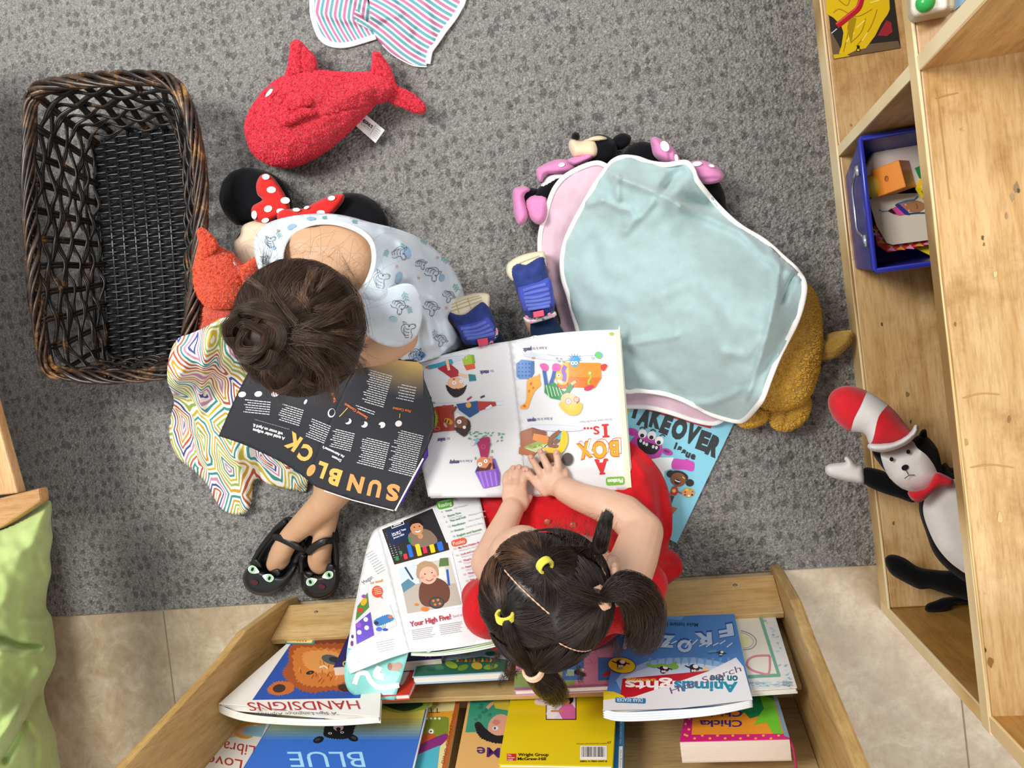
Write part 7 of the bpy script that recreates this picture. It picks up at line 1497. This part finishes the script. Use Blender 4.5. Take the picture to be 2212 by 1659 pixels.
for x, y, c_, h_, w_ in ((876, 1202, '#d83a4a', 12, 8), (886, 1190, '#2f6fd0', 28, 9), (904, 1188, '#ecd02a', 26, 10), (918, 1188, '#d8324a', 14, 9), (934, 1185, '#ecd02a', 18, 10), (951, 1180, '#2f6fd0', 20, 12), (858, 1206, '#2f8a4a', 10, 7), (885, 1166, '#2f8a4a', 12, 5), (866, 1194, '#3f8a4a', 8, 6)): ik.rpoly(x, y, w_, h_, -14, c_, 2)
ik.text('Leo, age 4, Texas', 847, 1155, 5.5, -20, '#e8e8ee', wd=32, bold=.03); ik.text('Draft from', 848, 1159, 5, -20, '#e8e8ee', wd=20, bold=.03); ik.text('January 2024', 850, 1164, 5, -20, '#e8e8ee', wd=25, bold=.03)
ik.poly([(852, 1224), (976, 1192), (1003, 1310), (878, 1332)], '#fafafa')
ik.poly([(860, 1228), (972, 1204), (998, 1306), (880, 1326)], '#b9b0a4'); ik.poly([(860, 1228), (900, 1220), (906, 1260), (868, 1268)], '#cfdde6'); ik.poly([(935, 1212), (972, 1204), (985, 1260), (945, 1262)], '#cdc8bc'); ik.line([(875, 1225), (892, 1252)], 4, '#2f4a64'); ik.poly([(866, 1262), (882, 1250), (898, 1262), (872, 1280)], '#5a86a0'); ik.line([(966, 1230), (970, 1265)], 5, '#2f5fae'); ik.poly([(950, 1206), (968, 1204), (970, 1222), (948, 1224)], '#5f7a4a'); ik.rpoly(955, 1240, 16, 28, -10, '#e8e4dc')
ik.poly([(905, 1290), (908, 1262), (925, 1250), (950, 1250), (970, 1268), (968, 1298), (940, 1310), (915, 1308)], '#6b4234', True); furpoly(ik, [(900, 1235), (905, 1218), (922, 1212), (942, 1222), (948, 1240), (940, 1245), (905, 1250)], '#b49472', 2); ik.ell(925, 1243, 19, 19, '#e6b49c', -10); ik.ell(918, 1240, 1.8, 1.3, '#3a2620'); ik.ell(933, 1237, 1.8, 1.3, '#3a2620'); ik.line([(920, 1252), (928, 1255), (936, 1250)], 2, '#b0485a', True); ik.ell(912, 1248, 4, 3, '#e0907c'); ik.ell(938, 1244, 4, 3, '#e0907c')
ik.ell(943, 1302, 17, 13, '#3f3a38'); ik.ell(943, 1302, 14, 10, '#57504a')
for x, y in ((936, 1298), (946, 1296), (940, 1306), (950, 1304)): ik.ell(x, y, 3, 2.6, '#e07a3a')
for x, y, s_ in ((900, 1306, 5), (918, 1316, 9)): ik.ell(x, y, s_, s_*.6, '#d97a3a')
ik.text('Your High Five!', 886, 1354, 16, -11, '#b4283c', wd=90, bold=.025); ik.text('Send us your pictures', 978, 1334, 8, -11, '#c86a78', wd=60)
ik.lines(888, 1361, 50, 6, 4, -9, '#a8a8ac', 1.3, .2, 3); ik.lines(948, 1350, 52, 6, 4, -9, '#a8a8ac', 1.3, .2, 4); ik.lines(1005, 1338, 40, 6, 4, -9, '#a8a8ac', 1.3, .2, 5)
ik.rpoly(961, 1089, 35, 17, -14, '#5aa63a', 6); ik.ctext('Reading', 961, 1089, 9, -14, '#f2f8ee', wd=28); ik.rpoly(991, 1171, 33, 14, -14, '#e2593c', 6); ik.ctext('Puzzles', 991, 1171, 8, -14, '#fbeee8', wd=26)
for i, (n_, a_, b_) in enumerate((('4', 'Verse', 'Gift Wrapped'), ('5', 'Rhyme Time', 'Turtle Tango'), ('6', 'Tex and Indi', 'Making a Friend'), ('12', 'Nonfiction', 'Where Water Goes'), ('20', 'Fiction', 'Dinner for Bear'), ('26', 'English and Spanish', 'A Counting Adventure'))):
    x, y = 953+i*5.0, 1108+i*10.6; ik.text(n_, x, y, 5.5, -15, '#8f9a90', wd=3*len(n_)); ik.text(a_, x+9, y-2, 5.6, -15, '#3f8a4a', wd=2.9*len(a_), bold=.025); ik.text(b_, x+11+3.2*len(a_) if i in (0, 2, 3, 4) else x+11, y-4-(.86*len(a_)) if i in (0, 2, 3, 4) else y+3.5, 5.2, -15, '#b0b4b2', wd=2.5*len(b_))
for i, (n_, a_, b_) in enumerate((('10', 'My First Hidden Pictures', 'Waiting for the Subway'), ('16', 'Look and Look Again', 'What Is Underwater'), ('18', "That's Silly!", 'T-ball Practice'), ('24', 'Poem Puzzle', 'Unicorns'), ('31', 'Whoops', 'Lend'), ('36', 'Bear', ''))):
    x, y = 980+i*5.2, 1188+i*13.8; ik.text(n_, x, y, 5.5, -13, '#b09a96', wd=6); ik.text(a_, x+10, y-2.5, 5.6, -15, '#c0384a', wd=2.6*len(a_), bold=.025)
    if b_: ik.text(b_, x+11, y+3.5, 5.2, -15, '#b8b4b4', wd=2.5*len(b_))
ik.build('right_page_print', rh)
ik = Ink(sh_, .0008, 8)
ik.lines(790, 1198, 22, 9, 6, -30, '#a4a6ac', 1.3, .2, 6); ik.text('Megan', 787, 1262, 12, -35, '#55565e', wd=24, shear=.3)
ik.text('our tested!', 800, 1262, 8, -12, '#d89a3a', wd=28, bold=.03); ik.ell(815, 1278, 12, 13, '#e0532e', 0, 18); ik.poly([(818, 1288), (828, 1294), (822, 1284)], '#e0532e'); ik.lines(808, 1271, 15, 4, 4, -10, '#f8e4dc', 1.2, .1, 7)
ik.poly([(772, 1310), (794, 1280), (797, 1312), (768, 1340)], '#4f8a3a'); ik.ell(786, 1300, 6, 9, '#e0b42c', 30); ik.ell(786, 1288, 5, 4, '#9a4fb8'); ik.ell(778, 1318, 6, 5, '#d8442c')
ik.poly([(768, 1348), (800, 1322), (808, 1372), (770, 1392)], '#6b4fc0'); ik.ell(790, 1338, 5, 5, '#f0f0f4'); ik.ell(792, 1356, 5, 5, '#f0f0f4'); ik.ell(776, 1366, 5, 5, '#f0f0f4'); ik.ell(775, 1350, 6, 6, '#a05cc8')
ik.poly([(802, 1322), (842, 1306), (857, 1350), (812, 1370)], '#dfe6e2'); furpoly(ik, [(808, 1342), (820, 1334), (840, 1328), (850, 1338), (830, 1348), (815, 1352)], '#3f7fc0', 3); ik.ell(813, 1346, 5, 4, '#3a2f4a'); ik.ell(843, 1332, 5, 4, '#c87a5c')
for k in range(3): ik.line([(822+k*5, 1346), (828+k*2, 1358)], 1, '#3f7a3a')
ik.ell(819, 1359, 7, 5, '#5f6fd0'); ik.ell(832, 1360, 6, 3, '#2f58b8'); ik.lines(812, 1388, 45, 5, 5, -12, '#b4b6ba', 1.2, .3, 9); ik.lines(765, 1410, 30, 5, 5, -14, '#b4b6ba', 1.2, .3, 10); ik.ell(761, 1375, 2.5, 4, '#6a2a78'); ik.ell(760, 1390, 3, 6, '#6a2a78')
ik.build('left_page_print', lh)
# lower pages fanned at the bottom edge
ik = Ink(surf(lambda q: zh(q)-.006), 0, 20)
for k, c_ in enumerate(('#d8d8d4', '#6fae4a', '#e8e8e6', '#b8c8b0', '#f0f0ee')): ik.line([(888, 1411+k*1.0), (940, 1410+k*1.5), (1000, 1401+k*2.2), (1060, 1388+k*2.6), (1098, 1376+k*2.6)], 2.6, c_, True)
ik.build('page_fan', m3)

# ---- light blue cover on the carpet
m4 = thing('takeover_magazine', 'light blue closed magazine titled TAKEOVER issue with a pink monster on the carpet', 'magazine', P(1460, 1000, .007))
q = [(1585, 915), (1462, 1173), (1262, 1079), (1385, 821)]
mb = MB(); mb.hexa([P(x, y, .0068) for x, y in q], [P(x, y, .0115) for x, y in q]); mb.build('pages', plain('#e6e8ea', .6), m4)
mb = MB(); mb.hexa([P(x, y, .0115) for x, y in q], [P(x, y, .0122) for x, y in q]); cvr = mb.build('front_cover', plain('#86cbe0', .3), m4)
ik = Ink(flat(.0123), .0004)
ik.poly([(1400, 884), (1545, 905), (1535, 926), (1460, 905), (1400, 888)], '#c81f2c'); ik.ctext('FUN WITH A PURPOSE', 1505, 908, 6, 14, '#f4e04a', wd=60, bold=.05)
ik.ell(1352, 886, 8, 9, '#d8d23a')
for ch, x, y, h, a, w_ in (('T', 1374, 884, 34, 16, 24), ('A', 1394, 900, 38, 20, 26), ('K', 1419, 903, 38, 16, 25), ('E', 1440, 916, 38, 22, 20), ('O', 1468, 926, 40, 20, 32), ('V', 1496, 937, 38, 22, 28), ('E', 1520, 951, 38, 20, 24), ('R', 1543, 963, 40, 24, 26)): ik.ctext(ch, x, y, h, a, '#2f3234', wd=w_, bold=.075)
for ch, x, y, a in (('i', 1460, 962, 20), ('s', 1469, 967, 22), ('s', 1478, 974, 24), ('u', 1487, 980, 22), ('e', 1498, 984, 18)): ik.ctext(ch, x, y, 15, a, '#2f3234', bold=.06)
ik.poly([(1355, 955), (1370, 980), (1400, 992), (1425, 988), (1455, 988), (1452, 1012), (1435, 1018), (1435, 1080), (1345, 1080), (1340, 960)], '#eef0f2')
ik.ell(1366, 933, 14, 8, '#c23fa4', 15); ik.ell(1441, 976, 13, 7, '#c23fa4', 20); ik.ell(1440, 975, 7, 3, '#7a2a74', 20); ik.poly([(1378, 940), (1400, 940), (1425, 952), (1431, 970), (1428, 984), (1415, 993), (1395, 990), (1372, 978), (1362, 962), (1366, 948)], '#c848ae', True)
ik.poly([(1378, 946), (1395, 954), (1424, 964), (1418, 978), (1405, 982), (1390, 976), (1378, 962)], '#26262a', True)
for x, y in ((1384, 952), (1391, 957), (1397, 960), (1411, 965), (1418, 967)): ik.ell(x, y, 3, 4, '#f8f8f8', 10, 10)
for x, y in ((1388, 937), (1408, 941), (1424, 952)): ik.ell(x, y, 9.5, 9.5, '#fafafa', 0); ik.ell(x-1, y+4, 4.6, 4.4, '#1e1e22', 0)
for x, y, a in ((1388, 924, 0), (1411, 929, 10), (1431, 940, 20)): ik.line([(x-6, y+2), (x, y-1), (x+6, y+3)], 2.2, '#26262a', True)
ik.line([(1362, 960), (1376, 982), (1400, 993), (1424, 990)], 3, '#f0f0f2', True)
ik.poly([(1455, 992), (1478, 993), (1484, 991), (1490, 995), (1498, 998), (1500, 1006), (1496, 1018), (1478, 1014), (1452, 1012)], '#c848ae', True)
ik.ell(1449, 1024, 9, 8, '#26201e'); ik.ell(1490, 1043, 9, 8, '#26201e'); ik.ell(1467, 1028, 20, 11, '#26201e', 15); ik.ell(1465, 1036, 17, 15, '#8a5236', 15); ik.ell(1463, 1041, 7, 6, '#2a1614', 20); ik.line([(1458, 1037), (1464, 1040), (1469, 1041)], 2.4, '#f6f0ea', True); ik.line([(1474, 1030), (1479, 1034)], 2, '#e8d24a')
ik.poly([(1452, 1052), (1462, 1050), (1466, 1062), (1460, 1071), (1447, 1068)], '#c82a30'); ik.ell(1456, 1060, 4, 4, '#e8d24a'); ik.line([(1464, 1062), (1475, 1067)], 2.4, '#8a5236'); ik.ell(1487, 1064, 14, 10, '#d89a4c', -5)
for x, y, c_ in ((1480, 1063, '#c82a30'), (1484, 1058, '#ecd02a'), (1491, 1057, '#6fb04a'), (1496, 1062, '#4f6fc8'), (1495, 1069, '#1e1e22'), (1488, 1071, '#f6f6f6'), (1480, 1069, '#5a3aa0')): ik.ell(x, y, 2.4, 2, c_)
ik.poly([(1448, 1070), (1457, 1072), (1450, 1090), (1447, 1086)], '#3a3c44'); ik.poly([(1450, 1094), (1464, 1098), (1450, 1114), (1452, 1100)], '#b8663a')
ik.build('printed_cover', cvr)
